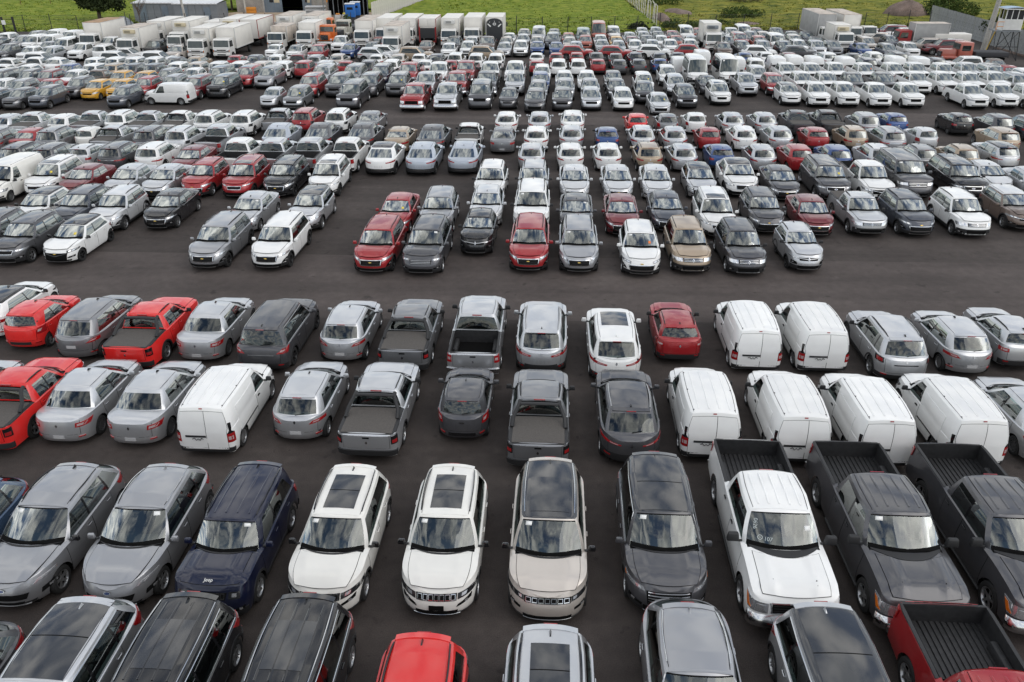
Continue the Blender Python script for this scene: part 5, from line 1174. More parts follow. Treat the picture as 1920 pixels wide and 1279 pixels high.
MODELS['koleos_sun'] = suv(4.66, 1.84, 1.67, LeR=1.0, nR=2.6, opts=dict(rails=None, cladz=.06, wheel='alloy5', spoiler=.2, sunroof=(.45, .98, .70), fincol='PAINT'), yT=-2.33+.58,
    front=dict(grille='bars'), rear=dict(lamp=((.36, .84), (.93, .86), (1.03, .97), (.34, .89)), emblem='diamond'))
MODELS['crv'] = suv(4.70, 1.87, 1.72, nR=4.6, LeR=.6, rtaper=0, roofdrop=.03, opts=dict(rails=None, trim='satin', wheel='dark', cladz=.08, spoiler=.14), yT=-2.35+.42, yB=-2.35+.18,
    front=dict(grille='frame', gz=(.62, .82), gx=.5), rear=dict(lamp=((.60, .86), (.93, .86), (.99, 1.04), (.84, 1.04)), high=None, strip=(.5, .80, .815, 'satin')))
MODELS['kwid'] = suv(3.70, 1.60, 1.50, rw=.61, R=.30, LeF=.95, nR=3.8, LeR=.6, rtaper=0, yT=-1.85+.40, opts=dict(rails='black_plastic', spoiler=.14, wheel='dark', mircol='black_plastic', cladz=.12),
    front=dict(grille='wing', gz=(.68, .80), gx=.5, barcol='satin', emblem='diamond', ez=.74, lamp=((.54, .74), (.95, .76), (.98, .80), (.55, .79)), low=.2, fogq=((.62, .26), (.90, .26), (.90, .40), (.66, .38))),
    rear=dict(lamp=((.70, .80), (.95, .80), (.95, .93), (.70, .93)), inner=(.3, .8, .3, .75), emblem='diamond', ez=.82))
MODELS['kwid_plain'] = suv(3.70, 1.60, 1.50, rw=.61, R=.30, LeF=.95, nR=3.8, LeR=.6, rtaper=0, yT=-1.85+.40, opts=dict(rails=None, spoiler=.14, wheel='steel', mircol='black_plastic', cladz=.12),
    front=dict(grille='wing', gz=(.68, .80), gx=.5, barcol='satin', emblem='diamond', ez=.74, lamp=((.54, .74), (.95, .76), (.98, .80), (.55, .79)), low=.2, fogq=((.62, .26), (.90, .26), (.90, .40), (.66, .38))),
    rear=dict(lamp=((.70, .80), (.95, .80), (.95, .93), (.70, .93)), inner=(.3, .8, .3, .75), emblem='diamond', ez=.82))
def hatch(L=4.06, W=1.73, H=1.50, **k):
    d = dict(L=L, W=W, H=H, wf=L/2-.83, wr=-L/2+.68, R=.31, sh=SH(L, .80, .93, L/2-1.10, .92, .97), yc=L/2-1.02, yr=L/2-1.86, rw=.64*W/1.73, LeR=.95, nR=2.6, zs=.20, pf=[(.2, -.08), (.36, 0), (.48, -.01), (.60, -.05), (.72, -.13), (.85, -.24)],
        yB=-L/2+.17, bB=.14, yT=-L/2+.62, bT=.06)
    a = L/2-1.02-.24
    d['cols'] = [(a-.13, L/2-1.86-.17, 'G'), (a-.98, a-1.08, 'B'), (a-1.06, a-1.15, 'G'), (-L/2+.62, -L/2+.98, 'C'), (-L/2+.36, -L/2+.72, 'C')]
    d['opts'] = dict(doors=[(a-1.02, L/2-1.17, 0), (max(a-1.90, -L/2+.62), a-1.02, .14)], rails=None, spoiler=.12, rearwiper=1, clad=None, wheel='cap', finfront=True)
    d['front'] = dict(lamp=((.53, .62), (.93, .66), (1.05, .78), (.54, .74)), gz=(.58, .70), gx=.45, grille='wing'); d['rear'] = dict(lamp=((.50, .77), (.93, .78), (1.0, .90), (.50, .86)), plate='plate_white')
    for q in ('opts', 'front', 'rear'): d[q].update(k.pop(q, {}))
    d.update(k); return d
MODELS['sandero'] = hatch(4.08, 1.74, 1.50, front=dict(emblem='diamond'), rear=dict(lamp=((.48, .78), (.93, .80), (1.05, .90), (.60, .88)), emblem='diamond', plate='plate_white', pz=.44, ez=.86))
MODELS['stepway'] = hatch(4.08, 1.75, 1.55, zs=.24, opts=dict(rails='black_plastic', clad='black_plastic', cladz=.08), front=dict(emblem='diamond'), rear=dict(emblem='diamond', ez=.86))
MODELS['picanto'] = hatch(3.60, 1.60, 1.48, rw=.60, R=.29, nR=3.0, yT=-1.8+.38, opts=dict(wheel='alloy5'), front=dict(grille='band', gz=(.60, .68), drl=True), rear=dict(lamp=((.74, .74), (.95, .72), (.98, .98), (.80, .95)), low=.1, strip=(.5, .36, .47, 'black_plastic'), plate=None))
MODELS['picanto_sport'] = hatch(3.60, 1.60, 1.48, rw=.60, R=.29, nR=3.0, yT=-1.8+.38, opts=dict(wheel='dark'), front=dict(grille='band'), rear=dict(lamp=((.74, .74), (.95, .72), (.98, .98), (.80, .95)), strip=(.52, .34, .46, 'gloss_black'), plate=None, emblem='bow', ez=.80))
MODELS['leaf'] = hatch(4.40, 1.79, 1.56, LeR=1.1, front=dict(drl=True), opts=dict(wheel='dark', trim='chrome'), rear=dict(lamp=((.55, .78), (.93, .80), (1.05, .94), (.75, .90))))
MODELS['hatch_black_roof'] = hatch(4.16, 1.73, 1.48, opts=dict(roofcol='gloss_black', wheel='dark', mircol='gloss_black'), front=dict(grille='wing', gz=(.38, .64), gx=.58, gk=.05, emblem='bow', ez=.60, barcol='gloss_black', lampcol='lamp_dark', lamp=((.60, .62), (.93, .68), (1.06, .78), (.58, .73))))
MODELS['bolt'] = hatch(4.20, 1.77, 1.60, opts=dict(clad=None, trim='chrome', wheel='alloy5'), rear=dict(strip=(.6, .84, .86, 'tail_red')))
def sedan(L=4.35, W=1.73, H=1.50, **k):
    d = dict(L=L, W=W, H=H, wf=L/2-.84, wr=-L/2+.92, R=.31, sh=SH(L, .80, .93, L/2-1.10, .92, 0, deck=.99), yc=L/2-1.02, yr=L/2-1.86, rw=.64*W/1.73, nR=3.0, zs=.20, LeR=.8, crown=.06, pf=[(.2, -.08), (.36, 0), (.48, -.01), (.60, -.05), (.72, -.13), (.85, -.24)],
        yB=-L/2+.62, bB=.16, yT=-L/2+1.18, bT=.07)
    a = L/2-1.02-.24
    d['cols'] = [(a-.13, L/2-1.86-.17, 'G'), (a-.98, a-1.08, 'B'), (a-1.06, a-1.15, 'G'), (a-1.86, a-1.80, 'C'), (-L/2+.80, -L/2+1.30, 'C')]
    d['opts'] = dict(doors=[(a-1.02, L/2-1.17, 0), (a-1.86, a-1.02, .12)], rails=None, clad=None, wheel='alloy5', finfront=True, noshelf=False)
    d['front'] = dict(lamp=((.53, .62), (.93, .66), (1.05, .78), (.54, .74)), gz=(.50, .68), gx=.47, grille='wing', gk=.03); d['rear'] = dict(lamp=((.50, .72), (.93, .74), (1.02, .86), (.50, .84)), plate='plate_white', pz=.36, gz=(.50, .93))
    for q in ('opts', 'front', 'rear'): d[q].update(k.pop(q, {}))
    d.update(k); return d
MODELS['logan'] = sedan(4.36, 1.73, 1.52, opts=dict(wheel='steel'), rear=dict(lamp=((.62, .74), (.93, .74), (.98, .88), (.64, .88)), inner=(.15, .8, .25, .75), emblem='diamond', ez=.80))
MODELS['onix'] = sedan(4.47, 1.73, 1.46, front=dict(grille='frame', gz=(.44, .66), gx=.56, gk=.05, lamp=((.60, .62), (.93, .68), (1.06, .78), (.58, .73)), emblem='bow', ez=.60), rear=dict(emblem='bow', ez=.84))
MODELS['coupe_suv'] = suv(4.94, 2.0, 1.69, LeR=1.2, nR=2.6, LeF=1.15, yT=-2.47+1.35, bT=.10, yB=-2.47+.42, bB=.2, rw=.70, roofdrop=.12, R=.38, opts=dict(rails=None, spoiler=None, cladz=.08, wheel='dark', trim=None, rearwiper=None, roofcol=None),
    front=dict(grille='frame', gz=(.58, .80), gx=.36, gk=.04, lamp=((.48, .74), (.92, .74), (1.0, .84), (.50, .83)), intake=(.7, .08, .22)), rear=dict(lamp=((.48, .86), (.93, .88), (1.0, .98), (.44, .92)), low=.24, strip=(.70, .42, .46, 'chrome')))
MODELS['coupe_suv_dark_roof'] = dict(MODELS['coupe_suv'], opts=dict(MODELS['coupe_suv']['opts'], roofcol='roof_glass'))
MODELS['explorer'] = suv(5.05, 2.0, 1.77, rw=.73, R=.38, nF=3.2, opts=dict(rails='black_plastic', trim='chrome', wheel='alloy5', sunroof=(.45, .98, .74)), sh=SH(5.05, .98, 1.10, 1.36, 1.07, 1.10),
    front=dict(grille='frame', gz=(.70, .90), gx=.48, gk=-.02, emblem='oval', lamp=((.55, .82), (.96, .84), (1.0, .92), (.56, .91))), rear=dict(lamp=((.70, .88), (.95, .86), (1.0, 1.02), (.72, 1.02))))
MODELS['expedition'] = suv(5.33, 2.03, 1.94, rw=.79, R=.41, nF=3.8, nR=4, LeF=.9, sh=SH(5.33, 1.10, 1.20, 1.5, 1.18, 1.2), yT=-2.66+.36, opts=dict(rails='chrome', trim='satin', wheel='alloy5', mirs=1.25),
    front=dict(grille='bars', nb=3, gz=(.78, 1.0), gx=.50, emblem='oval', lamp=((.54, .86), (.96, .88), (1.0, 1.0), (.55, 1.0)), lampcol='lamp_bright'), rear=dict(lamp=((.80, .9), (.96, .9), (.96, 1.15), (.80, 1.15))))
MODELS['rugged_suv'] = suv(4.62, 1.86, 1.72, nF=3.6, opts=dict(rails='black_plastic', wheel='alloy5'), sh=SH(4.62, 1.0, 1.08, 1.18, 1.05, 1.08), front=dict(grille='bars', nb=3, barcol='satin', gz=(.66, .82), gx=.50, lamp=((.58, .80), (.95, .80), (.98, .89), (.56, .88)), low=.16))
MODELS['big_suv_sun'] = suv(4.63, 1.84, 1.70, LeF=1.1, opts=dict(rails='satin', sunroof=(.70, .97, .72), trim='satin', wheel='dark'), front=dict(grille='frame', gz=(.62, .80), gx=.42, gk=.04, lamp=((.50, .78), (.97, .84), (1.02, .90), (.50, .85))), rear=dict(strip=(.6, .86, .89, 'tail_red')))
MODELS['seltos'] = suv(4.37, 1.80, 1.62, LeF=1.05, opts=dict(rails='satin', wheel='alloy5', cladz=.08), front=dict(grille='frame', gz=(.64, .82), gx=.52, lamp=((.56, .74), (.95, .76), (1.0, .84), (.58, .83))), rear=dict(lamp=((.46, .84), (.93, .82), (1.0, .92), (.48, .90)), strip=(.5, .88, .90, 'chrome')))
MODELS['tcross'] = suv(4.22, 1.76, 1.58, nF=3.2, rw=.655, opts=dict(rails='black_plastic', wheel='alloy5'), sh=SH(4.22, .92, .99, .99, .98, 1.0), front=dict(grille='bars', nb=2, gz=(.68, .84), gx=.54, gk=.0, lamp=((.58, .74), (.96, .76), (.98, .86), (.58, .86)), lampcol='lamp_bright', emblem='bow', ez=.78))
def pickup(L, W, H, cab_r, bedlen, **k):
    # cab_r: y of the cab's back wall
    yc = k.pop('yc', L/2-1.25); yr = k.pop('yr', yc-.78); belt = k.pop('belt', 1.10); bedz = k.pop('bedside', belt+.02)
    nose = k.pop('nose', 1.0); cowl = k.pop('cowlz', belt)
    sh = [(-L/2, bedz-.06), (-L/2+.05, bedz-.015), (-L/2+.15, bedz), (cab_r-.12, bedz), (cab_r+.05, belt+.01), (0, belt), (yc-.35, belt-.02), (yc, cowl), (L/2-.55, (nose+cowl)/2+.03), (L/2-.20, nose+.03), (L/2-.07, nose-.02), (L/2, nose-.14)]
    a = yc-.24
    d = dict(L=L, W=W, H=H, wf=L/2-.93, wr=-L/2+1.22, R=.38, zs=.34, sh=sh, yc=yc, yr=yr, rw=.735*W/1.95, nF=3.4, nR=6, LeF=.85, LeR=.4, pr=[(.3, .03), (1.2, 0)], pf=[(.3, -.05), (.45, 0), (.62, -.01), (.8, -.06), (1.0, -.16)],
        yB=cab_r, bB=.01, yT=cab_r+.14, bT=.03, deckz=bedz+.03, crown=.09, bulge=.02)
    d['pf'] = k.pop('pf', d['pf'])
    mid = (a-.13+cab_r)/2+.04
    d['cols'] = [(a-.13, yr-.18, 'G'), (mid+.04, mid-.01, 'B'), (mid-.04, mid-.08, 'G'), (cab_r+.30, cab_r+.30, 'C'), (cab_r+.06, cab_r+.20, 'C')]
    d['opts'] = dict(doors=[(mid, L/2-1.42, 0), (cab_r+.18, mid, .06)], bed=(-L/2+.13, cab_r-.05), rails=None, spoiler=None, clad=None, wheel='alloy5', fin=False, bedf=bedz-.48, tw=.25, mirs=1.1, rearbumper='chrome')
    d['front'] = {}; d['rear'] = dict(lamp=((.80, bedz-.32), (.97, bedz-.32), (.99, bedz-.05), (.80, bedz-.05)), wrap=1.5, reflector=False)
    for q in ('opts', 'front', 'rear'): d[q].update(k.pop(q, {}))
    d.update(k); return d
MODELS['full_pickup'] = pickup(5.88, 2.03, 1.96, -.88, 1.7, nose=1.12, belt=1.27, cowlz=1.26, bedside=1.32, yc=1.62, yr=.86, R=.41, nF=5.5, LeF=.6, pf=[(.3, -.02), (.5, .02), (.75, .01), (1.0, -.03), (1.15, -.10)],
    opts=dict(mirs=1.5, mircol='black_plastic', ribs=5, cowl=.24, ridge=.04, step=True, handle='black_plastic', hoodw=.80), front=dict(grille='frame', gz=(.74, 1.0), gx=.54, gk=-.03, emblem='oval', ez=.84, lamp=((.60, .72), (.95, .74), (1.02, 1.02), (.60, .98)), lampcol='lamp_bright', bulbs=((.1, .6),), amber=True, bumper='chrome', bumph=.24, skid=None, fog=False, low=.14))
MODELS['mid_pickup'] = pickup(5.30, 1.85, 1.82, -.86, 1.5, nose=.98, belt=1.12, bedside=1.16, yc=1.45, yr=.66, opts=dict(rails=None, ribs=0, mircol='black_plastic', step=False, ridge=.02),
    front=dict(grille='wing', gz=(.66, .88), gx=.46, gk=.03, lamp=((.52, .78), (.95, .82), (1.04, .94), (.52, .90)), plate='seam', intake=(.5, .10, .18)), rear=dict(emblem='diamond', ez=.86))
MODELS['small_pickup'] = pickup(4.70, 1.82, 1.66, -.80, 1.3, nose=.93, belt=1.02, bedside=1.07, yc=1.22, yr=.46, R=.345, zs=.28, LeR=.5, nR=4.5,
    opts=dict(rails='black_plastic', tonneau=True, rollbar=True, rearbumper='black_plastic', clad='black_plastic', mircol='black_plastic', tw=.22, mirs=1.0, cladz=.10),
    front=dict(grille='bars', nb=3, gz=(.68, .84), gx=.48, lamp=((.52, .70), (.94, .70), (.97, .84), (.54, .84)), lampcol='lamp_bright', emblem='diamond', low=.26), rear=dict(lampcol='gloss_black', inner=(.2, .8, .15, .55), innercol='tail_red', emblem='diamond', ez=.80))
MODELS['small_pickup_open'] = dict(MODELS['small_pickup'], opts=dict(MODELS['small_pickup']['opts'], tonneau=False, rollbar=False))
MODELS['utility_pickup'] = dict(MODELS['small_pickup'], opts=dict(MODELS['small_pickup']['opts'], rollbar=False, rails='black_plastic'))
def pvan(L, W, H, **k):
    yc = k.pop('yc', L/2-.98); yr = k.pop('yr', yc-.72); belt = k.pop('belt', 1.02); nose = k.pop('nose', .92)
    sh = [(-L/2, belt-.02), (-L/2+.1, belt), (0, belt), (yc-.35, belt-.03), (yc, belt), (L/2-.45, (nose+belt)/2+.03), (L/2-.16, nose+.02), (L/2-.05, nose-.04), (L/2, nose-.14)]
    a = yc-.24
    d = dict(L=L, W=W, H=H, wf=L/2-.84, wr=-L/2+.80, R=.325, zs=.22, sh=sh, yc=yc, yr=yr, rw=.745*W/1.75, nR=6, LeR=.45, LeF=.95, nF=2.8, pr=[(.2, .03), (.4, -.0), (1.2, .02)], ledge=.012,
        yB=-L/2+.03, bB=.02, yT=-L/2+.16, bT=.02, deckz=belt+.012, rearglass=False, rcrown=.05, roofdrop=.06, bulge=.035, crown=.10, rbx=W/2*.88)
    d['cols'] = [(a-.13, yr-.18, 'G'), (a-.98, a-.92, 'P'), (a-1.5, a-1.42, 'P'), (a-2.0, a-2.0, 'P'), (-L/2+.5, -L/2+.55, 'C'), (-L/2+.12, -L/2+.26, 'C')]
    d['opts'] = dict(doors=[(a-1.0, L/2-1.10, 0)], rails=None, clad='black_plastic', cladz=.04, arch=False, wheel='cap', fin=False, vandoors=H-.17, rubstrip=True, handle='black_plastic', mircol='black_plastic')
    d['front'] = dict(lamp=((.55, .70), (.95, .72), (1.02, .88), (.56, .84)), gz=(.55, .68), gx=.5, grille='bars', nb=2); d['rear'] = dict(lamp=((.82, .62), (.97, .62), (.97, .95), (.82, .95)), high=H-.55, low=.16, reflector=False, gate=False, inner=(.2, .75, .15, .32))
    for q in ('opts', 'front', 'rear'): d[q].update(k.pop(q, {}))
    d.update(k); return d
MODELS['small_van'] = pvan(4.36, 1.75, 1.81, opts=dict(ribs=4))
MODELS['mid_van'] = pvan(4.90, 1.92, 1.95, belt=1.08, rear=dict(high=1.3))
MODELS['large_van'] = pvan(5.55, 2.07, 2.50, belt=1.18, nose=1.02, yc=5.55/2-.80, yr=5.55/2-1.50, R=.35, rw=.84, bulge=.05, opts=dict(mirs=1.6, vandoors=2.25), rear=dict(high=1.5), front=dict(low=.45, lampcol='lamp_dark'),
    cols=[(5.55/2-.80-.37, 5.55/2-1.68, 'G'), (.65, .62, 'B'), (.58, .55, 'G'), (-.55, -.56, 'B'), (-.62, -.63, 'G'), (-1.75, -1.75, 'B'), (-1.85, -1.85, 'G'), (-2.5, -2.45, 'C'), (-2.66, -2.55, 'C')])
MODELS['wagon_van'] = pvan(5.0, 1.9, 1.95, belt=1.1, yc=5.0/2-.9, rear=dict(high=1.3), opts=dict(vandoors=None), cols=[(1.23, .72, 'G'), (.38, .30, 'B'), (.30, .22, 'G'), (-.75, -.75, 'B'), (-.83, -.83, 'G'), (-2.1, -2.05, 'C'), (-2.38, -2.25, 'C')])
MODELS['wagon_van']['opts'].pop('vandoors')

MODELS['captur_roof2'] = dict(MODELS['captur'], opts=dict(MODELS['captur']['opts'], roofcol='paint_pale'))
MODELS['big_suv'] = suv(4.85, 1.90, 1.80, nF=3.6, opts=dict(rails='black_plastic', mircol='black_plastic'), sh=SH(4.85, 1.0, 1.08, 1.3, 1.06, 1.1), rw=.73, front=dict(grille='frame', gz=(.68, .88), gx=.44))
_c = MODELS['coupe_suv']; _a = 4.94/2-1.12-.24
for _n in ('coupe_suv', 'coupe_suv_dark_roof'): MODELS[_n]['cols'] = [(_a-.13, 4.94/2-1.88-.17, 'G'), (_a-1.02, _a-1.04, 'B'), (_a-1.10, _a-1.10, 'G'), (_a-2.10, _a-1.72, 'C'), (-2.47+.74, -.92, 'C')]
MODELS['hatch'] = hatch(4.12, 1.74, 1.49, front=dict(grille='band'))
# ------------------------------------------------------------------ putting vehicles on the ground
BUILT = {}
def get_model(name):
    if name not in BUILT:
        parts, s = build_vehicle(MODELS[name]); BUILT[name] = (parts, s)
    return BUILT[name]
FARG = {'windscreen_glass': 'far_glass', 'side_glass': 'far_side_glass'}
def place_vehicle(kind_name, model, colour, x, y, rz, detail, skip=()):
    """detail 2: every part; 1: main parts with glazed cabin; 0: main parts, opaque glass"""
    parts, s = get_model(model)
    root = empty(kind_name, (x, y, 0), rz); objs = {}
    pm = M['paint_'+colour]
    for i, (nm, me, par, loc, lv) in enumerate(parts):
        if (lv > 0 and detail == 0) or nm in skip: continue
        if par is not None and par not in objs: continue
        o = bpy.data.objects.new(nm, me); COL.objects.link(o); objs[i] = o
        o.parent = objs[par] if par is not None else root
        o.location = loc[:3]
        if len(loc) > 3: o.rotation_euler[2] = loc[3]
        for k, mm in enumerate(me['slots'].split('|') if 'slots' in me else []):
            if mm == 'PAINT': o.material_slots[k].link = 'OBJECT'; o.material_slots[k].material = pm
            elif detail == 0 and mm in FARG: o.material_slots[k].link = 'OBJECT'; o.material_slots[k].material = M[FARG[mm]]
    return root
# ------------------------------------------------------------------ lorries at the far edge
def truck_wheel_set(root, ys, hw, R=.40, twin=True):
    for y in ys:
        for sg in (1, -1):
            ty, rm = wheel(R, .26, 'steel'); o = link('wheel', ty, root, (sg*(hw-.14), y, R)); o.rotation_euler[2] = 0 if sg > 0 else PI; link('rim', rm, o)
def cab_over(root, yf, w=1.98, h=2.25, ml='cab_white'):
    """flat-fronted cab; yf is the front face"""
    hw = w/2; m = MB(); d = 1.75
    prof = [(yf-.02, .48), (yf, .62), (yf, 1.25), (yf-.07, 1.35), (yf-.30, 2.12), (yf-.42, 2.22), (yf-.8, h), (yf-d, h), (yf-d, .48)]
    for sg in (1, -1):
        vs = [(sg*(hw-.07*(z > 1.4)*(z-1.4)), y, z) for y, z in prof]; m.add(vs, [tuple(range(len(prof))) if sg < 0 else tuple(range(len(prof)))[::-1]], ml)
    for (a, b) in zip(prof, prof[1:]+prof[:1]):
        xa = hw-.07*(a[1] > 1.4)*(a[1]-1.4); xb = hw-.07*(b[1] > 1.4)*(b[1]-1.4); m.add([(-xa, *a), (xa, *a), (xb, *b), (-xb, *b)], [(0, 1, 2, 3)[::-1]], ml)
    link('cab', m.mesh('cab', 30, fix=True), root)
    m = MB(); m.add([(-hw*.90, yf-.060, 1.37), (hw*.90, yf-.060, 1.37), (hw*.86, yf-.268, 2.08), (-hw*.86, yf-.268, 2.08)], [(0, 1, 2, 3)[::-1]], 'far_glass'); link('windshield', m.mesh('windshield', 0), root)
    for sg in (1, -1):
        m = MB(); m.add([(sg*(hw+.006), yf-.30, 1.38), (sg*(hw+.006), yf-1.3, 1.38), (sg*(hw-.035), yf-1.3, 2.02), (sg*(hw-.035), yf-.48, 2.02)], [(0, 1, 2, 3) if sg < 0 else (3, 2, 1, 0)], 'far_side_glass'); link('side_window', m.mesh('side_window', 0), root)
        m = MB(); m.box((sg*(hw-.24), yf+.012, .98), (.40, .03, .26), 'lamp_bright', bev=.01); m.box((sg*(hw-.06), yf+.012, .98), (.08, .035, .2), 'amber'); link('headlight', m.mesh('headlight'), root)
        m = MB(); m.box((sg*(hw+.20), yf-.05, 1.75), (.20, .10, .48), 'black_plastic', bev=.03); m.tube([(sg*hw*.95, yf-.2, 2.0), (sg*(hw+.2), yf-.05, 2.0)], .02, 'black_plastic', n=4); link('mirror', m.mesh('mirror'), root)
    m = MB(); m.box((0, yf+.012, 1.0), (w*.52, .03, .10), 'seam'); m.box((0, yf+.012, .82), (w*.52, .03, .05), 'seam'); link('grille', m.mesh('grille'), root)
    m = MB(); m.box((0, yf+.03, .55), (w*1.0, .16, .26), ml, bev=.03); m.box((0, yf+.12, .55), (w*.5, .02, .12), 'seam'); link('bumper', m.mesh('bumper'), root)
def box_truck(px, py, zt, Lb, label, fridge=None, hd=0, box='box_white', roof='box_white', tail=None, cab='cab_white', w=2.25, hc=2.25, rz=0, edge=None, floor_=1.0, cat='truck', name='box_truck'):
    """px, py: ground position of the middle of the box end that faces the camera"""
    root = empty(name, (px, py, 0), PI-HEADING+rz if hd == 0 else (-HEADING+rz if hd == 1 else PI/2-HEADING+rz)); tag(root, label, cat)
    y1 = 0 if hd != 1 else Lb     # box front in local y
    y0 = y1-Lb; hw = w/2
    m = MB(); m.box((0, (y0+y1)/2, (zt+floor_)/2), (w, Lb, zt-floor_-.04), box, bev=.03); bx = link('cargo_box', m.mesh('cargo_box'), root)
    m = MB(); m.box((0, (y0+y1)/2, zt-.01), (w+.02, Lb+.02, .05), roof, bev=.015); link('roof', m.mesh('roof'), bx)
    m = MB()
    for sx in (-1, 1):
        for yy in (y0, y1): m.box((sx*hw, yy, (zt+floor_)/2), (.07, .07, zt-floor_), edge or 'fridge')
        m.box((sx*hw, (y0+y1)/2, floor_+.03), (.06, Lb, .10), edge or 'fridge')
        m.box((sx*hw, (y0+y1)/2, zt-.03), (.05, Lb, .06), edge or 'fridge')
    link('edge_trim', m.mesh('edge_trim'), bx)
    m = MB(); m.box((0, (y0+y1)/2+.5, .72), (.9, Lb+1.0, .25), 'under'); m.box((0, y0+.1, .55), (w*.9, .1, .12), 'black_plastic'); link('chassis', m.mesh('chassis'), root)
    if fridge:
        m = MB(); m.box((0, y1+.17, zt-.42), (1.35, .36, .42), fridge, bev=.05); f = link('cooling_unit', m.mesh('cooling_unit'), root); m = MB()
        for k in range(4): m.box((.15, y1+.355, zt-.54+.07*k), (.7, .01, .03), 'black_plastic')
        link('vent', m.mesh('vent'), f)
    if cab: cab_over(root, y1+2.0, h=hc, ml=cab); truck_wheel_set(root, (y1+1.15, y0+1.25), hw-.02)
    else: truck_wheel_set(root, (y0+.9, y0+1.9), hw-.02)
    if tail == 'red':
        m = MB(); m.box((0, y0-.05, floor_+.55), (w*.98, .08, 1.25), 'curtain'); link('tail_lift', m.mesh('tail_lift'), root)
        m = MB()
        for sx in (-1, 1): m.box((sx*hw*.93, y0-.08, floor_+.35), (.16, .1, 1.9), 'rust_red')
        m.box((0, y0-.08, floor_-.5), (w, .1, .2), 'rust_red'); link('tail_frame', m.mesh('tail_frame'), root)
        for sx in (-1, 1):
            m = MB(); m.box((sx*hw*.46, y0-.025, (zt+floor_+1.25)/2), (hw*.88, .04, zt-floor_-1.4), 'box_white', bev=.01); link('rear_door', m.mesh('rear_door'), root)
    if tail == 'black':
        m = MB(); pts = [(-hw*.93, .4), (hw*.93, .4), (hw*.93, zt-.75)]+[(hw*.93*math.cos(a), zt-.75+.60*math.sin(a)) for a in [PI*q/10 for q in range(1, 10)]]+[(-hw*.93, zt-.75)]
        m.add([(x, y0-.06, z) for x, z in pts], [tuple(range(len(pts)))], 'curtain'); m.add([(x, y0-.01, z) for x, z in pts], [tuple(range(len(pts)))[::-1]], 'curtain'); link('rear_curtain', m.mesh('rear_curtain', 0), root)
        m = MB()   # round emblem between two wing flashes
        m.add([(.22*math.cos(a), y0-.075, zt-.85+.17*math.sin(a)) for a in [2*PI*q/16 for q in range(16)]]+[(.14*math.cos(a), y0-.075, zt-.85+.10*math.sin(a)) for a in [2*PI*q/16 for q in range(16)]], [(i, (i+1) % 16, 16+(i+1) % 16, 16+i) for i in range(16)], 'paper')
        for sx in (-1, 1): m.add([(sx*.42, y0-.075, zt-1.12), (sx*.55, y0-.075, zt-1.22), (sx*.95, y0-.075, zt-.85), (sx*.82, y0-.075, zt-.80)], [(0, 1, 2, 3)], 'paper'); m.box((sx*.62, y0-.075, zt-.62), (.05, .01, .14), 'paper')
        m.box((0, y0-.075, zt-.52), (.05, .01, .14), 'paper'); m.box((0, y0-.075, zt-.85), (.12, .01, .05), 'paper'); link('emblem', m.mesh('emblem', 0), root)
    return root
def bonnet_truck(x, y, label, ml, hd=0, bed=True, hood=1.5):
    root = empty('bonnet_truck', (x, y, 0), PI-HEADING+(0 if hd == 0 else -PI/2)); tag(root, label, 'truck'); m = MB()
    m.box((0, -.75, 1.75), (2.0, 1.5, 1.7), ml, taper=.92, bev=.10); link('cab', m.mesh('cab'), root)
    m = MB(); m.box((0, hood/2, 1.35), (1.35, hood, .95), ml, taper=.9, bev=.12); link('hood', m.mesh('hood'), root)
    for sg in (1, -1):
        m = MB(); m.box((sg*.82, hood*.5, 1.0), (.42, hood*.95, .35), ml, bev=.14); link('fender', m.mesh('fender'), root); m = MB(); m.box((sg*.82, hood*.98, 1.05), (.26, .05, .2), 'lamp_bright', bev=.02); link('headlight', m.mesh('headlight'), root)
        m = MB(); m.box((sg*.97, -.7, 2.0), (.03, .9, .55), 'far_side_glass'); link('side_window', m.mesh('side_window'), root)
    m = MB(); m.add([(-.86, .012, 1.85), (.86, .012, 1.85), (.82, -.05, 2.42), (-.82, -.05, 2.42)], [(3, 2, 1, 0)], 'far_glass'); link('windshield', m.mesh('windshield', 0), root)
    m = MB(); m.box((0, hood+.03, 1.3), (1.0, .06, .62), 'lamp_dark'); g = link('grille', m.mesh('grille'), root); m = MB()
    for k in range(5): m.box((0, hood+.07, 1.06+.12*k), (.95, .02, .03), 'chrome')
    link('grille_bar', m.mesh('grille_bar'), g)
    m = MB(); m.box((0, hood+.15, .68), (2.0, .2, .28), 'paper', bev=.03); link('bumper', m.mesh('bumper'), root)
    m = MB(); m.box((0, -2.6, .8), (.9, 5.5, .3), 'under'); link('chassis', m.mesh('chassis'), root)
    if bed: m = MB(); m.box((0, -3.6, 1.35), (2.1, 3.6, .5), 'tank_dark', bev=.04); link('flatbed', m.mesh('flatbed'), root)
    truck_wheel_set(root, (hood*.5, -3.9), 1.05, .48); return root
def flat_truck(x, y, label, cab='cab_white', crew=False, hd=0, bedm='tank_dark'):
    root = empty('light_truck', (x, y, 0), PI-HEADING+(0 if hd == 0 else -PI/2)); tag(root, label, 'truck'); cab_over(root, 2.0, w=1.75, h=2.15, ml=cab); m = MB(); m.box((0, -1.2, .95), (1.8, 3.0, .35), bedm, bev=.03); link('load_bed', m.mesh('load_bed'), root)
    m = MB(); m.box((0, -.8, .6), (.8, 4.2, .25), 'under'); link('chassis', m.mesh('chassis'), root); truck_wheel_set(root, (1.1, -1.6), .88, .34); return root
HEADING = math.radians(3.0)
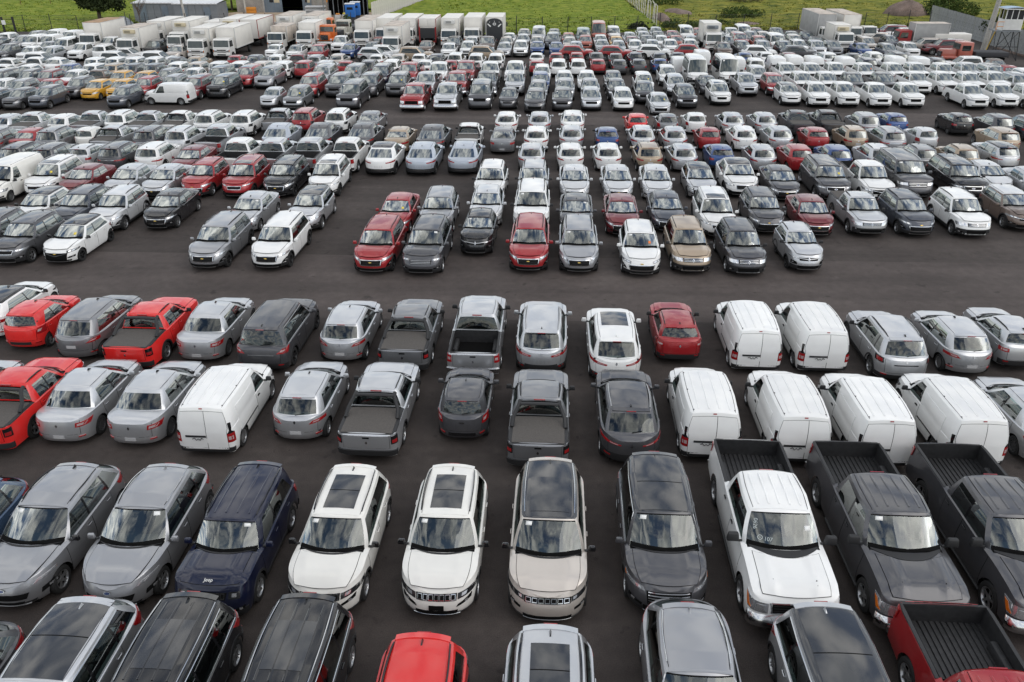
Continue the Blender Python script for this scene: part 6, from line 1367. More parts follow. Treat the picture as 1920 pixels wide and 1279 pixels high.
# position of every lorry, measured from the photograph
box_truck(-51.9, 104.1, 3.40, 6.0, 'white box truck with dirty brown roof beside the dark tree', roof='box_brown_roof')
box_truck(-45.3, 99.5, 3.30, 4.9, 'white refrigerated truck with cream cooling unit, second from the left', fridge='fridge_yellow', roof='box_roof_dirty')
box_truck(-45.0, 106.6, 3.30, 6.0, 'white box truck left of the concrete pole, partly hidden', fridge='fridge')
box_truck(-41.5, 105.6, 3.40, 6.2, 'white box truck with yellowish cooling unit right of the concrete pole', fridge='fridge_yellow')
box_truck(-36.8, 98.9, 3.30, 5.8, 'white box truck with grey cooling unit in the left truck group', fridge='fridge')
box_truck(-34.0, 99.5, 3.30, 5.8, 'plain white box truck with blank front box, foremost of its group')
box_truck(-38.6, 108.6, 3.00, 4.2, 'low white box truck roof wedged behind two front trucks')
box_truck(-36.2, 107.8, 3.40, 6.4, 'white box truck with yellow cooling unit behind the plain one', fridge='fridge_yellow')
box_truck(-33.8, 108.2, 3.30, 6.5, 'white box truck with red edge trim, parked tail first', hd=1, edge='rust_red')
box_truck(-30.2, 112.3, 3.40, 6.2, 'white truck with yellow mark on cooling unit, right of red trim', fridge='fridge', roof='box_roof_dirty')
box_truck(-29.4, 105.9, 2.75, 4.2, 'small truck with greyish brown box and white crew cab', box='box_roof_dirty', roof='box_roof_dirty', w=2.0, hc=2.1, floor_=.9)
box_truck(-27.0, 113.2, 3.30, 6.5, 'white refrigerated truck with rusty roof left of orange truck', fridge='fridge', roof='box_roof_dirty')
box_truck(-26.0, 106.7, 3.10, 4.3, 'white truck with smooth rounded box beside the orange truck', w=2.15)
box_truck(-18.9, 107.5, 3.30, 6.6, 'white box truck right of the blue cabins with striped roof', roof='box_roof_dirty')
box_truck(-16.5, 109.7, 3.30, 6.6, 'white box truck behind the striped-roof refrigerated truck')
box_truck(-13.6, 109.7, 3.30, 6.6, 'white box truck left of the one with red tail lift')
box_truck(-14.4, 101.4, 3.30, 5.6, 'white refrigerated truck with brown striped roof, foremost in middle group', fridge='fridge', roof='box_roof_dirty')
box_truck(-11.0, 109.4, 3.30, 5.2, 'box truck seen from behind with red tail lift frame', hd=1, tail='red', edge='rust_red')
box_truck(-8.0, 108.7, 3.40, 6.4, 'white refrigerated truck right of the red tail lift truck', fridge='fridge')
box_truck(-5.1, 109.7, 3.40, 6.4, 'white box truck with plain front, second from right of the group')
box_truck(-2.3, 110.4, 3.40, 5.6, 'box truck with black rear curtain and pale winged emblem', hd=1, tail='black')
box_truck(25.0, 104.9, 3.20, 3.9, 'lone white refrigerated truck among cars in the right half', fridge='metal_grey', w=2.1)
box_truck(41.4, 111.0, 3.70, 8.0, 'long grey weathered box truck at the upper right', box='box_grey', roof='box_roof_dirty')
box_truck(44.8, 111.3, 3.60, 8.0, 'long pale box truck with pink edge, right of the grey one', roof='box_roof_dirty', edge='box_roof_dirty')
box_truck(41.3, 105.0, 3.00, 3.8, 'small white refrigerated truck in front of two long trucks', fridge='fridge_yellow', w=2.0)
box_truck(50.8, 106.8, 3.1, 4.2, 'old red truck with pale grey box facing left, by the metal wall', hd=2, box='box_grey', roof='box_roof_dirty', cab='rust_red', w=2.1)
bonnet_truck(-23.9, 108.4, 'bright orange bonneted truck among the white trucks, nearer one', 'truck_orange')
bonnet_truck(-25.9, 116.9, 'orange truck cab directly behind the nearer orange truck', 'truck_orange')
bonnet_truck(-23.0, 114.3, 'old cream bonneted truck right of the orange truck', 'truck_old_white')
flat_truck(-40.7, 102.6, 'small white truck without box in front of the refrigerated trucks')
flat_truck(47.3, 112.5, 'white and teal light truck before the long pale box truck')
bonnet_truck(49.6, 92.9, 'faded orange red old pickup truck with dark stake bed', 'paint_rust', hd=1, hood=1.7)
m = MB(); m.box((0, 0, 1.2), (4.6, 2.0, 1.4), 'box_white', bev=.1); tag(link('trailer', m.mesh('trailer'), None, (55.6, 106.4, 0)), 'low white trailer body beside the grey metal wall', 'trailer')
CARS = [   # row, model, paint, heading letter, x, y, turn in degrees
 ('A','escape_dark','dark','F',-11.23,9.94,177.0),
 ('A','glass_suv','silver','F',-9.08,10.50,177.1),
 ('A','long_suv','black','F',-6.89,10.33,177.2),
 ('A','long_suv','black','F',-4.42,10.30,176.6),
 ('A','duster','red','F',-1.86,9.49,177.1),
 ('A','compass','silver','F',0.69,9.72,176.8),
 ('A','escape','mid','F',3.62,10.57,176.6),
 ('A','edge','silver','F',6.40,10.03,177.5),
 ('A','full_pickup','crimson','F',9.09,9.40,176.7),
 ('B','escape','steel','F',-13.81,14.89,176.5),
 ('B','escape_dark','mid','F',-11.58,15.46,176.4),
 ('B','escape','mid','F',-9.16,15.41,177.3),
 ('B','renegade','navy','F',-6.76,15.01,176.5),
 ('B','compass','pearl','F',-4.25,15.13,176.5),
 ('B','compass','pearl','F',-1.62,15.13,177.3),
 ('B','commander','champagne','F',0.92,15.15,176.9),
 ('B','edge','dark','F',3.71,15.35,176.6),
 ('B','full_pickup','white','F',6.46,15.47,176.4),
 ('B','full_pickup','dark','F',9.27,15.38,177.1),
 ('B','full_pickup','dark','F',12.11,15.28,177.4),
 ('C','sandero','silver','R',-17.67,22.01,-2.6),
 ('C','small_pickup','red','R',-15.69,21.60,-2.7),
 ('C','logan','silver','R',-13.68,21.93,-2.7),
 ('C','logan','silver','R',-11.42,21.81,-3.5),
 ('C','small_van','white','R',-9.01,21.40,-2.9),
 ('C','sandero','silver','R',-6.51,21.90,-2.6),
 ('C','small_pickup','silver','R',-4.13,21.27,-3.5),
 ('C','picanto_sport','dark','R',-1.44,21.73,-3.0),
 ('C','small_pickup','grey','R',0.87,20.76,-3.2),
 ('C','arkana','dark','R',3.60,20.93,-3.0),
 ('C','small_van','white','R',6.00,21.12,-3.5),
 ('C','small_van','white','R',8.57,20.91,-3.4),
 ('C','small_van','white','R',10.93,20.73,-2.9),
 ('C','small_van','white','R',13.57,20.73,-2.5),
 ('C','logan','silver','R',16.03,20.73,-2.9),
 ('D','hatch_black_roof','white','R',-20.06,28.71,-3.2),
 ('D','picanto','red','R',-18.23,27.61,-2.4),
 ('D','leaf','grey','R',-15.86,27.23,-2.9),
 ('D','small_pickup','red','R',-13.50,26.55,-3.1),
 ('D','logan','silver','R',-11.28,27.03,-3.3),
 ('D','crv','dark','R',-8.71,26.51,-3.6),
 ('D','sandero','silver','R',-6.11,26.85,-2.9),
 ('D','small_pickup','grey','R',-3.72,26.36,-3.1),
 ('D','mid_pickup','silver','R',-1.23,26.27,-2.7),
 ('D','koleos','silver','R',1.14,26.27,-3.3),
 ('D','koleos_sun','white','R',3.69,25.64,-2.8),
 ('D','kwid','crimson','R',6.12,26.66,-2.6),
 ('D','small_van','white','R',8.77,26.32,-3.4),
 ('D','small_van','white','R',11.08,26.23,-3.0),
 ('D','duster','silver','R',13.66,25.56,-3.3),
 ('D','sandero','silver','R',16.23,25.93,-3.3),
 ('D','kwid','silver','R',18.26,26.18,-2.5),
 ('E','seltos','dark','F',-25.51,36.68,178.1),
 ('E','seltos','dark','F',-23.51,36.21,175.9),
 ('E','hatch_black_roof','white','F',-21.18,36.29,176.2),
 ('E','onix','black','F',-18.40,41.09,177.6),
 ('E','equinox','mid','F',-14.02,35.79,176.4),
 ('E','equinox','white','F',-11.11,35.79,176.0),
 ('E','equinox','crimson','F',-6.26,35.32,176.1),
 ('E','rugged_suv','dark','F',-3.97,35.15,175.9),
 ('E','kwid','black','F',-1.63,37.09,175.8),
 ('E','equinox','crimson','F',0.86,35.48,176.8),
 ('E','equinox','mid','F',3.16,35.32,177.0),
 ('E','tracker','white','F',5.99,34.83,175.9),
 ('E','duster','beige','F',8.30,35.19,177.6),
 ('E','duster','dark','F',10.75,34.96,177.9),
 ('E','kwid','silver','F',13.57,35.04,177.6),
 ('F','hatch_black_roof','white','F',-25.40,41.04,177.5),
 ('F','tracker','slate','F',-23.08,40.70,176.9),
 ('F','tracker','pale','F',-21.08,40.61,178.2),
 ('F','onix','silver','F',-13.86,40.61,175.9),
 ('F','captur_roof','silver','F',-10.74,40.73,177.1),
 ('F','onix','crimson','F',-6.02,40.33,176.5),
 ('F','seltos','mid','F',-3.85,40.31,177.8),
 ('F','sandero','pale','F',-1.34,41.28,177.9),
 ('F','big_suv','white','F',1.09,40.88,177.0),
 ('F','onix','dark','F',3.41,40.24,176.3),
 ('F','onix','maroon','F',5.78,40.14,176.5),
 ('F','onix','slate','F',8.23,40.71,176.4),
 ('F','big_suv_sun','white','F',10.64,39.87,176.2),
 ('F','tracker','dark','F',13.27,40.31,176.2),
 ('F','onix','maroon','F',15.74,40.05,175.8),
 ('F','utility_pickup','silver','F',18.34,40.21,177.3),
 ('F','tracker','slate','F',20.80,39.94,178.0),
 ('F','duster','white','F',23.59,39.84,177.0),
 ('F','captur_roof2','bronze','F',26.79,40.83,176.7),
 ('G','mid_van','cream','F',-29.68,45.62,176.2),
 ('G','big_suv_sun','white','F',-27.53,46.50,178.1),
 ('G','onix','maroon','F',-25.40,46.19,176.4),
 ('G','onix','silver','F',-22.78,46.19,176.7),
 ('G','onix','silver','F',-20.55,46.11,176.0),
 ('G','tracker','crimson','F',-18.41,46.44,176.9),
 ('G','big_suv_sun','crimson','F',-15.98,46.49,177.7),
 ('G','equinox','black','F',-13.57,46.59,176.7),
 ('G','big_suv_sun','white','F',-10.98,46.60,178.1),
 ('G','duster','white','F',-1.21,45.59,176.1),
 ('G','duster','silver','F',1.29,45.62,176.5),
 ('G','onix','pale','F',3.70,45.95,177.4),
 ('G','onix','pale','F',6.22,45.95,177.7),
 ('G','onix','pale','F',8.53,45.95,176.0),
 ('G','hatch_black_roof','silver','F',11.14,46.07,176.6),
 ('G','coupe_suv_dark_roof','white','F',13.57,46.85,176.1),
 ('G','onix','dark','F',15.87,45.84,176.5),
 ('G','explorer','dark','F',18.67,46.12,176.2),
 ('G','mid_pickup','white','F',21.06,45.88,176.6),
 ('G','expedition','dark','F',23.54,46.74,177.0),
 ('G','explorer','black','F',26.59,46.25,176.1),
 ('G','onix','pale','F',28.71,46.93,177.5),
 ('G','onix','silver','F',30.59,45.47,176.4),
 ('H','duster','dark','R',-31.81,51.48,-3.6),
 ('H','seltos','dark','R',-29.79,51.44,-3.2),
 ('H','kwid','pale','R',-27.83,51.81,-3.3),
 ('H','seltos','dark','R',-25.64,51.72,-3.6),
 ('H','seltos','white','R',-23.24,51.62,-2.3),
 ('H','onix','maroon','F',-20.65,50.69,177.2),
 ('H','mid_pickup','white','R',-17.78,51.59,-4.1),
 ('H','mid_pickup','silver','R',-15.52,51.53,-2.4),
 ('H','mid_pickup','silver','R',-13.18,51.66,-2.4),
 ('H','mid_pickup','white','R',-10.74,51.66,-3.5),
 ('H','coupe_suv_dark_roof','white','R',-8.28,51.30,-3.3),
 ('H','coupe_suv','icy','R',-5.71,51.28,-3.4),
 ('H','coupe_suv','icy','R',-3.03,51.44,-3.7),
 ('H','sandero','silver','R',1.31,51.86,-2.5),
 ('H','sandero','white','R',3.84,51.86,-2.1),
 ('H','sandero','white','R',6.27,51.86,-2.0),
 ('H','stepway','beige','R',8.93,51.80,-2.1),
 ('H','sandero','silver','R',11.18,51.72,-1.8),
 ('H','kwid_plain','blue','R',13.59,51.70,-3.0),
 ('H','sandero','silver','R',16.25,51.58,-3.9),
 ('H','sandero','crimson','R',18.63,51.58,-3.2),
 ('H','sandero','blue','R',21.07,51.44,-3.7),
 ('H','stepway','pale','R',23.72,51.54,-2.0),
 ('H','stepway','grey','R',26.50,51.38,-2.0),
 ('H','stepway','beige','R',29.20,51.38,-4.0),
 ('H','captur_roof','silver','R',31.92,51.88,-2.4),
 ('I','seltos','grey','R',-35.89,55.83,-2.0),
 ('I','onix','crimson','R',-33.88,56.25,-2.6),
 ('I','duster','grey','R',-31.90,55.97,-2.0),
 ('I','picanto','cream','R',-29.93,56.90,-3.6),
 ('I','small_pickup','silver','R',-28.00,56.12,-4.1),
 ('I','seltos','dark','R',-25.39,56.34,-2.1),
 ('I','duster','pale','R',-23.08,56.08,-2.1),
 ('I','mid_pickup','silver','R',-20.43,55.67,-3.9),
 ('I','coupe_suv','icy','R',-16.46,56.81,-2.0),
 ('I','coupe_suv','dark','R',-13.54,56.90,-2.3),
 ('I','coupe_suv','dark','R',-10.50,56.87,-4.1),
 ('I','onix','beige','R',-7.94,56.59,-3.8),
 ('I','coupe_suv','dark','R',-5.52,56.32,-4.0),
 ('I','small_pickup','white','R',-3.03,56.80,-2.0),
 ('I','logan','grey','R',-0.59,56.33,-2.6),
 ('I','sandero','white','R',1.76,56.70,-3.1),
 ('I','sandero','silver','R',4.27,57.03,-3.2),
 ('I','kwid_plain','blue','R',6.76,56.65,-3.3),
 ('I','stepway','pale','R',9.26,56.81,-3.1),
 ('I','sandero','silver','R',11.50,56.70,-2.6),
 ('I','picanto','crimson','R',13.96,56.74,-3.9),
 ('I','sandero','white','R',16.45,56.86,-3.5),
 ('I','sandero','silver','R',18.97,56.86,-3.1),
 ('I','kwid_plain','crimson','R',21.48,56.65,-3.8),
 ('I','stepway','beige','R',24.18,56.71,-3.3),
 ('I','seltos','mid','R',26.43,56.08,-2.8),
 ('I','picanto','pale','R',29.21,56.74,-3.0),
 ('I','captur','beige','R',34.27,55.94,-2.2),
 ('J','sandero','silver','R',-38.03,60.89,-2.8),
 ('J','utility_pickup','pale','R',-36.05,60.48,-2.0),
 ('J','sandero','white','R',-33.81,60.89,-2.2),
 ('J','utility_pickup','silver','R',-31.73,60.93,-3.0),
 ('J','duster','white','R',-29.62,61.42,-3.1),
 ('J','utility_pickup','silver','R',-27.51,60.90,-4.0),
 ('J','small_pickup','white','R',-25.17,60.97,-3.8),
 ('J','duster','white','R',-22.89,61.23,-3.6),
 ('J','duster','white','R',-20.20,61.23,-3.3),
 ('J','small_pickup','silver','R',-17.86,61.81,-2.1),
 ('J','duster','crimson','R',-15.79,62.19,-3.9),
 ('J','duster','white','R',-13.22,62.00,-3.8),
 ('J','onix','grey','R',-10.84,61.94,-2.4),
 ('J','sandero','white','R',-0.38,61.65,-2.2),
 ('J','sandero','silver','R',2.14,61.64,-2.8),
 ('J','arkana','white','R',4.66,61.53,-4.1),
 ('J','picanto','red','R',9.51,61.29,-2.5),
 ('J','picanto','grey','R',11.81,61.29,-3.1),
 ('J','picanto','white','R',14.04,61.67,-3.9),
 ('J','sandero','silver','R',16.76,61.45,-3.6),
 ('J','sandero','silver','R',19.21,61.45,-2.6),
 ('J','utility_pickup','dark','R',21.69,61.12,-3.0),
 ('J','small_pickup','dark','R',23.97,61.22,-2.3),
 ('J','bolt','mid','R',26.74,60.98,-3.2),
 ('J','kwid_plain','blue','R',29.05,61.39,-2.3),
 ('J','kwid_plain','black','R',33.98,61.39,-2.7),
 ('J','bolt','dark','R',36.46,60.43,-2.6),
 ('J','bolt','slate','R',38.42,59.85,-2.4),
 ('K','hatch','dark','F',-44.88,70.01,175.8),
 ('K','hatch','dark','F',-42.88,70.72,176.2),
 ('K','seltos','slate','F',-40.70,71.08,175.9),
 ('K','seltos','slate','F',-34.00,71.19,176.7),
 ('K','small_van','white','L',-30.47,72.04,85.9),
 ('K','explorer','black','F',-26.84,76.08,176.2),
 ('K','kwid','silver','F',-20.89,70.78,177.7),
 ('K','duster','grey','F',-18.65,70.66,176.1),
 ('K','expedition','dark','F',-14.01,71.51,176.5),
 ('K','full_pickup','crimson','F',-8.37,70.86,177.5),
 ('K','full_pickup','silver','F',-5.57,71.09,177.6),
 ('K','expedition','dark','F',-2.70,71.43,178.1),
 ('K','picanto','dark','F',-0.28,70.68,176.4),
 ('K','tracker','dark','F',2.01,69.44,176.3),
 ('K','tcross','dark','F',4.37,70.17,176.1),
 ('K','tcross','silver','F',6.87,70.38,176.6),
 ('K','tcross','white','F',9.57,70.17,177.2),
 ('K','onix','pale','F',12.46,68.83,177.7),
 ('K','duster','dark','F',15.20,71.31,177.7),
 ('K','big_suv_sun','white','F',18.47,72.84,176.9),
 ('K','captur_roof','white','F',24.61,72.56,176.6),
 ('K','mid_pickup','white','F',26.86,72.31,176.0),
 ('K','mid_pickup','white','F',29.34,72.31,177.6),
 ('K','mid_pickup','white','F',32.01,71.92,176.4),
 ('K','mid_pickup','white','F',34.79,71.92,178.0),
 ('K','mid_pickup','white','F',40.07,71.45,178.0),
 ('K','mid_pickup','white','F',42.88,71.73,176.0),
 ('K','mid_pickup','white','F',45.23,71.45,176.5),
 ('L','hatch','white','F',-47.25,75.39,177.8),
 ('L','seltos','grey','F',-44.84,74.36,176.5),
 ('L','onix','crimson','F',-42.79,75.51,178.0),
 ('L','seltos','dark','F',-40.08,75.52,178.2),
 ('L','hatch','yellow','F',-38.13,74.82,177.6),
 ('L','hatch','yellow','F',-35.96,75.06,177.7),
 ('L','seltos','crimson','F',-33.94,75.67,176.8),
 ('L','seltos','mid','F',-31.86,76.74,175.8),
 ('L','explorer','maroon','F',-29.15,75.48,176.6),
 ('L','explorer','crimson','F',-26.11,81.27,177.5),
 ('L','explorer','mid','F',-23.86,80.88,176.4),
 ('L','explorer','crimson','F',-18.72,76.33,177.5),
 ('L','explorer','dark','F',-16.12,76.57,175.9),
 ('L','explorer','dark','F',-13.33,76.77,177.2),
 ('L','explorer','dark','F',-10.64,76.93,178.0),
 ('L','full_pickup','silver','F',-7.94,76.83,176.5),
 ('L','full_pickup','crimson','F',-5.09,77.14,177.7),
 ('L','full_pickup','dark','F',-2.33,77.13,177.9),
 ('L','mid_pickup','silver','F',0.32,77.63,177.7),
 ('L','tcross','grey','F',2.37,73.77,176.4),
 ('L','tcross','mid','F',4.88,74.77,176.7),
 ('L','tcross','mid','F',7.18,74.77,176.9),
 ('L','tcross','dark','F',9.58,74.63,177.7),
 ('L','tcross','dark','F',11.92,73.31,175.8),
 ('L','duster','pale','F',15.29,76.63,176.3),
 ('L','onix','dark','F',18.49,77.49,176.5),
 ('L','mid_pickup','silver','F',21.91,77.17,177.1),
 ('L','duster','crimson','F',24.63,77.00,177.2),
 ('L','mid_pickup','white','F',27.42,77.92,177.3),
 ('L','mid_pickup','white','F',29.76,77.85,177.5),
 ('L','mid_pickup','dark','F',32.06,77.33,176.8),
 ('L','mid_pickup','dark','F',34.91,77.33,177.6),
 ('L','mid_pickup','white','F',38.28,77.88,175.8),
 ('L','mid_pickup','white','F',40.72,77.89,178.0),
 ('L','mid_pickup','white','F',43.14,77.73,176.5),
 ('L','mid_pickup','white','F',45.65,78.05,178.1),
 ('L','big_suv_sun','silver','F',47.85,77.32,177.0),
 ('M','explorer','dark','F',-49.20,78.86,177.5),
 ('M','seltos','dark','F',-47.03,79.73,177.1),
 ('M','seltos','maroon','F',-45.02,79.55,176.8),
 ('M','hatch','white','F',-42.98,80.38,176.5),
 ('M','utility_pickup','bronze','R',-40.26,80.17,-4.1),
 ('M','hatch','yellow','F',-38.18,79.79,176.3),
 ('M','hatch','yellow','F',-35.76,79.51,176.8),
 ('M','seltos','grey','F',-33.72,80.36,176.9),
 ('M','hatch','white','F',-31.68,81.44,178.0),
 ('M','explorer','dark','F',-28.84,81.02,178.1),
 ('M','explorer','silver','F',-18.74,81.82,175.9),
 ('M','explorer','grey','F',-15.69,81.85,177.1),
 ('M','explorer','navy','F',-13.02,82.04,177.7),
 ('M','full_pickup','crimson','F',-10.21,82.48,176.7),
 ('M','full_pickup','white','F',-7.28,82.78,178.1),
 ('M','full_pickup','crimson','F',-4.56,83.61,175.8),
 ('M','full_pickup','white','F',-2.14,83.10,176.9),
 ('M','full_pickup','white','F',0.38,83.33,176.9),
 ('M','tracker','blue','F',2.72,78.10,177.4),
 ('M','seltos','white','F',3.02,82.56,177.3),
 ('M','tcross','white','F',5.06,79.09,177.4),
 ('M','tcross','white','F',7.20,79.09,176.3),
 ('M','tcross','dark','F',9.76,78.95,176.6),
 ('M','duster','white','F',12.46,77.67,177.9),
 ('M','duster','white','F',15.45,81.89,176.6),
 ('M','large_van','white','F',18.41,82.61,176.4),
 ('M','large_van','white','F',21.58,82.90,177.3),
 ('M','duster','pale','F',24.36,81.61,175.9),
 ('M','mid_pickup','white','F',27.64,83.32,176.5),
 ('M','mid_pickup','white','F',30.10,83.24,177.7),
 ('M','mid_pickup','white','F',32.60,83.46,175.9),
 ('M','mid_pickup','white','F',35.42,83.09,177.6),
 ('M','mid_pickup','white','F',38.38,83.28,178.1),
 ('M','mid_pickup','white','F',40.73,83.44,176.7),
 ('M','mid_pickup','white','F',43.31,83.13,176.6),
 ('M','mid_pickup','pale','F',45.92,83.45,177.2),
 ('M','big_suv_sun','white','F',48.24,82.59,176.5),
 ('M','duster','white','F',50.13,79.69,176.3),
 ('N','utility_pickup','white','R',-51.37,83.26,-3.7),
 ('N','hatch','white','F',-49.35,83.56,176.0),
 ('N','hatch','blue','F',-45.38,83.99,177.8),
 ('N','captur','white','R',-42.61,84.70,-3.8),
 ('N','captur','beige','R',-40.57,84.81,-3.7),
 ('N','captur','dark','R',-38.54,84.79,-2.7),
 ('N','captur','dark','R',-36.51,84.69,-2.2),
 ('N','captur','white','R',-34.42,85.73,-3.7),
 ('N','captur','champagne','R',-32.38,85.81,-3.7),
 ('N','captur','white','R',-30.34,86.02,-2.2),
 ('N','captur','white','R',-28.14,86.15,-2.5),
 ('N','captur','champagne','R',-25.88,86.06,-3.4),
 ('N','duster','white','R',-23.49,85.66,-4.0),
 ('N','duster','crimson','R',-21.45,86.00,-2.3),
 ('N','captur','pale','R',-19.38,86.65,-2.3),
 ('N','kwid','crimson','R',-17.34,87.12,-3.1),
 ('N','seltos','dark','R',-14.89,86.86,-3.0),
 ('N','duster','white','R',-12.48,86.82,-3.9),
 ('N','onix','white','R',-9.12,87.71,-3.0),
 ('N','kwid','crimson','R',-6.39,87.63,-3.5),
 ('N','kwid','crimson','R',2.64,87.42,-2.1),
 ('N','duster','white','R',4.91,87.05,-2.8),
 ('N','duster','white','R',6.94,87.05,-2.4),
 ('N','kwid','crimson','R',9.17,88.34,-3.1),
 ('N','kwid','dark','R',11.39,88.03,-3.0),
 ('N','kwid','dark','R',13.50,88.34,-2.8),
 ('N','kwid','blue','R',15.78,88.65,-3.0),
 ('N','small_van','white','R',17.63,87.76,-3.1),
 ('N','small_van','white','R',23.66,87.85,-3.0),
 ('N','duster','white','R',25.65,87.65,-2.4),
 ('N','small_van','white','R',28.08,88.41,-4.0),
 ('N','small_van','white','R',30.08,89.06,-2.2),
 ('N','small_van','white','R',35.14,88.05,-2.1),
 ('N','seltos','navy','R',37.65,88.26,-2.2),
 ('N','small_van','white','R',40.61,88.38,-3.1),
 ('N','small_van','white','R',43.00,88.08,-3.9),
 ('N','seltos','dark','R',45.01,88.44,-2.6),
 ('N','duster','white','L',48.31,88.54,87.4),
 ('N','onix','bronze','R',51.58,88.70,-3.4),
 ('N','onix','crimson','R',50.51,84.18,-2.1),
 ('O','utility_pickup','white','R',-53.20,87.40,-2.5),
 ('O','utility_pickup','white','R',-50.68,88.14,-2.0),
 ('O','logan','white','R',-48.64,88.85,-2.4),
 ('O','captur','white','R',-44.42,88.87,-3.6),
 ('O','captur','white','R',-42.38,89.12,-2.4),
 ('O','captur','white','R',-40.34,89.23,-3.9),
 ('O','captur','white','R',-38.27,89.22,-2.8),
 ('O','hatch','dark','R',-36.20,89.84,-3.2),
 ('O','hatch','beige','R',-34.20,90.49,-3.8),
 ('O','kwid','crimson','R',-30.12,91.19,-3.9),
 ('O','hatch','slate','R',-28.11,91.47,-3.5),
 ('O','sandero','white','R',-25.82,91.59,-2.7),
 ('O','utility_pickup','maroon','R',-23.28,90.28,-2.6),
 ('O','seltos','mid','R',-21.24,90.45,-2.2),
 ('O','hatch','champagne','R',-19.16,92.12,-4.0),
 ('O','kwid','white','R',-14.78,91.71,-3.8),
 ('O','hatch','champagne','R',-12.53,92.13,-2.0),
 ('O','kwid','white','R',-10.17,92.18,-3.1),
 ('O','hatch','dark','R',-8.28,92.13,-3.7),
 ('O','duster','white','R',-6.13,91.74,-3.9),
 ('O','duster','white','R',-3.83,91.17,-4.0),
 ('O','duster','white','R',-1.71,91.17,-2.7),
 ('O','kwid','white','R',2.81,92.85,-4.0),
 ('O','kwid','crimson','R',4.98,92.85,-3.3),
 ('O','kwid','crimson','R',7.25,93.19,-1.8),
 ('O','kwid','dark','R',9.50,93.19,-3.4),
 ('O','kwid','dark','R',11.55,92.51,-3.8),
 ('O','kwid','navy','R',13.80,93.19,-3.0),
 ('O','kwid','navy','R',16.40,92.85,-1.8),
 ('O','kwid','navy','R',18.56,93.19,-3.9),
 ('O','small_van','white','R',21.13,93.00,-2.2),
 ('O','kwid','blue','R',25.97,93.19,-2.2),
 ('O','kwid','white','R',28.45,93.53,-3.0),
 ('O','kwid','maroon','R',30.93,93.19,-3.0),
 ('O','small_van','white','R',32.02,88.43,-2.8),
 ('O','captur','white','R',35.02,92.58,-1.8),
 ('O','kwid','dark','R',37.89,92.70,-2.2),
 ('O','captur','white','R',40.24,92.85,-2.0),
 ('O','seltos','dark','R',42.83,92.56,-2.4),
 ('P','duster','white','T',-51.89,91.56,-92.3),
 ('P','duster','white','T',-43.90,92.37,-92.7),
 ('P','logan','white','T',-44.48,96.37,-92.5),
 ('P','duster','white','T',-39.33,92.44,-92.3),
 ('P','captur','pale','T',-15.76,95.93,-92.0),
 ('P','captur','white','T',-14.71,98.02,-92.0),
 ('P','duster','beige','T',-11.07,95.92,-93.4),
 ('P','duster','beige','T',-2.93,96.78,-93.2),
 ('P','captur','crimson','T',7.64,97.80,-92.2),
 ('P','captur','crimson','T',12.18,97.40,-93.5),
 ('P','captur','white','T',16.78,98.15,-94.1),
 ('P','captur','crimson','T',21.35,98.54,-93.4),
 ('P','captur','white','T',29.11,97.68,-93.3),
 ('P','captur','dark','T',33.66,97.45,-91.9),
 ('Q','mid_pickup','dark','F',-58.65,97.22,177.2),
 ('Q','hatch','white','F',-56.36,97.09,176.5),
 ('Q','hatch','grey','F',-56.41,101.38,177.4),
 ('Q','duster','silver','F',-53.23,95.76,176.7),
 ('Q','mid_pickup','white','F',-50.50,98.15,176.6),
 ('Q','duster','white','R',-47.92,98.27,-3.0),
 ('Q','explorer','black','F',-43.03,100.93,178.2),
 ('Q','seltos','champagne','F',-39.08,97.30,176.1),
 ('Q','kwid','white','F',-28.18,98.63,176.3),
 ('Q','captur_roof','white','F',-25.28,97.57,176.9),
 ('Q','duster','crimson','F',-22.69,97.27,177.3),
 ('Q','onix','blue','F',-19.42,99.65,177.7),
 ('Q','hatch','grey','F',-16.96,101.21,176.8),
 ('Q','onix','bronze','F',-10.52,102.55,178.1),
 ('Q','captur','white','F',-7.49,99.12,178.0),
 ('Q','duster','white','F',-5.28,100.26,177.7),
 ('Q','hatch','silver','F',-0.91,100.74,178.0),
 ('Q','duster','white','F',1.08,100.81,177.7),
 ('Q','onix','blue','F',3.13,101.93,176.8),
 ('Q','onix','blue','F',5.39,101.29,177.9),
 ('Q','hatch','icy','F',7.78,101.34,176.2),
 ('Q','onix','silver','F',11.17,103.60,176.7),
 ('Q','hatch','silver','F',13.05,102.14,176.3),
 ('Q','captur','white','F',15.04,101.85,176.5),
 ('Q','hatch','silver','F',17.33,103.01,176.8),
 ('Q','captur','white','F',19.45,102.38,176.7),
 ('Q','captur','white','F',21.93,102.65,175.9),
 ('Q','captur','bronze','F',25.34,99.92,177.4),
 ('Q','seltos','dark','F',27.91,100.94,177.6),
 ('Q','seltos','mid','F',30.43,101.16,176.0),
 ('Q','seltos','slate','F',32.91,100.68,177.1),
 ('Q','seltos','white','F',35.07,102.12,177.1),
 ('Q','duster','pale','F',36.94,101.10,175.9),
 ('Q','seltos','grey','F',38.90,101.09,177.0),
 ('Q','onix','blue','F',42.12,100.49,177.1),
 ('Q','seltos','grey','F',44.46,98.47,178.0),
 ('Q','seltos','white','F',47.54,99.82,176.6),
 ('R','seltos','dark','F',-64.24,103.91,176.6),
 ('R','seltos','grey','F',-62.11,106.03,177.6),
 ('R','small_van','white','F',-60.15,105.28,177.6),
 ('R','small_van','white','F',-58.18,105.25,176.6),
 ('R','wagon_van','white','F',-54.35,101.65,175.8),
 ('R','mid_pickup','white','F',-49.82,103.86,176.3),
 ('R','mid_pickup','white','F',-21.36,104.74,178.0),
 ('R','hatch','crimson','F',-16.83,105.43,177.6),
 ('R','explorer','dark','F',-7.21,103.90,177.6),
 ('R','duster','white','F',-5.04,104.70,176.7),
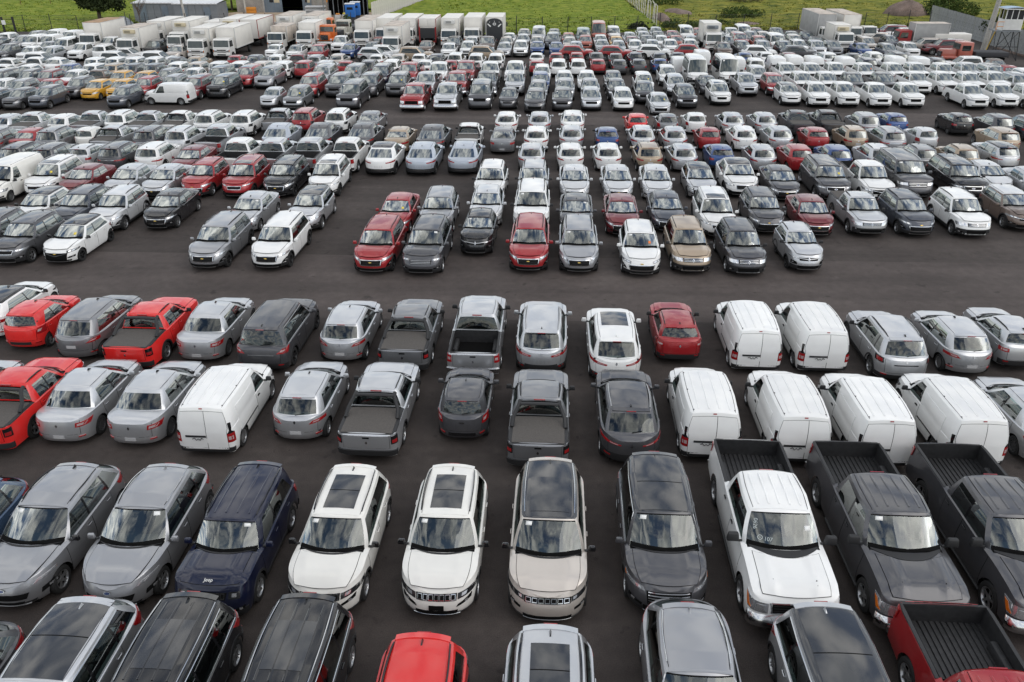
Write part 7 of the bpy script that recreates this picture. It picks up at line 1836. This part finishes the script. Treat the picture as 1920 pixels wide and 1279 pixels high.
 ('R','full_pickup','bronze','F',-2.99,103.11,177.6),
 ('R','hatch','champagne','F',-0.74,105.87,176.3),
 ('R','sandero','silver','F',1.45,108.43,177.6),
 ('R','hatch','champagne','F',3.19,106.48,177.6),
 ('R','hatch','champagne','F',7.30,105.59,176.0),
 ('R','seltos','rust','F',9.32,106.20,175.8),
 ('R','hatch','white','F',11.41,107.99,176.9),
 ('R','hatch','yellow','F',13.28,106.35,177.9),
 ('R','hatch','maroon','F',15.24,106.17,177.7),
 ('R','hatch','dark','F',17.26,107.24,176.0),
 ('R','hatch','white','F',19.13,107.15,175.9),
 ('R','hatch','rust','F',21.03,107.04,176.0),
 ('R','hatch','silver','F',22.94,106.93,176.4),
 ('R','seltos','dark','F',27.13,105.46,177.9),
 ('R','seltos','rust','F',31.23,105.60,176.4),
 ('R','wagon_van','white','F',33.24,105.46,176.2),
 ('R','duster','champagne','F',35.96,106.54,176.4),
 ('R','hatch','dark','F',38.68,105.93,176.8),
 ('R','duster','champagne','F',44.30,104.26,178.2),
 ('R','seltos','slate','F',48.10,106.17,176.4),
 ('S','duster','white','R',-65.52,109.68,-2.5),
 ('S','seltos','grey','F',-62.85,110.73,177.7),
 ('S','small_van','white','F',-60.47,110.93,177.6),
 ('S','small_van','white','F',-57.72,109.69,176.7),
 ('S','onix','white','F',-0.34,110.25,177.8),
 ('S','onix','champagne','F',1.69,114.72,177.8),
 ('S','wagon_van','silver','F',3.63,112.96,176.2),
 ('S','explorer','slate','F',5.27,107.67,176.2),
 ('S','hatch','dark','F',5.73,114.12,176.5),
 ('S','hatch','rust','F',7.40,109.81,176.5),
 ('S','wagon_van','teal','F',9.43,110.99,176.4),
 ('S','large_van','rust','F',11.71,113.83,176.2),
 ('S','small_van','white','F',13.80,114.41,178.0),
 ('S','hatch','silver','F',15.51,110.46,177.3),
 ('S','hatch','silver','F',17.92,115.66,177.5),
 ('S','hatch','silver','F',17.51,111.46,178.2),
 ('S','hatch','silver','F',19.92,116.39,176.0),
 ('S','hatch','dark','F',19.44,111.36,177.2),
 ('S','hatch','crimson','F',21.42,112.09,176.0),
 ('S','wagon_van','white','F',23.54,113.98,176.8),
 ('S','hatch','rust','F',25.63,115.24,176.1),
 ('S','hatch','dark','F',25.43,111.02,176.2),
 ('S','hatch','slate','F',27.57,115.18,177.2),
 ('S','hatch','dark','F',27.33,109.80,177.2),
 ('S','mid_pickup','white','F',29.47,113.25,177.0),
 ('S','explorer','crimson','F',29.25,107.97,176.7),
 ('S','wagon_van','white','F',31.61,115.13,176.3),
 ('S','seltos','grey','F',31.45,110.34,177.0),
 ('S','hatch','maroon','F',33.63,115.52,176.8),
 ('S','hatch','champagne','F',33.44,111.30,176.0),
 ('S','mid_pickup','dark','F',35.47,113.01,177.0),
 ('S','hatch','dark','F',37.30,111.35,177.2),
 ('S','hatch','slate','F',39.14,111.04,177.1),
 ('S','onix','white','L',48.30,113.88,86.0),
 ('S','hatch','champagne','L',48.11,111.07,85.9),
 ('S','explorer','maroon','L',52.50,116.84,87.1),
 ('S','seltos','white','L',53.18,114.80,87.0),
 ('S','duster','champagne','L',51.27,103.92,87.5),
 ('S','explorer','maroon','L',52.85,101.84,85.9),
]
ROWS = {'A': 'bottom row', 'B': 'second row from the bottom', 'C': 'nearer tail-on row', 'D': 'tail-on row beside the lane', 'E': 'first row above the lane', 'F': 'second row above the lane', 'G': 'third row above the lane', 'H': 'lower middle tail-on row', 'I': 'central middle tail-on row', 'J': 'upper middle tail-on row', 'K': 'far lot front row', 'L': 'far lot second row', 'M': 'far lot third row', 'N': 'far tail-on row', 'O': 'farthest tail-on row', 'P': 'far sideways row', 'Q': 'far row behind sideways cars', 'R': 'far back row', 'S': 'topmost row along the fence'}
TYPE = {'compass': ('SUV', 'suv'), 'renegade': ('boxy SUV', 'suv'), 'commander': ('long SUV', 'suv'), 'escape': ('crossover', 'suv'), 'escape_dark': ('crossover', 'suv'), 'edge': ('crossover', 'suv'), 'glass_suv': ('crossover', 'suv'), 'long_suv': ('long SUV', 'suv'), 'equinox': ('SUV', 'suv'), 'tracker': ('SUV', 'suv'), 'duster': ('rugged SUV', 'suv'), 'captur': ('crossover', 'suv'), 'captur_roof': ('crossover', 'suv'), 'captur_roof2': ('crossover', 'suv'), 'arkana': ('sloping-roof SUV', 'suv'), 'koleos': ('SUV', 'suv'), 'koleos_sun': ('SUV', 'suv'), 'crv': ('SUV', 'suv'), 'kwid': ('mini SUV', 'hatchback'), 'kwid_plain': ('mini SUV', 'hatchback'), 'sandero': ('hatchback', 'hatchback'), 'stepway': ('raised hatchback', 'hatchback'), 'picanto': ('city car', 'hatchback'), 'picanto_sport': ('city car', 'hatchback'), 'leaf': ('hatchback', 'hatchback'), 'hatch_black_roof': ('hatchback', 'hatchback'), 'bolt': ('tall hatchback', 'hatchback'), 'hatch': ('hatchback', 'hatchback'), 'logan': ('sedan', 'sedan'), 'onix': ('sedan', 'sedan'), 'coupe_suv': ('coupe SUV', 'suv'), 'coupe_suv_dark_roof': ('coupe SUV', 'suv'), 'explorer': ('large SUV', 'suv'), 'expedition': ('full-size SUV', 'suv'), 'rugged_suv': ('SUV', 'suv'), 'big_suv_sun': ('SUV', 'suv'), 'big_suv': ('SUV', 'suv'), 'seltos': ('SUV', 'suv'), 'tcross': ('compact SUV', 'suv'), 'full_pickup': ('big pickup', 'pickup'), 'mid_pickup': ('pickup', 'pickup'), 'small_pickup': ('small pickup', 'pickup'), 'small_pickup_open': ('small pickup', 'pickup'), 'utility_pickup': ('small pickup', 'pickup'), 'small_van': ('panel van', 'van'), 'mid_van': ('van', 'van'), 'large_van': ('high-roof van', 'van'), 'wagon_van': ('minibus', 'van')}
# ------------------------------------------------------------------ every vehicle, with its own description
KIND = {'suv': 'parked_suv', 'hatchback': 'hatchback', 'sedan': 'sedan', 'pickup': 'pickup_truck', 'van': 'van'}
ORD = ['', 'leftmost', 'second', 'third', 'fourth', 'fifth', 'sixth', 'seventh', 'eighth', 'ninth', 'tenth']+['%dth' % k for k in range(11, 21)]+['21st', '22nd', '23rd']+['%dth' % k for k in range(24, 31)]+['31st', '32nd', '33rd']+['%dth' % k for k in range(34, 41)]
HAND = {   # the nearest ones, described by hand: (row, place from the left)
 ('A', 1): 'dark tail end of a crossover cut off at the lower left corner', ('A', 2): 'silver crossover with full dark glass roof, lower left of the picture', ('A', 3): 'black long SUV with silver roof rails, left one of two alike', ('A', 4): 'black long SUV with silver roof rails, next to the bright red SUV',
 ('A', 5): 'bright red SUV seen from above at the bottom edge', ('A', 6): 'silver SUV with dark sunroof at the bottom edge', ('A', 7): 'plain grey crossover with slim bright roof rails at the bottom edge', ('A', 8): 'silver crossover with black panoramic roof left of the red pickup', ('A', 9): 'deep red big pickup with empty black bed, lower right corner',
 ('B', 1): 'steel blue crossover, only its rear corner in the picture', ('B', 2): 'silver grey crossover with black roof rails and black mirrors', ('B', 3): 'silver grey crossover with bright roof rails left of dark blue SUV', ('B', 4): 'dark blue boxy SUV with ribbed roof and bonnet lettering', ('B', 5): 'pearl white sunroof SUV beside the dark blue boxy SUV',
 ('B', 6): 'pearl white sunroof SUV beside the champagne black-roofed SUV', ('B', 7): 'champagne long SUV with black roof and bright rails', ('B', 8): 'dark grey crossover with glass roof left of the white big pickup', ('B', 9): 'white big pickup with handwritten numbers on its windshield', ('B', 10): 'dark grey big pickup right beside the white big pickup', ('B', 11): 'dark grey big pickup cut by the right picture edge',
}
RB = {}
for c in CARS: RB.setdefault(c[0], []).append(c)
used = {}; PLAN = []
for row, lst in RB.items():
    n = len(lst)
    for i, c in enumerate(lst):
        _, model, colour, hd, x, y, deg = c; ty, cat = TYPE[model]; cn = PAINTS[colour][0]; me_ = f'{cn} {ty}'
        def nb(k): return f'{PAINTS[lst[k][2]][0]} {TYPE[lst[k][1]][0]}' if 0 <= k < n else None
        L_, R_ = nb(i-1), nb(i+1); rd = ROWS[row]
        if (row, i+1) in HAND: lab = HAND[(row, i+1)]
        else:
            opts = []
            if L_ and R_: opts.append(f'{me_} between {L_} and {R_}, {rd}')
            if L_ and R_: opts.append(f'{me_} right of {L_}, {rd}')
            pos = 'leftmost' if i == 0 else 'rightmost' if i == n-1 else None
            opts.append(f'{me_}, {pos} vehicle of the {rd}' if pos else f'{me_}, {ORD[i+1]} from the left in the {rd}')
            lab = next((o for o in opts if len(o.split()) <= 16 and o not in used), opts[-1])
        used.setdefault(lab, []).append((row, i)); PLAN.append([c, lab, cat, i])
dup_ = {k for k, v in used.items() if len(v) > 1}
for p in PLAN:
    c, lab, cat, i = p
    if lab in dup_:
        ty, _ = TYPE[c[1]]; p[1] = f'{PAINTS[c[2]][0]} {ty}, {ORD[i+1]} from the left in the {ROWS[c[0]]}'
STICK = {}
for c, lab, cat, i in PLAN:
    row, model, colour, hd, x, y, deg = c
    detail = 2 if row in 'ABCDEFG' else (1 if row in 'HIJ' else 0)
    o = place_vehicle(KIND[cat], model, colour, x, y, math.radians(deg), 2 if row in 'ABCDEFGHIJ' else 0, skip=('wiper', 'rear_seat', 'reflector', 'roof_plug', 'steering_wheel', 'seat', 'handle', 'lens', 'cabin') if detail == 1 else ())
    tag(o, lab, {'suv': 'SUV'}.get(cat, cat), 'vehicles in the '+ROWS[row])
    h = random.Random(int(x*100)+int(y*77)).random()
    if row in 'BEFGKLM' and h < .8 or row == 'B':     # paper stickers behind the glass
        s = get_model(model)[1]; side = .74 if h < .6 else -.72
        if (model, side) not in STICK:
            m = MB(); patch(m, lambda u, v: s.gw(side+(u-.5)*.22, .80+.11*v), 2, 1, .006, 'paper', skirt=.001); STICK[(model, side)] = m.mesh('sticker', 0)
        if (row, i+1) != ('B', 9): link('sticker', STICK[(model, side)], o)
        if row != 'B' and (h < .06 or (row in 'FG' and .3 < h < .36)):
            m = MB(); patch(m, lambda u, v: s.gw(-.62+.16*u, .30+.16*v), 2, 1, .006, 'paper_orange' if h < .03 else 'paper_yellow', skirt=.001); link('sticker', m.mesh('sticker', 0), o)
    if (row, i+1) == ('B', 9):     # marker writing and label on the white pickup's windshield
        s = get_model(model)[1]; m = MB(); patch(m, lambda u, v: s.gw(-.84+.19*u, .50+.13*v), 2, 1, .006, 'paper', skirt=.001); link('sticker', m.mesh('sticker', 0), o)
        def write(body, f, t, size, spin):
            cu = bpy.data.curves.new('w', 'FONT'); cu.body = body; cu.size = size; cu.extrude = .0; cu.offset = -.0; ob = bpy.data.objects.new('w', cu); COL.objects.link(ob)
            me = bpy.data.meshes.new_from_object(ob.evaluated_get(bpy.context.evaluated_depsgraph_get())); bpy.data.objects.remove(ob); bpy.data.curves.remove(cu)
            p = s.gw(f, t); ex = (s.gw(f-.1, t)-s.gw(f+.1, t)).normalized(); ey = (s.gw(f, t+.1)-s.gw(f, t-.1)).normalized(); nz_ = ex.cross(ey).normalized(); ey = nz_.cross(ex)
            if spin: ex, ey = -ey, ex
            for v in me.vertices: q = v.co.copy(); v.co = p+ex*q.x+ey*q.y+nz_*.012
            me.materials.clear(); me.materials.append(M['marker']); return link('handwriting', me, o)
        write('0626', .88, .78, .13, True); write('107', .56, .22, .13, False)
        m = MB(); p = s.gw(.66, .29); ex = (s.gw(.56, .29)-s.gw(.76, .29)).normalized(); ey = (s.gw(.66, .39)-s.gw(.66, .19)).normalized(); nz_ = ex.cross(ey)
        for r0, r1 in ((.045, .06), (0.001, .014)): m.add([p+nz_*.012+ex*rr*math.cos(2*PI*k/14)+ey*rr*math.sin(2*PI*k/14) for rr in (r0, r1) for k in range(14)], [(k, (k+1) % 14, 14+(k+1) % 14, 14+k) for k in range(14)], 'marker')
        link('handwriting', m.mesh('handwriting', 0), o)
